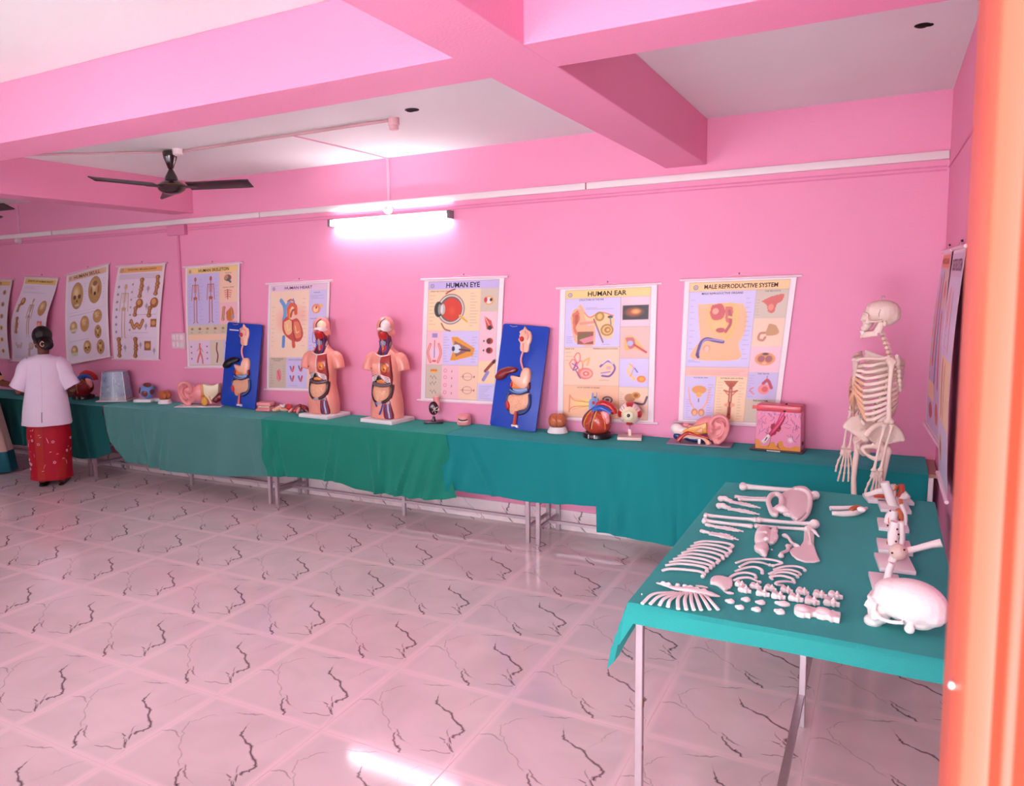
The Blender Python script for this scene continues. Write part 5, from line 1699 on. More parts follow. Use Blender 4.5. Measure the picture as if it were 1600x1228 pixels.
t = thing('ear_model', 'large pink ear model with a cream bone block on a white slab, left of the left-hand blue board', 'anatomical model', (-5.80, 5.34, TOP), math.radians(24))
t['label'] = 'large pink ear model with a cream bone block on a thin white slab'
MB().bx((-.16, -.09, 0), (.30, .075, .008)).build('base', WBASE, t, bevel=.002)
pinna(MB(), (-.045, -.02, .122), .118, -1).ball((.07, .0, .13), (.06, .05, .085)).build('outer_ear', M_PINK, t, remesh=.006, relax=2)
MB().bx((.095, -.045, .02), (.12, .04, .215)).build('cut_bone', M_ORNG, t, bevel=.005)
MB().ball((.13, -.05, .055), (.035, .02, .045)).build('cut_marrow', M_YEL, t)
MB().prism([(.115, .225), (.17, .20), (.22, .205), (.275, .225), (.265, .13), (.235, .10), (.19, .06), (.145, .075), (.12, .12)], .075, FRONT @ Matrix.Translation((0, 0, -.035))).build('temporal_bone', M_CREAM, t, bevel=.006)
MB().ball((.26, -.0, .085), (.045, .03, .035), (0, -.6, 0)).ball((.225, -.01, .06), (.03, .02, .03)).build('inner_ear', M_DRED, t, remesh=.007, relax=1)
MB().tube([(.17, -.045, .10), (.18, -.045, .07), (.19, -.04, .03)], [.01, .012, .014], 8).build('cartilage', M_PEACH2, t)

# ---------------------------------------------------------------- skin blocks
t = thing('skin_model', 'pink skin section block with a hair follicle, on a dark base near the skeleton', 'anatomical model', (-.565, 5.375, TOP), math.radians(-4))
MB().bx((-.165, -.085, 0), (.150, .075, .012)).build('base', mat('dark_brown_plate', (58, 36, 44), .35), t, bevel=.002)
MB().bx((-.06, -.0865, .003), (.02, -.085, .010)).build('name_strip', M_WHITE, t, smooth=False)
BW, BH = .27, .285


def blk(x0, x1, z0, z1, y0, y1, k=.03):
    f = lambda z: 1 - k * (z / BH)
    return [[Vector((a * f(z), b, z + .012)) for a, b in ((x0, y0), (x1, y0), (x1, y1), (x0, y1))] for z in (z0, z1)]


MB().loft(blk(-BW / 2, BW / 2, 0, .245, -.062, .06)).build('dermis_block', g_mat('skin_block_pink', (236, 140, 168), .35), t, bevel=.003)
MB().loft(blk(-BW / 2, BW / 2, .245, BH, -.062, .06)).build('epidermis', g_mat('skin_block_red', (222, 74, 92), .35), t, bevel=.004)
c = Cv(n=150, asp=.95, bg=(240, 146, 178))
c.blob([(-.02, .72), (.08, .78), (.14, .92), (.26, .90), (.33, .82), (.42, .80), (.46, .90), (.52, .78), (.60, .76), (.64, .88), (.78, .92), (.9, .86), (1.02, .90), (1.02, 1.04), (-.02, 1.04)], (236, 152, 60))
rv = random.Random(11)
for i in range(46):
    x, y = rv.uniform(.02, .98), rv.uniform(.02, .62)
    if .45 < x < .62 and y > .2:
        continue
    P = [(x, y)]
    a = rv.uniform(.4, 2.6)
    for k in range(4):
        a += rv.uniform(-.5, .5)
        P.append((P[-1][0] + .035 * math.cos(a), P[-1][1] + .04 * math.sin(a)))
    c.line(P, .009, rv.choice([(90, 60, 130), (170, 40, 70), (60, 60, 120), (150, 50, 100)]), .85)
for i in range(60):
    x = rv.uniform(.03, .97)
    c.ell(x, rv.uniform(.0, .10), .010, .014, rv.choice([(150, 120, 190), (230, 120, 160), (246, 190, 210)]))
c.line([(.60, .02), (.52, .26), (.40, .50), (.33, .62)], .10, (214, 58, 110)); c.line([(.60, .02), (.50, .30), (.36, .58)], .03, (240, 120, 160))
c.blob([(.34, .34), (.42, .30), (.42, .44), (.34, .46)], (170, 24, 50)); c.blob([(.46, .38), (.52, .34), (.57, .42), (.52, .52), (.45, .48)], (150, 18, 30)); c.ell(.505, .45, .022, .035, (214, 90, 40)); c.blob([(.36, .52), (.46, .50), (.46, .58), (.40, .62)], (214, 50, 60))
c.ell(.78, .72, .06, .07, (246, 190, 204)); c.ell(.78, .72, .03, .03, (250, 226, 226)); c.line([(.82, .6), (.84, .7), (.9, .76)], .010, (120, 80, 130)); c.line([(.50, .84), (.52, .94)], .018, (80, 50, 110)); c.line([(.47, .9), (.53, .94), (.56, .98)], .014, (170, 40, 70)); c.line([(.34, .70), (.32, .86), (.28, .95)], .010, (180, 50, 80))
nu, nv = c.w, c.h
mb = MB()
mb.v = [(((i / (nu - 1)) - .5) * (BW - .004) * (1 - .03 * (1 - j / (nv - 1)) * .245 / BH), -.0635, .012 + .243 * (1 - j / (nv - 1))) for j in range(nv) for i in range(nu)]
idx = np.arange(nu * nv).reshape(nv, nu)
mb.f = [tuple(r) for r in np.stack([idx[1:, :-1], idx[1:, 1:], idx[:-1, 1:], idx[:-1, :-1]], -1).reshape(-1, 4).tolist()]
mb.m = [0] * len(mb.f)
mb.build('section_face', PAPER, t, colors=np.concatenate([c.a.reshape(-1, 3), np.ones((nu * nv, 1))], 1))
MB().tube([(.035, -.068, .235), (.015, -.070, .19), (-.025, -.072, .13), (-.045, -.072, .105)], [.010, .013, .015, .012], 10, smooth=3).build('hair_follicle', M_MAG, t)
MB().prism([(-.055, .112), (-.040, .104), (-.068, .052), (-.082, .045), (-.098, .060)], .008, FRONT @ Matrix.Translation((0, 0, .0625))).build('hair_root', M_WHITE, t, bevel=.002)
MB().box((-.068, -.0715, .078), (.006, .002, .026), (0, .5, 0)).build('hair_root_core', M_BLACK, t)
for z in (.262, .298):
    MB().ball((.035, -.06 if z < .28 else 0, z), (.009, .009, .007)).build('hair_stub', M_BLACK, t)
MB().ball((.136, 0, .055), (.004, .012, .014)).build('side_socket', M_BLACK, t)

t = thing('specimen_block', 'blue-grey skin section block wrapped in clear plastic, on a pale slab beside the blue ball', 'anatomical model', (-6.92, 5.345, TOP), math.radians(28))
MB().bx((-.17, -.13, 0), (.16, .11, .012)).build('base', mat('pale_slab', (214, 196, 196), .4), t, bevel=.002)
fr_ = lambda z: 1 - .22 * z / .30
c = Cv(n=90, asp=1.1, bg=(116, 140, 172))
for i in range(60):
    c.ell(rv.uniform(0, 1), rv.uniform(0, 1), rv.uniform(.02, .12), rv.uniform(.02, .12), rv.choice([(96, 120, 160), (150, 164, 182), (130, 150, 170), (110, 134, 176)]), soft=.9)
for i in range(7):
    x, y = rv.uniform(.05, .9), rv.uniform(.08, .9)
    c.ell(x, y, .022, .03, (46, 54, 90)); c.line([(x, y), (x + rv.uniform(-.2, .2), y + rv.uniform(.05, .2))], .010, (60, 66, 96))
c.line([(.2, .55), (.6, .42), (.8, .5)], .012, (50, 50, 70)); c.rect(0, .88, 1, 1, (170, 150, 140), .6)
for nm, A, Bp in (('front_face', (-.13, -.10), (.13, -.10)), ('side_face', (.13, -.10), (.13, .09))):
    mb = MB()
    mb.v = []
    for j in range(c.h):
        for i in range(c.w):
            z = .012 + .29 * (1 - j / (c.h - 1))
            k = fr_(z - .012)
            u = i / (c.w - 1)
            mb.v.append(((A[0] + (Bp[0] - A[0]) * u) * k, (A[1] + (Bp[1] - A[1]) * u) * k, z))
    idx = np.arange(c.w * c.h).reshape(c.h, c.w)
    mb.f = [tuple(r) for r in np.stack([idx[1:, :-1], idx[1:, 1:], idx[:-1, 1:], idx[:-1, :-1]], -1).reshape(-1, 4).tolist()]
    mb.m = [0] * len(mb.f)
    m_wr = mat('wrapped_print', (255, 255, 255), .18, .6, var=0, attr='col', coat=.8)
    mb.build(nm, m_wr, t, colors=np.concatenate([c.a.reshape(-1, 3), np.ones((c.w * c.h, 1))], 1))
MB().loft([[Vector((x * fr_(z), y * fr_(z), z + .012)) for x, y in ((-.128, -.098), (.128, -.098), (.128, .088), (-.128, .088))] for z in (0, .29)]).build('block_core', g_mat('block_blue', (120, 138, 168), .3), t, smooth=False)
PW = mat('clear_plastic_wrap', (225, 230, 240), .12, .6, var=0, alpha=.28, coat=.6)
MB().grid(lambda u, v: Vector((.004 + math.cos(2 * PI * u) * (.21 - .065 * v) * (abs(math.cos(2 * PI * u)) ** -.25 if abs(math.cos(2 * PI * u)) > .3 else 1.3) * .72 + .006 * math.sin(23 * u + 9 * v), -.005 + math.sin(2 * PI * u) * (.16 - .05 * v) * .92 + .005 * math.sin(31 * u), .014 + .295 * v)), 60, 12, cu=True).build('plastic_wrap', PW, t)
for sx in (-1, 1):
    MB().tube([(sx * .136, -.106, .014), (sx * .105, -.082, .305)], .003, 6).build('corner_highlight', M_WHITE, t)  # white strips paint highlights along the wrap's front corners

# ---------------------------------------------------------------- blue ball
t = thing('cell_model', 'pale blue ball with brown patches on a white rectangular slab', 'anatomical model', (-6.52, 5.40, TOP), math.radians(22))
MB().bx((-.12, -.075, 0), (.07, .06, .030)).build('base', WBASE, t, bevel=.003)
MB().bx((.075, -.01, 0), (.16, .07, .030)).build('side_base', WBASE, t, bevel=.003)
c0 = Vector((.0, 0, .108))
MB().ball(c0, .078, nu=26, nv=18).build('ball', g_mat('pale_blue', (112, 150, 214), .3, var=.12), t)
for d, s in (((-.75, -.5, .15), .036), ((.05, -.95, -.28), .034), ((.25, -.3, .9), .042), ((.9, -.4, -.1), .03), ((-.2, .7, .5), .03)):
    d = Vector(d).normalized()
    q = d.to_track_quat('Z', 'Y').to_matrix().to_4x4()
    q.translation = c0 + d * .064
    pb = MB()
    puff(pb, [(s * math.cos(a) * (1 + .15 * math.sin(3 * a)), s * math.sin(a)) for a in [k * PI / 4 for k in range(8)]], .020, q, flat=.3)
    pb.build('patch', g_mat('brown_patch', (126, 52, 46), .4), t)

# ---------------------------------------------------------------- jaw models
t = thing('teeth_model', 'small round pink mouth model with a dark smile gap, left of the right-hand blue board', 'anatomical model', (-2.884, 5.43, TOP), math.radians(22))
MB().lathe([(.050, 0), (.055, .006), (.056, .040), (.054, .072), (.044, .082), (.030, .084)], n=24).build('jaw', M_PINK, t)
t2_ = MB()
MB().tube([(-.040, -.041, .052), (-.02, -.054, .043), (.012, -.057, .044), (.032, -.048, .050)], [.004, .0055, .0055, .004], 8, smooth=3).build('mouth_gap', M_BLACK, t)
for k in range(6):
    a = -2.25 + k * .26
    MB().box((.0555 * math.cos(a), .0555 * math.sin(a), .034), (.011, .006, .012), (0, 0, a + PI / 2)).build('tooth', M_WHITE, t, bevel=.002)
t = thing('teeth_model', 'square pink jaw model at the foot of the left-hand blue board', 'anatomical model', (-4.925, 5.385, TOP), math.radians(10))
MB().bx((-.078, -.045, 0), (.072, .05, .020)).build('base', M_PINK, t, bevel=.004)
MB().bx((-.066, -.038, .020), (.070, .05, .040)).build('lower_gum', M_PINK, t, bevel=.006)
MB().bx((-.072, -.042, .046), (.076, .05, .082)).build('upper_gum', M_PINK, t, bevel=.008)
MB().bx((-.060, -.030, .038), (.066, .04, .048)).build('mouth_gap', g_mat('gum_dark', (170, 110, 76), .5), t)
for k in range(6):
    MB().bx((-.05 + k * .019, -.040, .036), (-.035 + k * .019, -.030, .047)).build('tooth', M_CREAM, t, bevel=.002)


def pile(label, x, y, rz, items):
    t = thing('organ_model', label, 'anatomical model', (x, y, TOP), rz, 'loose organ pieces')
    for nm, m, args in items:
        mb = MB()
        for a in args:
            if len(a) == 3 and isinstance(a[0], list):
                mb.tube([Vector(p) for p in a[0]], a[1], 9, smooth=3)
            else:
                mb.ball(*a)
        mb.build(nm, m, t, remesh=.005, relax=2)
    return t


pile('pale pink loose organ pieces with a red top, right of the square jaw model', -4.70, 5.40, .1,
     [('jaw_piece', M_PEACH2, [((-.07, -.02, .028), (.045, .03, .024), (0, -.5, 0)), ((-.095, -.03, .018), (.025, .025, .018)), ((.0, -.01, .022), (.05, .03, .015))]),
      ('cartilage', M_WHITE, [((-.035, .0, .052), (.032, .02, .012), (0, .4, 0)), ((-.01, .0, .06), (.014, .012, .012))]),
      ('muscle_piece', M_RED, [((.045, 0, .045), (.042, .03, .03), (0, .5, 0)), ((.075, -.01, .025), (.026, .026, .022))]),
      ('edge_piece', M_PINK, [((.075, -.02, .018), (.040, .02, .015), (0, -.7, 0))])])
pile('reddish-brown folded organ piece just left of the left torso base', -4.50, 5.385, .1,
     [('lobe', M_LUNG, [((-.03, 0, .045), (.05, .03, .028), (0, -.9, 0)), ((-.06, -.02, .022), (.02, .02, .02))]),
      ('lobe_edge', M_PINK, [((-.018, -.02, .028), (.018, .02, .036), (0, .5, 0))]),
      ('dark_lobe', M_DRED, [((.045, .0, .040), (.05, .03, .026), (0, .8, 0)), ((.07, 0, .02), (.03, .02, .018))])])

# ---------------------------------------------------------------- small dark model on a stand
t = thing('flower_disc_model', 'dark oval model with white star lines on a black stand, below the eye chart', 'anatomical model', (-3.155, 5.42, TOP), math.radians(26))
MB().bx((-.075, -.055, 0), (.075, .06, .014)).build('base', M_BLACK, t, bevel=.004)
MB().tube([(0, 0, .012), (0, 0, .052)], [.016, .010], 12).build('post', M_BLACK, t)
MB().tube([(0, 0, .05), (0, 0, .07)], .003, 8).build('rod', STEEL, t)
MB().ball((0, 0, .118), (.040, .020, .056), nu=22, nv=16).build('oval_body', g_mat('dark_maroon', (62, 16, 28), .3), t)
for a, l in ((.6, .034), (1.3, .024), (-.5, .03), (-1.3, .034), (2.6, .02), (-2.2, .03)):
    MB().tube([(.006, -.0205, .112), (.006 + l * .6 * math.cos(a), -.019, .112 + l * .6 * math.sin(a)), (.006 + l * math.cos(a), -.015, .112 + l * math.sin(a))], .0022, 6).build('star_line', M_WHITE, t)
MB().tube([(.020, .02, .21), (.022, .02, .18), (.035, .012, .15), (.034, .010, .125)], [.026, .026, .018, .010], 12, smooth=3).build('upper_tube', M_PINK, t)
MB().ball((.034, .0, .108), (.012, .012, .014)).build('side_lobe', M_CREAM, t)
# ================================================================== BONES
def carve(o, balls):
    """press ellipsoidal hollows [(c, r)] into a dense mesh: points inside are pushed to the hollow's wall."""
    me = o.data
    n = len(me.vertices)
    co = np.empty(n * 3, dtype=np.float32)
    me.vertices.foreach_get('co', co)
    P = co.reshape(-1, 3).astype(float)
    for c, r in balls:
        d = (P - np.array(c)) / np.array(r)
        q = np.linalg.norm(d, axis=1)
        k = (q < 1) & (q > 1e-6)
        # push inward (away from the face) rather than radially where the point sits near the axis
        dd = d[k]
        dd[:, 1] = np.abs(dd[:, 1]) * 1.0 if c[1] < -.05 else dd[:, 1]
        s_ = np.sqrt(np.maximum(0, 1 - dd[:, 0] ** 2 - dd[:, 2] ** 2))
        if c[1] < -.05:
            dd[:, 1] = s_
        else:
            sg = 1.0
            dd = dd / q[k][:, None]
        P[k] = np.array(c) + dd * np.array(r)
    me.vertices.foreach_set('co', P.astype(np.float32).ravel())
    me.update()
    return o


def skull_parts(root, M, m, mandible=True, voxel=.0036, hook=False):
    def put(o):
        o.matrix_local = M
        return o
    b = MB()
    b.ball((0, .012, .004), (.070, .092, .068), nu=20, nv=14).ball((0, -.040, .012), (.058, .046, .050)).ball((0, .062, -.014), (.054, .044, .044)).ball((0, .03, -.045), (.045, .05, .03))
    b.ball((0, -.066, -.050), (.042, .032, .042)).ball((0, -.080, -.086), (.031, .026, .020))
    for s in (-1, 1):
        b.ball((s * .048, -.068, -.048), (.017, .015, .016))
        b.tube([(s * .048, -.066, -.046), (s * .064, -.045, -.048), (s * .069, -.02, -.046), (s * .064, .006, -.042)], .0062, 8, smooth=3)
        b.ball((s * .054, .020, -.060), (.011, .014, .016))
        b.tube([(s * .052, -.072, -.008), (s * .054, -.073, -.028), (s * .050, -.072, -.044)], .0075, 8)
        b.tube([(s * .052, -.072, -.010), (s * .030, -.088, -.003), (0, -.090, -.006)], .0085, 8, smooth=3)
    b.tube([(0, -.086, -.012), (0, -.098, -.034), (0, -.104, -.046)], [.009, .008, .005], 8)
    o = put(b.build('cranium', m, root, remesh=voxel, relax=2))
    cuts = [((s * .029, -.098, -.031), (.0175, .036, .0155)) for s in (-1, 1)] + [((0, -.112, -.066), (.0095, .026, .012))]
    carve(o, cuts)
    th = MB()
    for k in range(12):
        a = (k - 5.5) * .20
        th.box((.030 * math.sin(a), -.074 - .030 * math.cos(a), -.108), (.0065, .006, .011), (0, 0, a))
    put(th.build('upper_teeth', BONEW, root, bevel=.0012))
    if mandible:
        put(MB().tube([(.0655, -.005, .02), (.068, -.012, -.005), (.0665, -.012, -.02)], .0012, 5).build('suture', mat('skull_suture', (120, 80, 80), .6), root))
    if mandible:
        j = MB()
        for s in (-1, 1):
            j.tube([(s * .056, .004, -.050), (s * .055, -.006, -.078), (s * .051, -.018, -.108)], [.013, .017, .019], 10, ell=(1.25, .42), ref=(0, 1, 0))
            j.tube([(s * .051, -.014, -.112), (s * .041, -.050, -.118), (s * .027, -.080, -.124), (0, -.096, -.124)], [.018, .018, .018, .019], 10, ell=(1.0, .42), smooth=3, ref=(0, 0, 1))
        j.ball((0, -.096, -.136), (.018, .010, .012))
        put(j.build('mandible', m, root, remesh=voxel, relax=1))
        th = MB()
        for k in range(10):
            a = (k - 4.5) * .21
            th.box((.029 * math.sin(a), -.070 - .029 * math.cos(a), -.118), (.006, .006, .010), (0, 0, a))
        put(th.build('lower_teeth', BONEW, root, bevel=.0012))
    if hook:
        put(MB().tube([(0, .0, .066), (0, 0, .086), (0, .012, .094), (0, .02, .086)], .0028, 7, smooth=3).build('hook', STEEL, root))


def longbone(mb, a, b, r, e0, e1, side=None, n=10, ell=1.0):
    a, b = Vector(a), Vector(b)
    d = (b - a)
    L = d.length
    d.normalize()
    s = Vector(side) if side is not None else (d.cross(Vector((0, 0, 1))).normalized() if abs(d.z) < .9 else Vector((0, 1, 0)))
    mid = a.lerp(b, .5) + s * L * .012
    mb.tube([a + d * e0 * .5, a + d * L * .15, mid, b - d * L * .15, b - d * e1 * .5], [max(r * 1.25, e0 * .7), r * 1.05, r * .92, r * 1.05, max(r * 1.25, e1 * .7)], n, smooth=3)
    for p, e in ((a, e0), (b, e1)):
        for k in (-1, 1):
            mb.ball(p + s * e * .62 * k, (e * .82, e * .82, e * .80), nu=10, nv=8)
    return mb


def hip(mb, F, k=1.0):
    """hip bone; F(a, b, c) maps local (forward, outward, up) to a point; centre at the socket."""
    def E(c, r, rr=None):
        mb.ball(F(*c), [x * k for x in r], rr)
    for i in range(17):
        t = i / 16
        ang = math.radians(32 + 130 * t)
        for q in (.04, .06, .08, .10, .118):
            E((q * math.cos(ang) * .85, .006 + .034 * (q / .115) ** 2, q * math.sin(ang)), (.0145, .0145, .0145) if q > .11 else (.0125, .0125, .0125))
    E((0, 0, .03), (.032, .028, .03))
    E((0, -.005, 0), (.030, .028, .030))
    mb.tube([F(0, 0, .0), F(.025, -.018, -.012), F(.052, -.045, -.018), F(.056, -.056, -.035), F(.040, -.044, -.060), F(.012, -.022, -.078), F(-.012, -.010, -.070), F(-.022, -.002, -.040), F(-.012, 0, -.01)], [.020 * k, .013 * k, .012 * k, .012 * k, .010 * k, .013 * k, .018 * k, .018 * k, .02 * k], 9, smooth=3)
    return mb


def vertebra(mb, c, s, up=Vector((0, 0, 1)), back=Vector((0, 1, 0))):
    c = Vector(c)
    side = up.cross(back).normalized()
    mb.tube([c - up * s * .42, c, c + up * s * .42], [s * .56, s * .50, s * .56], 10)
    mb.tube([c + back * s * .3, c + back * s * .9, c + back * s * 1.45 - up * s * .35], [s * .24, s * .18, s * .12], 7)
    for k in (-1, 1):
        mb.tube([c + back * s * .45 + side * k * s * .2, c + back * s * .62 + side * k * s * 1.0], [s * .2, s * .13], 7)
        mb.ball(c + back * s * .55 + side * k * s * .35 + up * s * .35, s * .2)
    return mb


# ---------------------------------------------------------------- standing skeleton
SK = Vector((-.052, 4.70, 0))
SF, SLF = Vector((-.89, -.456, 0)), Vector((.456, -.89, 0))


def SB(a, b, z):
    return SK + SF * a + SLF * b + Vector((0, 0, z))


t = thing('skeleton_model', 'life-size hanging skeleton standing between the wall tables and the display table', 'skeleton', (SK.x, SK.y, 0))
inv = t.matrix_basis.inverted()
th = math.radians(-88)
M = Matrix.Translation(Vector((-.024, 4.70, 1.672)) - Vector((SK.x, SK.y, 0))) @ Matrix.Rotation(th, 4, 'Z') @ Matrix.Diagonal((1.0, .87, .93, 1))
skull_parts(t, M, BONE, hook=True)
# spine
spn = []
for i in range(24):
    k = i / 23
    z = 1.585 - .555 * k
    a = -.052 - .035 * math.sin(PI * min(1, k * 1.5)) + .035 * math.sin(PI * max(0, (k - .62) / .38)) + (.025 * (1 - k / .3) if k < .3 else 0)
    s = .0165 + .008 * k
    p = SB(a, 0, z)
    vertebra(MB(), p, s, back=-SF).build('vertebra', BONE, t, world=True)
    spn.append(p)
MB().tube([p + SF * .001 for p in spn], [.006, .009, .010], 8).build('disc_column', mat('disc_tan', (206, 160, 120), .5), t, world=True)
MB().tube([SB(-.05, 0, 1.04), SB(-.075, 0, 1.0), SB(-.08, 0, .955), SB(-.055, 0, .915)], [.034, .034, .022, .008], 12, smooth=3, ell=(.6, 1.1)).build('sacrum', BONE, t, world=True)
# ribs
CART = mat('costal_cartilage', (232, 176, 138), .45)
for i in range(12):
    zb = 1.425 - .0245 * i
    w = [.055, .085, .105, .118, .126, .131, .133, .133, .130, .124, .110, .090][i]
    dep = [.075, .095, .105, .112, .118, .120, .118, .112, .104, .09, .05, .02][i]
    drop = .030 + .0065 * i
    ab = -.075
    for s in (-1, 1):
        P = [SB(ab - .01, s * .02, zb), SB(ab - .022, s * w * .55, zb - .004), SB(ab + .015, s * w * .93, zb - drop * .25), SB(ab + .075, s * w, zb - drop * .6), SB(ab + .075 + (dep - .03) * .6, s * w * .82, zb - drop * .9)]
        if i < 10:
            P.append(SB(ab + .06 + dep * .78, s * w * .55, zb - drop))
        MB().tube(P, [.0052, .0058, .006, .006, .006, .0062][:len(P)], 8, smooth=4, ell=(1.35, .6), ref=(0, 0, 1)).build('rib', BONE, t, world=True)
        if i < 10:
            zz = max(1.400 - .020 * i, 1.245)
            e = SB(.085 + .004 * i * (i < 7), s * .016, zz - .01)
            q = [P[-1], SB(ab + .068 + dep * .86, s * w * .34, (zb - drop) * .62 + zz * .38), e]
            MB().tube(q, .0065, 8, smooth=4, ell=(1.3, .6), ref=(0, 0, 1)).build('rib_cartilage', CART if i > 2 else BONE, t, world=True)
MB().prism([(-.024, .0), (.024, 0), (.018, -.045), (.013, -.055), (.017, -.13), (.008, -.16), (0, -.19), (-.008, -.16), (-.017, -.13), (-.013, -.055), (-.018, -.045)], .009, Matrix.Translation(SB(.088, 0, 1.418)) @ Matrix(((SLF.x, 0, SF.x, 0), (SLF.y, 0, SF.y, 0), (0, 1, 0, 0), (0, 0, 0, 1)))).build('sternum', BONE, t, world=True, bevel=.003)
# shoulder girdle, arms, hands
for s in (-1, 1):
    MB().tube([SB(.092, s * .018, 1.425), SB(.070, s * .06, 1.437), SB(.02, s * .11, 1.440), SB(-.01, s * .155, 1.452)], [.009, .0065, .0065, .009], 8, smooth=4).build('clavicle', BONE, t, world=True)
    sc = MB()
    A, B_, C_ = SB(-.045, s * .150, 1.425), SB(-.115, s * .065, 1.415), SB(-.095, s * .085, 1.275)
    for k in range(7):
        for j in range(7 - k):
            u, v = k / 6, j / 6
            sc.ball(A * (1 - u - v) + B_ * u + C_ * v - SF * .006, (.0125, .0125, .0125), nu=8, nv=6)
    sc.tube([B_ - SF * .012, SB(-.085, s * .11, 1.435), SB(-.035, s * .160, 1.458)], [.006, .008, .011], 8, smooth=3)
    sc.ball(A, (.018, .018, .024))
    sc.build('scapula', BONE, t, world=True, remesh=.005, relax=3)
    h = MB()
    top = SB(-.005, s * .176, 1.428)
    elb = SB(.0 if s < 0 else .004, s * .186, 1.142)
    if s > 0:
        elb = SB(.0, .180, 1.125)
    h.ball(top + SLF * (-s * .012) + Vector((0, 0, .004)), .022)
    longbone(h, top, elb, .0115, .018, .019, side=SF)
    h.build('humerus', BONE, t, world=True, remesh=.005, relax=2)
    wr = SB(.028, s * .196, .902) if s < 0 else SB(.045, .176, .862)
    for nm, off in (('radius', .018), ('ulna', -.018)):
        u = MB()
        longbone(u, elb + SF * off - Vector((0, 0, .02)), wr + SF * off * .9 + Vector((0, 0, .012)), .0072, .010, .011, side=SF)
        u.build(nm, BONE, t, world=True, remesh=.004, relax=1)
    hd = MB()
    for a, z in ((-.018, -.006), (0, -.004), (.018, -.006), (-.012, -.022), (.006, -.022), (.022, -.020)):
        hd.ball(wr + SF * a + Vector((0, 0, z)), (.013, .013, .012))
    ho = hd.build('hand', BONE, t, world=True, remesh=.0035, relax=1)
    for k in range(5):
        fan_a = (k - 1.6) * .13
        base = wr + SF * ((k - 2) * .011) * -1 + Vector((0, 0, -.030))
        if k == 4:
            fan_a = .42
        dirv = (-SF * math.sin(fan_a) + Vector((0, 0, -math.cos(fan_a)))).normalized() if s > 0 or True else None
        dirv = (SF * (math.sin(fan_a)) + Vector((0, 0, -math.cos(fan_a)))).normalized()
        base = wr + SF * ((k - 2) * .011) + Vector((0, 0, -.028 if k < 4 else -.018))
        Ls = ([.062, .040, .026, .018] if k not in (0, 4) else [.054, .032, .020, .015]) if k < 4 else [.045, .034, .026]
        p = base
        fb_ = MB()
        dd = dirv.copy()
        for j, L in enumerate(Ls):
            q = p + dd * L
            fb_.tube([p, p.lerp(q, .3), p.lerp(q, .7), q], [.0078 - j * .0006, .0050, .0048, .0070 - j * .0006], 7)
            fb_.ball(q, .0072 - j * .0008, nu=8, nv=6)
            p = q + dd * .001
            dd = (dd + (SF * .06 if k < 4 else SF * -.1) + Vector((0, 0, -.10)) + SLF * (-s * .05)).normalized()
        f_o = fb_.build('finger', BONE, ho)
        f_o.matrix_parent_inverse = ho.matrix_parent_inverse.copy() if False else Matrix.Identity(4)
# pelvis and legs
for s in (-1, 1):
    hp = MB()
    hip(hp, lambda a, b, c, s=s: SB(-.01 + a, s * (.078 + b), .985 + c))
    hp.build('hip_bone', BONE, t, world=True, remesh=.0055, relax=2)
    fm = MB()
    hj = SB(-.005, s * .098, .985)
    tr_ = SB(-.01, s * .155, .965)
    kn = SB(.02, s * .092, .545) if s < 0 else SB(-.005, .115, .545)
    fm.ball(hj, .024).tube([hj, tr_], [.016, .020], 10).ball(tr_, (.024, .024, .03))
    fm.tube([tr_, tr_.lerp(kn, .15), tr_.lerp(kn, .5) + SF * .012, tr_.lerp(kn, .88), kn], [.022, .016, .0145, .017, .026], 12, smooth=3)
    fm.ball(kn + SLF * .022, (.022, .024, .024)).ball(kn - SLF * .022, (.022, .024, .024))
    fm.build('femur', BONE, t, world=True, remesh=.006, relax=2)
    MB().ball(kn + SF * .035 + Vector((0, 0, .005)), (.018, .014, .02)).build('patella', BONE, t, world=True)
    an = SB(.0, s * .10, .085)
    tb_ = MB()
    longbone(tb_, kn + Vector((0, 0, -.04)), an, .0125, .026, .018, side=SLF)
    tb_.build('tibia', BONE, t, world=True, remesh=.006, relax=2)
    fbm = MB()
    longbone(fbm, kn + SLF * (s * .035) + Vector((0, 0, -.06)), an + SLF * (s * .026) + Vector((0, 0, -.01)), .006, .010, .010, side=SLF)
    fbm.build('fibula', BONE, t, world=True, remesh=.005, relax=1)
    ft = MB()
    ft.ball(SB(-.035, s * .10, .032), (.028, .024, .028)).ball(SB(.01, s * .10, .05), (.03, .026, .024)).ball(SB(.045, s * .10, .035), (.026, .028, .018))
    for k in range(5):
        ft.tube([SB(.05, s * .10 + (k - 2) * .012, .03), SB(.11, s * .10 + (k - 2) * .017, .014), SB(.165 - abs(k - 1.5) * .012, s * .10 + (k - 2) * .019, .008)], .0065, 7)
    ft.build('foot', BONE, t, world=True, remesh=.005, relax=1)
MB().tube([SB(-.075, .0, 1.03), SB(-.075, 0, .04)], .007, 10).build('stand_pole', STEEL, t, world=True)
MB().box(SB(-.04, 0, .012), (.40, .36, .024)).build('stand_base', BLACKP, t, world=True, bevel=.004)

# ---------------------------------------------------------------- loose bones on the display table
TT = CZ + .0028
BG = 'loose bones laid out on the display table'


def K(x, y, h=0.0):
    p = on_z(980 + .1875 * x, 740 + .1875 * y, TT + h)
    return Vector((p.x, p.y, TT + h))


def K2(x, y, h=0.0):
    p = on_z(1120 + .1375 * x, 890 + .1375 * y, TT + h)
    return Vector((p.x, p.y, TT + h))


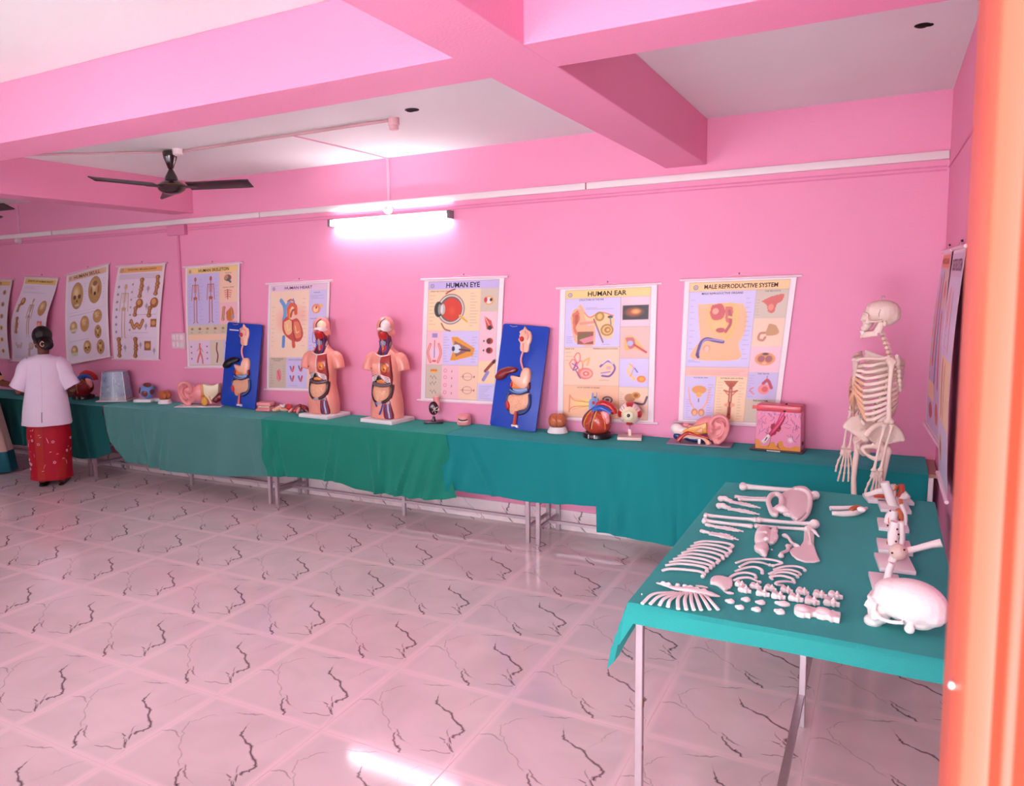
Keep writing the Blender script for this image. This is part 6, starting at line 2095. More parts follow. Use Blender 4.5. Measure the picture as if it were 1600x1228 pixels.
def loose(name, label, mb, group=BG, m=BONEW, **k):
    """centre a bone's mesh on its own origin and make it a thing."""
    V = np.array(mb.v)
    c = Vector((float(V[:, 0].mean()), float(V[:, 1].mean()), float(V[:, 2].min())))
    mb.v = [tuple(v) for v in (V - np.array(c))]
    o = mb.build(name, m, **k)
    zs = np.empty(len(o.data.vertices) * 3, dtype=np.float32)
    o.data.vertices.foreach_get('co', zs)
    o.location = (c.x, c.y, TT - float(zs.reshape(-1, 3)[:, 2].min()))
    return props(o, label, 'bone', group)


ORD = ['first', 'second', 'third', 'fourth', 'fifth', 'sixth', 'seventh', 'eighth', 'ninth']


def ribs(L, where, grp, r=.0052):
    n = len(L)
    for i, P in enumerate(L):
        pts = [K(x, y, .006 + .010 * math.sin(PI * j / (len(P) - 1))) for j, (x, y) in enumerate(P)]
        mb = MB().tube(pts, [r * .9] + [r] * (len(P) - 2) + [r * .8], 8, smooth=4, ell=(.75, 1.25), ref=(0, 0, 1))
        mb.ball(pts[-1], (r * 1.35, r * 1.35, r * 1.2), nu=8, nv=6)
        pos = ('farthest' if i == 0 else 'nearest' if i == n - 1 else '%s-farthest' % ORD[i])
        loose('rib_bone', '%s white rib in the %s' % (pos, where), mb, grp)


ribs([[(560, 582), (640, 566), (740, 570), (840, 585), (880, 605), (860, 625)], [(530, 608), (620, 590), (740, 600), (832, 625), (862, 650), (842, 668)], [(500, 635), (610, 614), (730, 632), (815, 660), (828, 688)],
      [(455, 665), (560, 642), (700, 658), (790, 688), (796, 712)], [(425, 692), (540, 670), (680, 692), (762, 722), (750, 746)], [(385, 716), (500, 698), (640, 718), (712, 748), (716, 772)],
      [(350, 742), (470, 727), (620, 748), (692, 768), (694, 792)], [(318, 768), (440, 753), (580, 768), (658, 790), (664, 818)], [(290, 812), (350, 797), (480, 802), (590, 816), (640, 836), (630, 860)]],
     'large stack of nine at the table\'s left edge', 'large ribs at the left table edge', .0062)
ribs([[(905, 745), (1000, 717), (1130, 710), (1240, 725), (1288, 746), (1215, 768)], [(935, 778), (1020, 738), (1110, 740), (1188, 762)], [(900, 815), (980, 787), (1060, 777), (1118, 800), (1125, 830)], [(855, 865), (910, 836), (990, 826), (1060, 842), (1072, 868)], [(885, 892), (940, 871), (1020, 868), (1105, 905)]],
     'middle group of five small curved ribs', 'small curved ribs in the middle')
ribs([[(1220, 800), (1300, 776), (1390, 771), (1460, 786), (1480, 806)], [(1180, 836), (1260, 806), (1350, 801), (1430, 822), (1440, 838)], [(1190, 862), (1240, 827), (1330, 822), (1410, 846), (1420, 860)], [(1215, 886), (1198, 862), (1280, 850), (1380, 876), (1386, 892)], [(1300, 930), (1245, 925), (1250, 906), (1320, 898), (1390, 906)]],
     'right group of five small ribs below the shoulder blade', 'small ribs below the shoulder blade')

# comb-like sternum with rib ends
t = thing('rib_comb', 'white comb-like breastbone piece with ten rib ends at the near left corner', 'bone', tuple(K(480, 980)), group=BG)
spine = [K(245, 908, .010), K(330, 935, .011), K(420, 958, .013), K(520, 968, .014), K(620, 985, .013), K(700, 1005, .011), K(778, 1025, .006)]
bm_ = MB().tube(spine, [.006, .007, .012, .015, .015, .014, .004], 10, smooth=4, ell=(.5, 1.2), ref=(0, 0, 1))
for x, y in ((300, 912), (345, 922), (420, 930), (480, 938), (530, 946), (580, 958), (640, 972)):
    bm_.ball(K(x, y, .016), (.010, .008, .008), nu=8, nv=6)
bm_.build('breastbone', BONEW, t, world=True, remesh=.0035, relax=1)
for a, c_, b in (((390, 988), (220, 1002), (125, 1082)), ((410, 992), (270, 1020), (192, 1086)), ((425, 995), (310, 1040), (268, 1096)), ((445, 992), (360, 1050), (338, 1110)), ((475, 988), (425, 1040), (425, 1128)), ((505, 986), (480, 1050), (492, 1132)),
                 ((532, 986), (535, 1060), (556, 1136)), ((565, 990), (585, 1050), (616, 1136)), ((605, 996), (640, 1050), (688, 1132)), ((645, 1005), (695, 1060), (758, 1134))):
    MB().tube([K(*a, .010), K(*c_, .016), K(*b, .004)], [.0055, .0055, .0062], 8, smooth=5, ell=(.7, 1.1), ref=(0, 0, 1)).build('rib_end', BONEW, t, world=True)

# long bones
def lb(name, label, a, b, r, e0, e1, vox=.0045, extra=None):
    mb = MB()
    A, B = K(*a, e0 * .8), K(*b, e1 * .8)
    longbone(mb, A, B, r, e0, e1)
    if extra:
        extra(mb, A, B)
    return loose(name, label, mb, remesh=vox, relax=1)


lb('thigh_bone', 'longest white thigh bone at the far end, its ball end past the hip bone', (965, 108), (1500, 150), .0135, .024, .018,
   extra=lambda mb, A, B: mb.tube([B, K(1545, 180, .022)], [.014, .013], 9).ball(K(1565, 182, .024), .023).ball(K(1545, 205, .016), (.014, .014, .014)))
lb('shin_bone', 'thin straight white leg bone just below the longest thigh bone', (905, 192), (1150, 208), .008, .011, .012)
lb('shin_bone', 'white leg bone whose right end lies under the hip bone', (935, 215), (1165, 222), .0095, .012, .012)
lb('forearm_bone', 'upper one of two parallel white forearm bones in mid table', (655, 347), (1065, 384), .0085, .014, .014)
lb('forearm_bone', 'lower one of two parallel white forearm bones in mid table', (645, 392), (1030, 438), .0085, .016, .012)
lb('upper_arm_bone', 'thick white arm bone ending in a ball above the shoulder blade', (1100, 386), (1545, 422), .0098, .015, .014, extra=lambda mb, A, B: mb.ball(K(1560, 420, .022), .022))
lb('upper_arm_bone', 'thinner white arm bone lying along the thick one above the shoulder blade', (1075, 436), (1490, 464), .0078, .013, .010)


def digits(name, label, a, b, lump, spread, n=5, r=.0042, cat='bone'):
    A, B = K(*a), K(*b)
    t = thing(name, label, cat, tuple(A), group=BG)
    d = (B - A)
    L = d.length
    d.normalize()
    s = Vector((-d.y, d.x, 0))
    lm = MB()
    for (u, v, q) in lump:
        lm.ball(A + d * (u * L) + s * v + Vector((0, 0, q * .8)), (q, q, q * .8))
    lm.build('carpal_lump', BONEW, t, world=True, remesh=.0035, relax=1)
    for k in range(n):
        o = (k - (n - 1) / 2) * spread
        p0 = A + d * (.26 * L) + s * (o * .5)
        p3 = A + d * (L * (1 - .10 * abs(k - 1))) + s * (o * 1.15)
        g = MB()
        P = [p0.lerp(p3, q) + Vector((0, 0, .006)) for q in (0, .12, .40, .48, .70, .76, .9, 1)]
        g.tube(P, [r * 1.5, r, r * .9, r * 1.5, r * .8, r * 1.3, r * .7, r * .9], 8)
        g.build('digit', BONEW, t, world=True)
    return t


foot_l = [(.02, .0, .017), (.10, .004, .018), (.18, .0, .014), (.25, .004, .012), (.04, -.012, .012)]
digits('foot_bones', 'farther one of two white foot skeletons lying side by side', (775, 228), (1118, 292), foot_l, .0085, r=.0048)
digits('foot_bones', 'nearer one of two white foot skeletons lying side by side', (760, 288), (1108, 346), foot_l, .0085, r=.0048)
hand_l = [(.02, .004, .010), (.09, -.002, .011), (.16, .004, .009), (.21, 0, .009)]
digits('hand_bones', 'farther white hand skeleton with long fingers, above the rib stack', (655, 442), (972, 488), hand_l, .0080, r=.0042)
digits('hand_bones', 'nearer white hand skeleton with spread fingers, above the rib stack', (612, 494), (938, 556), hand_l, .0115, r=.0042)

# hip bone lying flat
hb = MB()
HO = [(1270, 300), (1262, 240), (1290, 190), (1340, 165), (1390, 135), (1440, 128), (1490, 135), (1520, 165), (1532, 210), (1530, 280), (1505, 335), (1470, 378), (1435, 405), (1405, 412), (1375, 392), (1345, 362), (1315, 345)]
HP = [K(x, y) for x, y in HO]
puff(hb, [(p.x, p.y) for p in HP], .030, Matrix.Translation((0, 0, TT)), flat=.55)
hb.tube([K(1395, 130, .030), K(1450, 128, .034), K(1515, 160, .032), K(1532, 230, .028), K(1510, 330, .022), K(1450, 395, .016), K(1402, 408, .014)], [.009, .009, .010, .009, .008, .008, .008], 9, smooth=4)
hb.tube([K(1285, 290, .018), K(1290, 215, .026), K(1260, 175, .030), K(1205, 180, .028), K(1176, 228, .022), K(1188, 280, .016), K(1212, 335, .012), K(1240, 345, .012), K(1238, 300, .016), K(1265, 280, .018)], [.018, .014, .014, .015, .012, .012, .013, .011, .012, .016], 10, smooth=4)
hb.ball(K(1290, 300, .022), (.028, .026, .022)).ball(K(1330, 340, .012), (.018, .014, .012))
loose('hip_bone', 'big white fan-shaped hip bone at the far end of the table', hb, remesh=.004, relax=3)
# shoulder blade
M2 = Matrix.Identity(4)
out = [(1475, 470), (1515, 450), (1555, 462), (1560, 520), (1555, 600), (1580, 680), (1608, 738), (1560, 748), (1480, 746), (1410, 722), (1370, 690), (1350, 655), (1375, 630), (1435, 622), (1468, 575)]
P = [K(x, y) for x, y in out]
sb = MB().prism([(p.x, p.y) for p in P], .008, Matrix.Translation((0, 0, TT)))
sb.tube([K(1510, 440, .03), K(1520, 500, .026), K(1530, 580, .014)], [.007, .006, .003], 8).tube([K(1495, 450, .02), K(1560, 480, .03), K(1600, 528, .018)], [.010, .008, .004], 8).ball(K(1500, 462, .014), (.015, .015, .013))
loose('shoulder_blade', 'flat white shoulder blade with a broad fan below the long arm bones', sb, remesh=.0035, relax=2)
# bumpy lump (sacrum) in the middle
sm = MB()
for O, h in (([(1080, 490), (1120, 470), (1170, 468), (1190, 500), (1180, 560), (1150, 600), (1100, 605), (1062, 580), (1065, 530)], .030), ([(1056, 620), (1090, 600), (1150, 600), (1180, 620), (1172, 670), (1160, 702), (1125, 696), (1095, 670), (1062, 650)], .022), ([(1185, 500), (1215, 470), (1250, 466), (1256, 500), (1235, 520), (1262, 540), (1240, 580), (1205, 600), (1180, 590)], .022)):
    puff(sm, [(K(x, y).x, K(x, y).y) for x, y in O], h, Matrix.Translation((0, 0, TT)), flat=.45)
for (x, y, r, h) in ((1110, 495, .014, .026), (1150, 490, .012, .028), (1160, 540, .012, .026), (1235, 485, .010, .018), (1235, 540, .010, .016), (1205, 575, .010, .014), (1120, 640, .012, .018), (1205, 632, .006, .006)):
    sm.ball(K(x, y, h), (r, r, r * .7))
loose('sacrum_bone', 'bumpy white lump of fused vertebrae in mid table, left of the shoulder blade', sm, remesh=.0036, relax=2)
for lab, P in (('short crooked white collarbone left of the shoulder blade', [(1312, 515), (1345, 535), (1370, 575), (1410, 602)]), ('small T-shaped white bone touching the shoulder blade\'s left tip', [(1282, 686), (1290, 660), (1335, 640), (1345, 602)])):
    mb = MB().tube([K(x, y, .010) for x, y in P], [.011, .007, .007, .010], 8, smooth=4)
    mb.ball(K(*P[0], .009), (.012, .012, .009)).ball(K(*P[-1], .009), (.014, .010, .009))
    loose('collarbone', lab, mb, remesh=.0035, relax=1)
mp = MB()
puff(mp, [(K(x, y).x, K(x, y).y) for x, y in ((690, 925), (695, 895), (730, 872), (790, 872), (830, 884), (872, 892), (868, 930), (850, 950), (838, 975), (805, 985), (780, 965), (745, 940), (712, 932))], .016, Matrix.Translation((0, 0, TT)), flat=.6)
mp.tube([K(868, 895, .010), K(866, 930, .008), K(850, 955, .006)], .005, 7)
loose('breastbone_plate', 'small square white bone plate at the right end of the comb-like piece', mp, remesh=.0034, relax=1)
for lab, P, r in (('thin white bone sliver left of the square bone plate', [(570, 928), (620, 938), (672, 948)], .008), ('small leaf-shaped white bone just below the square bone plate', [(812, 984), (850, 994), (888, 1000)], .010)):
    loose('bone_fragment', lab, MB().tube([K(x, y, .005) for x, y in P], [r * .4, r, r * .5], 8, smooth=3, ell=(.5, 1), ref=(0, 0, 1)))

# vertebrae in two staggered rows
rowA = [(262, 190), (432, 212), (602, 236), (784, 256), (966, 276), (1160, 310), (1335, 322)]
rowB = [(306, 254), (512, 294), (690, 326), (886, 352), (1072, 386), (1290, 404)]
VO = [(-.9, -.75), (-.05, -.85), (.12, -.55), (.35, -.62), (.45, -.95), (.75, -.9), (.8, -.5), (1.35, -.45), (1.4, -.15), (.85, -.05), (.62, .25), (.80, .62), (.60, .92), (.35, .80), (.25, .35), (.05, .45), (-.02, .85), (-.85, .80), (-.98, .2), (-.92, -.3)]
for nm, R_, s0, grp in (('back', rowA, .0165, 'vertebrae in the back row'), ('front', rowB, .0185, 'vertebrae in the front row')):
    for i, (x, y) in enumerate(R_):
        p = K2(x, y)
        q = K2(x + 50, y + 9)
        ang = math.atan2(q.y - p.y, q.x - p.x) + random.uniform(-.08, .08)
        s = s0 * (1 + .03 * i)
        Mv = Matrix.Translation((p.x, p.y, TT)) @ Matrix.Rotation(ang, 4, 'Z')
        mb = MB().prism([(u * s * random.uniform(.94, 1.06), v * s * random.uniform(.94, 1.06)) for u, v in VO], s * .85, Mv)
        mb.tube([Mv @ Vector((-.45 * s, -.8 * s, s * .55)), Mv @ Vector((-.47 * s, 0, s * .6)), Mv @ Vector((-.45 * s, .82 * s, s * .55))], [s * .56, s * .48, s * .56], 10)
        mb.tube([Mv @ Vector((.3 * s, 0, s * .6)), Mv @ Vector((.45 * s, .1 * s, s * 1.35))], [s * .26, s * .18], 7)
        pos = 'leftmost' if i == 0 else 'rightmost' if i == len(R_) - 1 else ORD[i] + ' from the left'
        loose('vertebra_bone', '%s knobbly white vertebra of the %s row' % (pos, nm), mb, grp, remesh=.0027, relax=1)
small = [((150, 375), .0125, 'leftmost of three white pebble-like vertebrae in the upper zigzag row'), ((330, 355), .0125, 'middle one of three white pebble-like vertebrae in the upper zigzag row'), ((500, 388), .0125, 'rightmost of three white pebble-like vertebrae in the upper zigzag row'), ((260, 442), .012, 'left one of two white pebble-like vertebrae in the lower zigzag row'), ((450, 468), .0125, 'right one of two white pebble-like vertebrae in the lower zigzag row'),
         ((750, 405), .014, 'wide small white vertebra with a tail, right of the pebble-like ones'), ((712, 495), .014, 'small round white vertebra with a reddish hole, nearest the front edge')]
SO = [(-1.35, .05), (-.6, .35), (-.35, .95), (.25, 1.15), (.75, .7), (1.05, .1), (.75, -.55), (.25, -.95), (-.35, -.85), (-.75, -.35)]
for i, (xy, s, lab) in enumerate(small):
    c0 = K2(*xy)
    wide = 1.55 if i == 5 else 1.15
    mb = MB()
    puff(mb, [(u * s * wide, v * s * 1.15) for u, v in SO], s * .95, Matrix.Translation((c0.x, c0.y, TT)) @ Matrix.Rotation(random.uniform(-.25, .25), 4, 'Z'), flat=.5)
    mb.ball(c0 + Vector((s * .3, s * .2, s * .8)), (s * .45, s * .4, s * .35))
    loose('small_vertebra', lab, mb, 'small pebble-like vertebrae', remesh=.0026, relax=1)
LO = [(-1.0, .35), (-.85, .85), (-.25, 1.0), (.25, .85), (.55, .70), (.75, .75), (1.15, .45), (1.05, 0), (1.1, -.35), (.65, -.45), (.5, -.95), (.2, -.8), (-.1, -1.05), (-.6, -.9), (-.95, -.4)]
LN = [(-1.0, .2), (-.9, .85), (-.35, 1.0), (.0, .75), (.2, .45), (.45, .75), (.7, .45), (1.1, .5), (1.15, .15), (.8, -.05), (.85, -.3), (1.15, -.5), (1.1, -.95), (.6, -.9), (.4, -1.1), (.15, -.65), (-.3, -.9), (-.8, -.75), (-1.0, -.3)]
for (x, y), lab, O in (((1005, 505), 'larger round white lower-back vertebra at the front edge, left of its twin', LO), ((1250, 540), 'larger notched white lower-back vertebra, rightmost at the front edge', LN)):
    c0 = K2(x, y)
    mb = MB().prism([(u * .034, v * .040) for u, v in O], .018, Matrix.Translation((c0.x, c0.y, TT)))
    mb.ball(c0 + Vector((-.010, 0, .014)), (.024, .030, .014))
    loose('lumbar_vertebra', lab, mb, 'larger lower-back vertebrae', remesh=.003, relax=2)
loose('bone_chip', 'tiny white speck of bone at the left table edge', MB().ball(K(122, 1004, .003), (.003, .003, .003)))

# skull lying near the front right corner
p = on_z(1416, 950, TT + .07)
t = thing('skull_bone', 'large white skull without its jaw, in the near right corner of the display table', 'skull', (p.x, p.y, TT))
M = Matrix.Translation((0, 0, .090)) @ Matrix.Rotation(math.radians(-100), 4, 'Z') @ Matrix.Rotation(math.radians(-2), 4, 'X') @ Matrix.Diagonal((1.06, 1.06, 1.0, 1))
skull_parts(t, M, BONEW, mandible=False, voxel=.0036)
t['group'] = BG

# ---------------------------------------------------------------- joint models on white bases
LIG = g_mat('ligament_brown', (206, 110, 70), .4)
LIGR = g_mat('ligament_red', (196, 76, 54), .4)


def jbase(t, corners, h=.016):
    P = [on_z(u, v, TT) for u, v in corners]
    c = sum(P, Vector()) / len(P)
    w = ((P[1] - P[0]).length + (P[2] - P[3]).length) / 2
    d = ((P[3] - P[0]).length + (P[2] - P[1]).length) / 2
    e = (P[1] - P[0])
    MB().box((0, 0, h / 2), (w, d, h), (0, 0, math.atan2(e.y, e.x))).build('base', WBASE, t, bevel=.002)


def jcenter(corners):
    P = [on_z(u, v, TT) for u, v in corners]
    return sum(P, Vector()) / len(P)


def joint_model(label, corners, bones, balls=(), ligs=(), screws=()):
    c = jcenter(corners)
    t = thing('joint_model', label, 'joint model', (c.x, c.y, TT), group='joint models in a row')
    jbase(t, corners)
    Y = c.y

    def W(u, v, dy=0.0):
        return on_y(u, v, Y + dy) - Vector((c.x, c.y, TT))
    for nm, P, r in bones:
        MB().tube([W(*p) for p in P], r, 11, smooth=4).build(nm, BONEW, t)
    for (u, v, dy, r, nm) in balls:
        MB().ball(W(u, v, dy), r, nu=14, nv=10).build(nm, BONEW if nm != 'ball_joint' else BONE, t)
    for P, r, m in ligs:
        MB().tube([W(*p) for p in P], r, 9, smooth=4).build('ligament', m, t)
    for (u, v, dy) in screws:
        MB().ball(W(u, v, dy), .0042, nu=8, nv=6).build('screw', M_DRED, t)
    return t


# nearest pair: base half hidden by the skull, and the elbow with its arm pointing right
b1 = [(1362, 924), (1412, 930), (1404, 904), (1358, 899)]
joint_model('joint model whose white base is half hidden behind the skull', b1, [('shaft', [(1386, 912), (1389, 893), (1394, 880)], [.015, .012, .011])])
b2 = [(1371, 893), (1427, 899), (1423, 874), (1369, 870)]
joint_model('elbow joint model with a round knob and a bone shaft pointing right', b2,
            [('upright_shaft', [(1390, 893), (1393, 880), (1400, 865)], [.015, .014, .017]), ('arm_shaft', [(1410, 862), (1432, 857), (1455, 851), (1471, 848)], [.012, .012, .013, .016])],
            balls=[(1404, 862, -.01, (.032, .030, .030), 'ball_joint')], screws=[(1394, 864, -.035), (1413, 859, -.035)])
b3 = [(1373, 864), (1426, 870), (1421, 850), (1369, 846)]
joint_model('joint model with a spotted shaft, behind the elbow model', b3,
            [('shaft', [(1398, 866), (1395, 850), (1396, 832), (1399, 815)], [.021, .019, .021, .018]), ('side_bone', [(1406, 860), (1410, 840), (1408, 815)], [.010, .010, .012])],
            ligs=[([(1390, 862), (1389, 848), (1392, 838)], .009, LIG)], screws=[(1387, 821, -.03), (1404, 835, -.035), (1400, 846, -.035), (1402, 827, -.035)])
b4 = [(1373, 829), (1421, 834), (1416, 818), (1370, 813)]
joint_model('joint model with tan ligaments, second from the back of the white bases', b4,
            [('shaft', [(1397, 830), (1395, 812), (1397, 797)], [.018, .018, .018]), ('side_bone', [(1414, 828), (1415, 805), (1408, 788)], [.007, .007, .009]), ('lower_bone', [(1386, 826), (1386, 810), (1392, 799)], [.011, .010, .012])],
            ligs=[([(1406, 822), (1408, 806), (1402, 795)], .010, LIG), ([(1389, 818), (1388, 806), (1391, 799)], .010, LIG)], screws=[(1391, 798, -.04), (1405, 812, -.035)])
b5 = [(1376, 800), (1423, 804), (1417, 788), (1371, 786)]
joint_model('tall joint model with a white shaft leaning left, on the farthest white base', b5,
            [('long_shaft', [(1382, 753), (1387, 768), (1394, 786), (1398, 799)], [.020, .020, .021, .026]), ('side_plate', [(1376, 792), (1384, 798), (1392, 803)], [.012, .020, .010])],
            ligs=[([(1402, 798), (1408, 790), (1407, 780)], .009, LIG)])
b6 = [(1391, 788), (1424, 790), (1420, 777), (1389, 776)]
joint_model('joint model with red-brown ligaments beside the skeleton\'s left thigh bone', b6,
            [('knuckle', [(1408, 780), (1414, 775), (1419, 772)], [.018, .022, .018]), ('upright', [(1394, 786), (1397, 770), (1395, 757)], [.010, .010, .014])],
            ligs=[([(1404, 776), (1409, 766), (1408, 757)], .014, LIGR), ([(1396, 766), (1400, 758)], .012, M_ORNG)])
b7 = [(1352, 786), (1388, 788), (1386, 777), (1352, 776)]
joint_model('hip joint model with a horizontal bone and orange underside, right of the small elbow model', b7,
            [('neck_bone', [(1352, 774), (1362, 771), (1372, 768), (1388, 766)], [.012, .011, .014, .020])], ligs=[([(1366, 776), (1376, 774), (1388, 775)], .012, LIGR)])
c = on_z(1325, 800, TT)
t = thing('joint_model', 'small elbow model lying on the cloth with two white shafts and a brown ligament', 'joint model', (c.x, c.y, TT), group='joint models in a row')
f = lambda u, v, h=.01: on_z(u, v, TT + h) - Vector((c.x, c.y, TT))
MB().tube([f(1297, 794, .022), (f(1318, 794, .022)), f(1338, 793, .022)], .011, 10).build('shaft', BONEW, t)
MB().tube([f(1300, 802), f(1318, 803, .012), f(1338, 801, .016), f(1354, 794, .012)], [.010, .014, .014, .008], 10, smooth=4).build('shaft', BONEW, t)
MB().tube([f(1330, 796, .034), f(1338, 793, .036), f(1346, 794, .026)], [.010, .013, .010], 9, smooth=3).build('ligament', LIG, t)
MB().tube([f(1349, 797, .012), f(1349, 797, .05), f(1348, 797, .085)], [.009, .007, .007], 9).build('upright', BONEW, t)
MB().ball(f(1346, 796, .094), (.018, .014, .013)).build('knob', BONEW, t)
# ================================================================== PEOPLE
SKINB = mat('brown_skin', (112, 62, 46), .5, .35, var=.05)
HAIR = mat('black_hair', (16, 11, 13), .35, .5, var=.2, scale=60, bump=.6, bscale=200)
TUNIC = mat('white_tunic_cloth', (232, 214, 232), .8, .2, var=.03, bump=.15, bscale=180)
SANDAL = mat('dark_sandal', (40, 26, 28), .5)
GOLDY = mat('gold_clip', (216, 168, 96), .35, metal=.5)


def hand_geo(mb, wrist, fwd, down, side, s=1.0, curl=.35):
    """palm and five bent fingers."""
    wrist, fwd, down, side = (Vector(x) for x in (wrist, fwd, down, side))
    fwd, down, side = fwd.normalized(), down.normalized(), side.normalized()
    for i in range(4):
        o = (i - 1.5) * .019 * s
        mb.tube([wrist + side * o * .55, wrist + fwd * .045 * s + side * o * .9, wrist + fwd * .085 * s + side * o], [.014 * s, .0135 * s, .0115 * s], 8)
        L = [.072, .082, .076, .060][i] * s
        p = wrist + fwd * .085 * s + side * o
        d = fwd.copy()
        P = [p]
        for j in range(3):
            d = (d + down * curl * (.7 + .3 * j)).normalized()
            p = p + d * L * (.45, .32, .23)[j]
            P.append(p)
        mb.tube(P, [.0095 * s, .0088 * s, .008 * s, .0065 * s], 8)
        mb.ball(P[-1], .0065 * s, nu=8, nv=6)
    q = wrist + fwd * .02 * s - side * .022 * s
    mb.tube([q, q + fwd * .03 * s - side * .022 * s + down * .008, q + fwd * .058 * s - side * .030 * s + down * .016, q + fwd * .078 * s - side * .026 * s + down * .022], [.013 * s, .011 * s, .009 * s, .0072 * s], 8)
    return mb


def head_geo(mb, c, yaw=0.0, pitch=0.0, s=1.0):
    R = Matrix.Translation(c) @ Matrix.Rotation(yaw, 4, 'Z') @ Matrix.Rotation(pitch, 4, 'X')
    st = len(mb.v)
    mb.ball((0, .012, .022), (.074 * s, .090 * s, .088 * s), nu=16, nv=12)
    mb.ball((0, -.030, -.035), (.054 * s, .055 * s, .070 * s), nu=14, nv=10)
    mb.ball((0, -.052, -.088), (.024, .022, .018))
    mb.tube([(0, -.086, .015), (0, -.098, -.012), (0, -.110, -.030)], [.008, .009, .012], 8)
    mb.ball((-.012, -.094, -.034), .009).ball((.012, -.094, -.034), .009)
    mb.ball((0, -.085, -.056), (.022, .012, .007)).ball((0, -.083, -.066), (.019, .012, .008))
    mb.tube([(-.04, -.076, .018), (0, -.090, .014), (.04, -.076, .018)], .009, 8, smooth=3)
    for k in (-1, 1):
        mb.ball((k * .076, .008, -.010), (.008, .018, .030), (0, 0, k * .3))
        mb.ball((k * .040, -.062, -.030), (.022, .020, .022))
    mb.xform(R, st)
    return R


def face_bits(t, R, parent):
    for k in (-1, 1):
        e = MB().ball((k * .030, -.078, .000), (.012, .008, .007), nu=12, nv=8).xform(R)
        eo = e.build('eye', mat('eyeball_white', (236, 226, 222), .2), parent)
        MB().ball((k * .030, -.0845, .000), (.0055, .003, .0055), nu=10, nv=6).xform(R).build('iris', BLACKP, eo)
        MB().tube([(k * .014, -.088, .020), (k * .030, -.089, .025), (k * .048, -.078, .021)], .0028, 6, smooth=3).xform(R).build('eyebrow', HAIR, parent)
    MB().tube([(-.020, -.094, -.060), (0, -.0985, -.059), (.020, -.094, -.060)], .0035, 6, smooth=3).xform(R).build('lips', mat('lip_brown', (140, 66, 58), .4), parent)


def ring(z, rx, ry, cx=0, cy=0, n=36, f=None):
    return [Vector((cx + rx * math.cos(2 * PI * i / n) * (1 + (f(2 * PI * i / n) if f else 0)), cy + ry * math.sin(2 * PI * i / n) * (1 + (f(2 * PI * i / n) if f else 0)), z)) for i in range(n)]


def loft_cloth(name, rings, m, t, solid=.004, **k):
    return MB().loft(rings, cap=False).build(name, m, t, solid=solid, sharp=70, **k)


# ---------------- woman in the white tunic (seen from behind)
W1 = (-7.13, 4.70)
t = thing('person', 'woman seen from behind in a white short-sleeved tunic over a red patterned sari, standing at the tables', 'person', (W1[0], W1[1], 0), math.radians(-138))
t['label'] = 'woman seen from behind in a white short-sleeved tunic over a red patterned sari'
b = MB()
HC = Vector((.012, -.035, 1.428))
RH = head_geo(b, HC, yaw=math.radians(30), pitch=math.radians(22))
b.tube([(0, .018, 1.22), (0, .005, 1.30), (0, -.012, 1.38)], [.066, .052, .055], 12)
b.tube([(0, .01, .78), (0, .0, .90), (0, .0, 1.04), (0, .01, 1.18), (0, .014, 1.24)], [.150, .135, .140, .138, .09], 16, ell=(1, .72), ref=(1, 0, 0))
arms = {}
for s in (-1, 1):
    sh = Vector((s * .165, .012, 1.205))
    el = Vector((s * .245, .03, .955))
    wr = Vector((s * .175, -.205, .885))
    b.tube([Vector((s * .09, .01, 1.215)), sh, sh.lerp(el, .5), el], [.056, .054, .045, .040], 12, smooth=3)
    b.tube([el, el.lerp(wr, .4), wr], [.040, .036, .025], 12, smooth=3)
    arms[s] = wr
    hand_geo(b, wr, (-s * .25, -1, -.25), (0, .1, -1), (s, 0, 0), .92)
for s in (-1, 1):
    b.tube([(s * .085, .01, .78), (s * .082, -.01, .47), (s * .085, .012, .20), (s * .088, .015, .075)], [.085, .062, .048, .036], 12, smooth=3)
    b.tube([(s * .088, .035, .045), (s * .092, -.03, .045), (s * .10, -.10, .034), (s * .104, -.150, .028)], [.036, .036, .032, .022], 10, smooth=3, ell=(.75, 1.1), ref=(0, 0, 1))
    for k in range(5):
        b.ball((s * (.085 + .011 * k), -.165 + .006 * k, .024), (.009 if k else .013, .016, .010), nu=8, nv=6)
bo = b.build('body', SKINB, t, remesh=.0085, relax=4)
face_bits(t, RH, t)
gl = MB()
for k in (-1, 1):
    gl.tube([(k * .031 + .020 * math.cos(a), -.097, .0 + .015 * math.sin(a)) for a in [i * PI / 6 for i in range(12)]], .0014, 5, closed=True)
    gl.tube([(k * .051, -.095, .003), (k * .076, -.05, .004), (k * .080, .01, .0)], .0014, 5)
gl.tube([(-.011, -.098, .003), (.011, -.098, .003)], .0014, 5)
gl.xform(RH)
gl.build('glasses', STEEL, t)
h = MB().ball((0, .024, .044), (.092, .104, .098), nu=20, nv=14).ball((0, .080, -.040), (.076, .050, .066)).ball((0, .115, -.082), (.064, .050, .056)).xform(RH)
hb_ = h.build('hair', HAIR, t, remesh=.006, relax=3)
# trim hair from the face: push front points back
for v in hb_.data.vertices:
    q = RH.inverted() @ v.co
    if q.y < -.045 and q.z < .075:
        v.co = RH @ Vector((q.x * .80, -.045 + (q.y + .045) * .05, q.z))
MB().tube([RH @ Vector(p) for p in ((.030, .150, -.082), (.048, .150, -.058), (.066, .136, -.084), (.048, .146, -.110), (.030, .150, -.082))], .0042, 8, smooth=3).build('hair_ring', mat('cream_hair_tie', (236, 190, 160), .5), t)
MB().ball(RH @ Vector((.079, .0, -.036)), .006).build('earring', GOLDY, t)


def tun(a):
    return .025 * math.sin(5 * a + 1) + .012 * math.sin(9 * a)


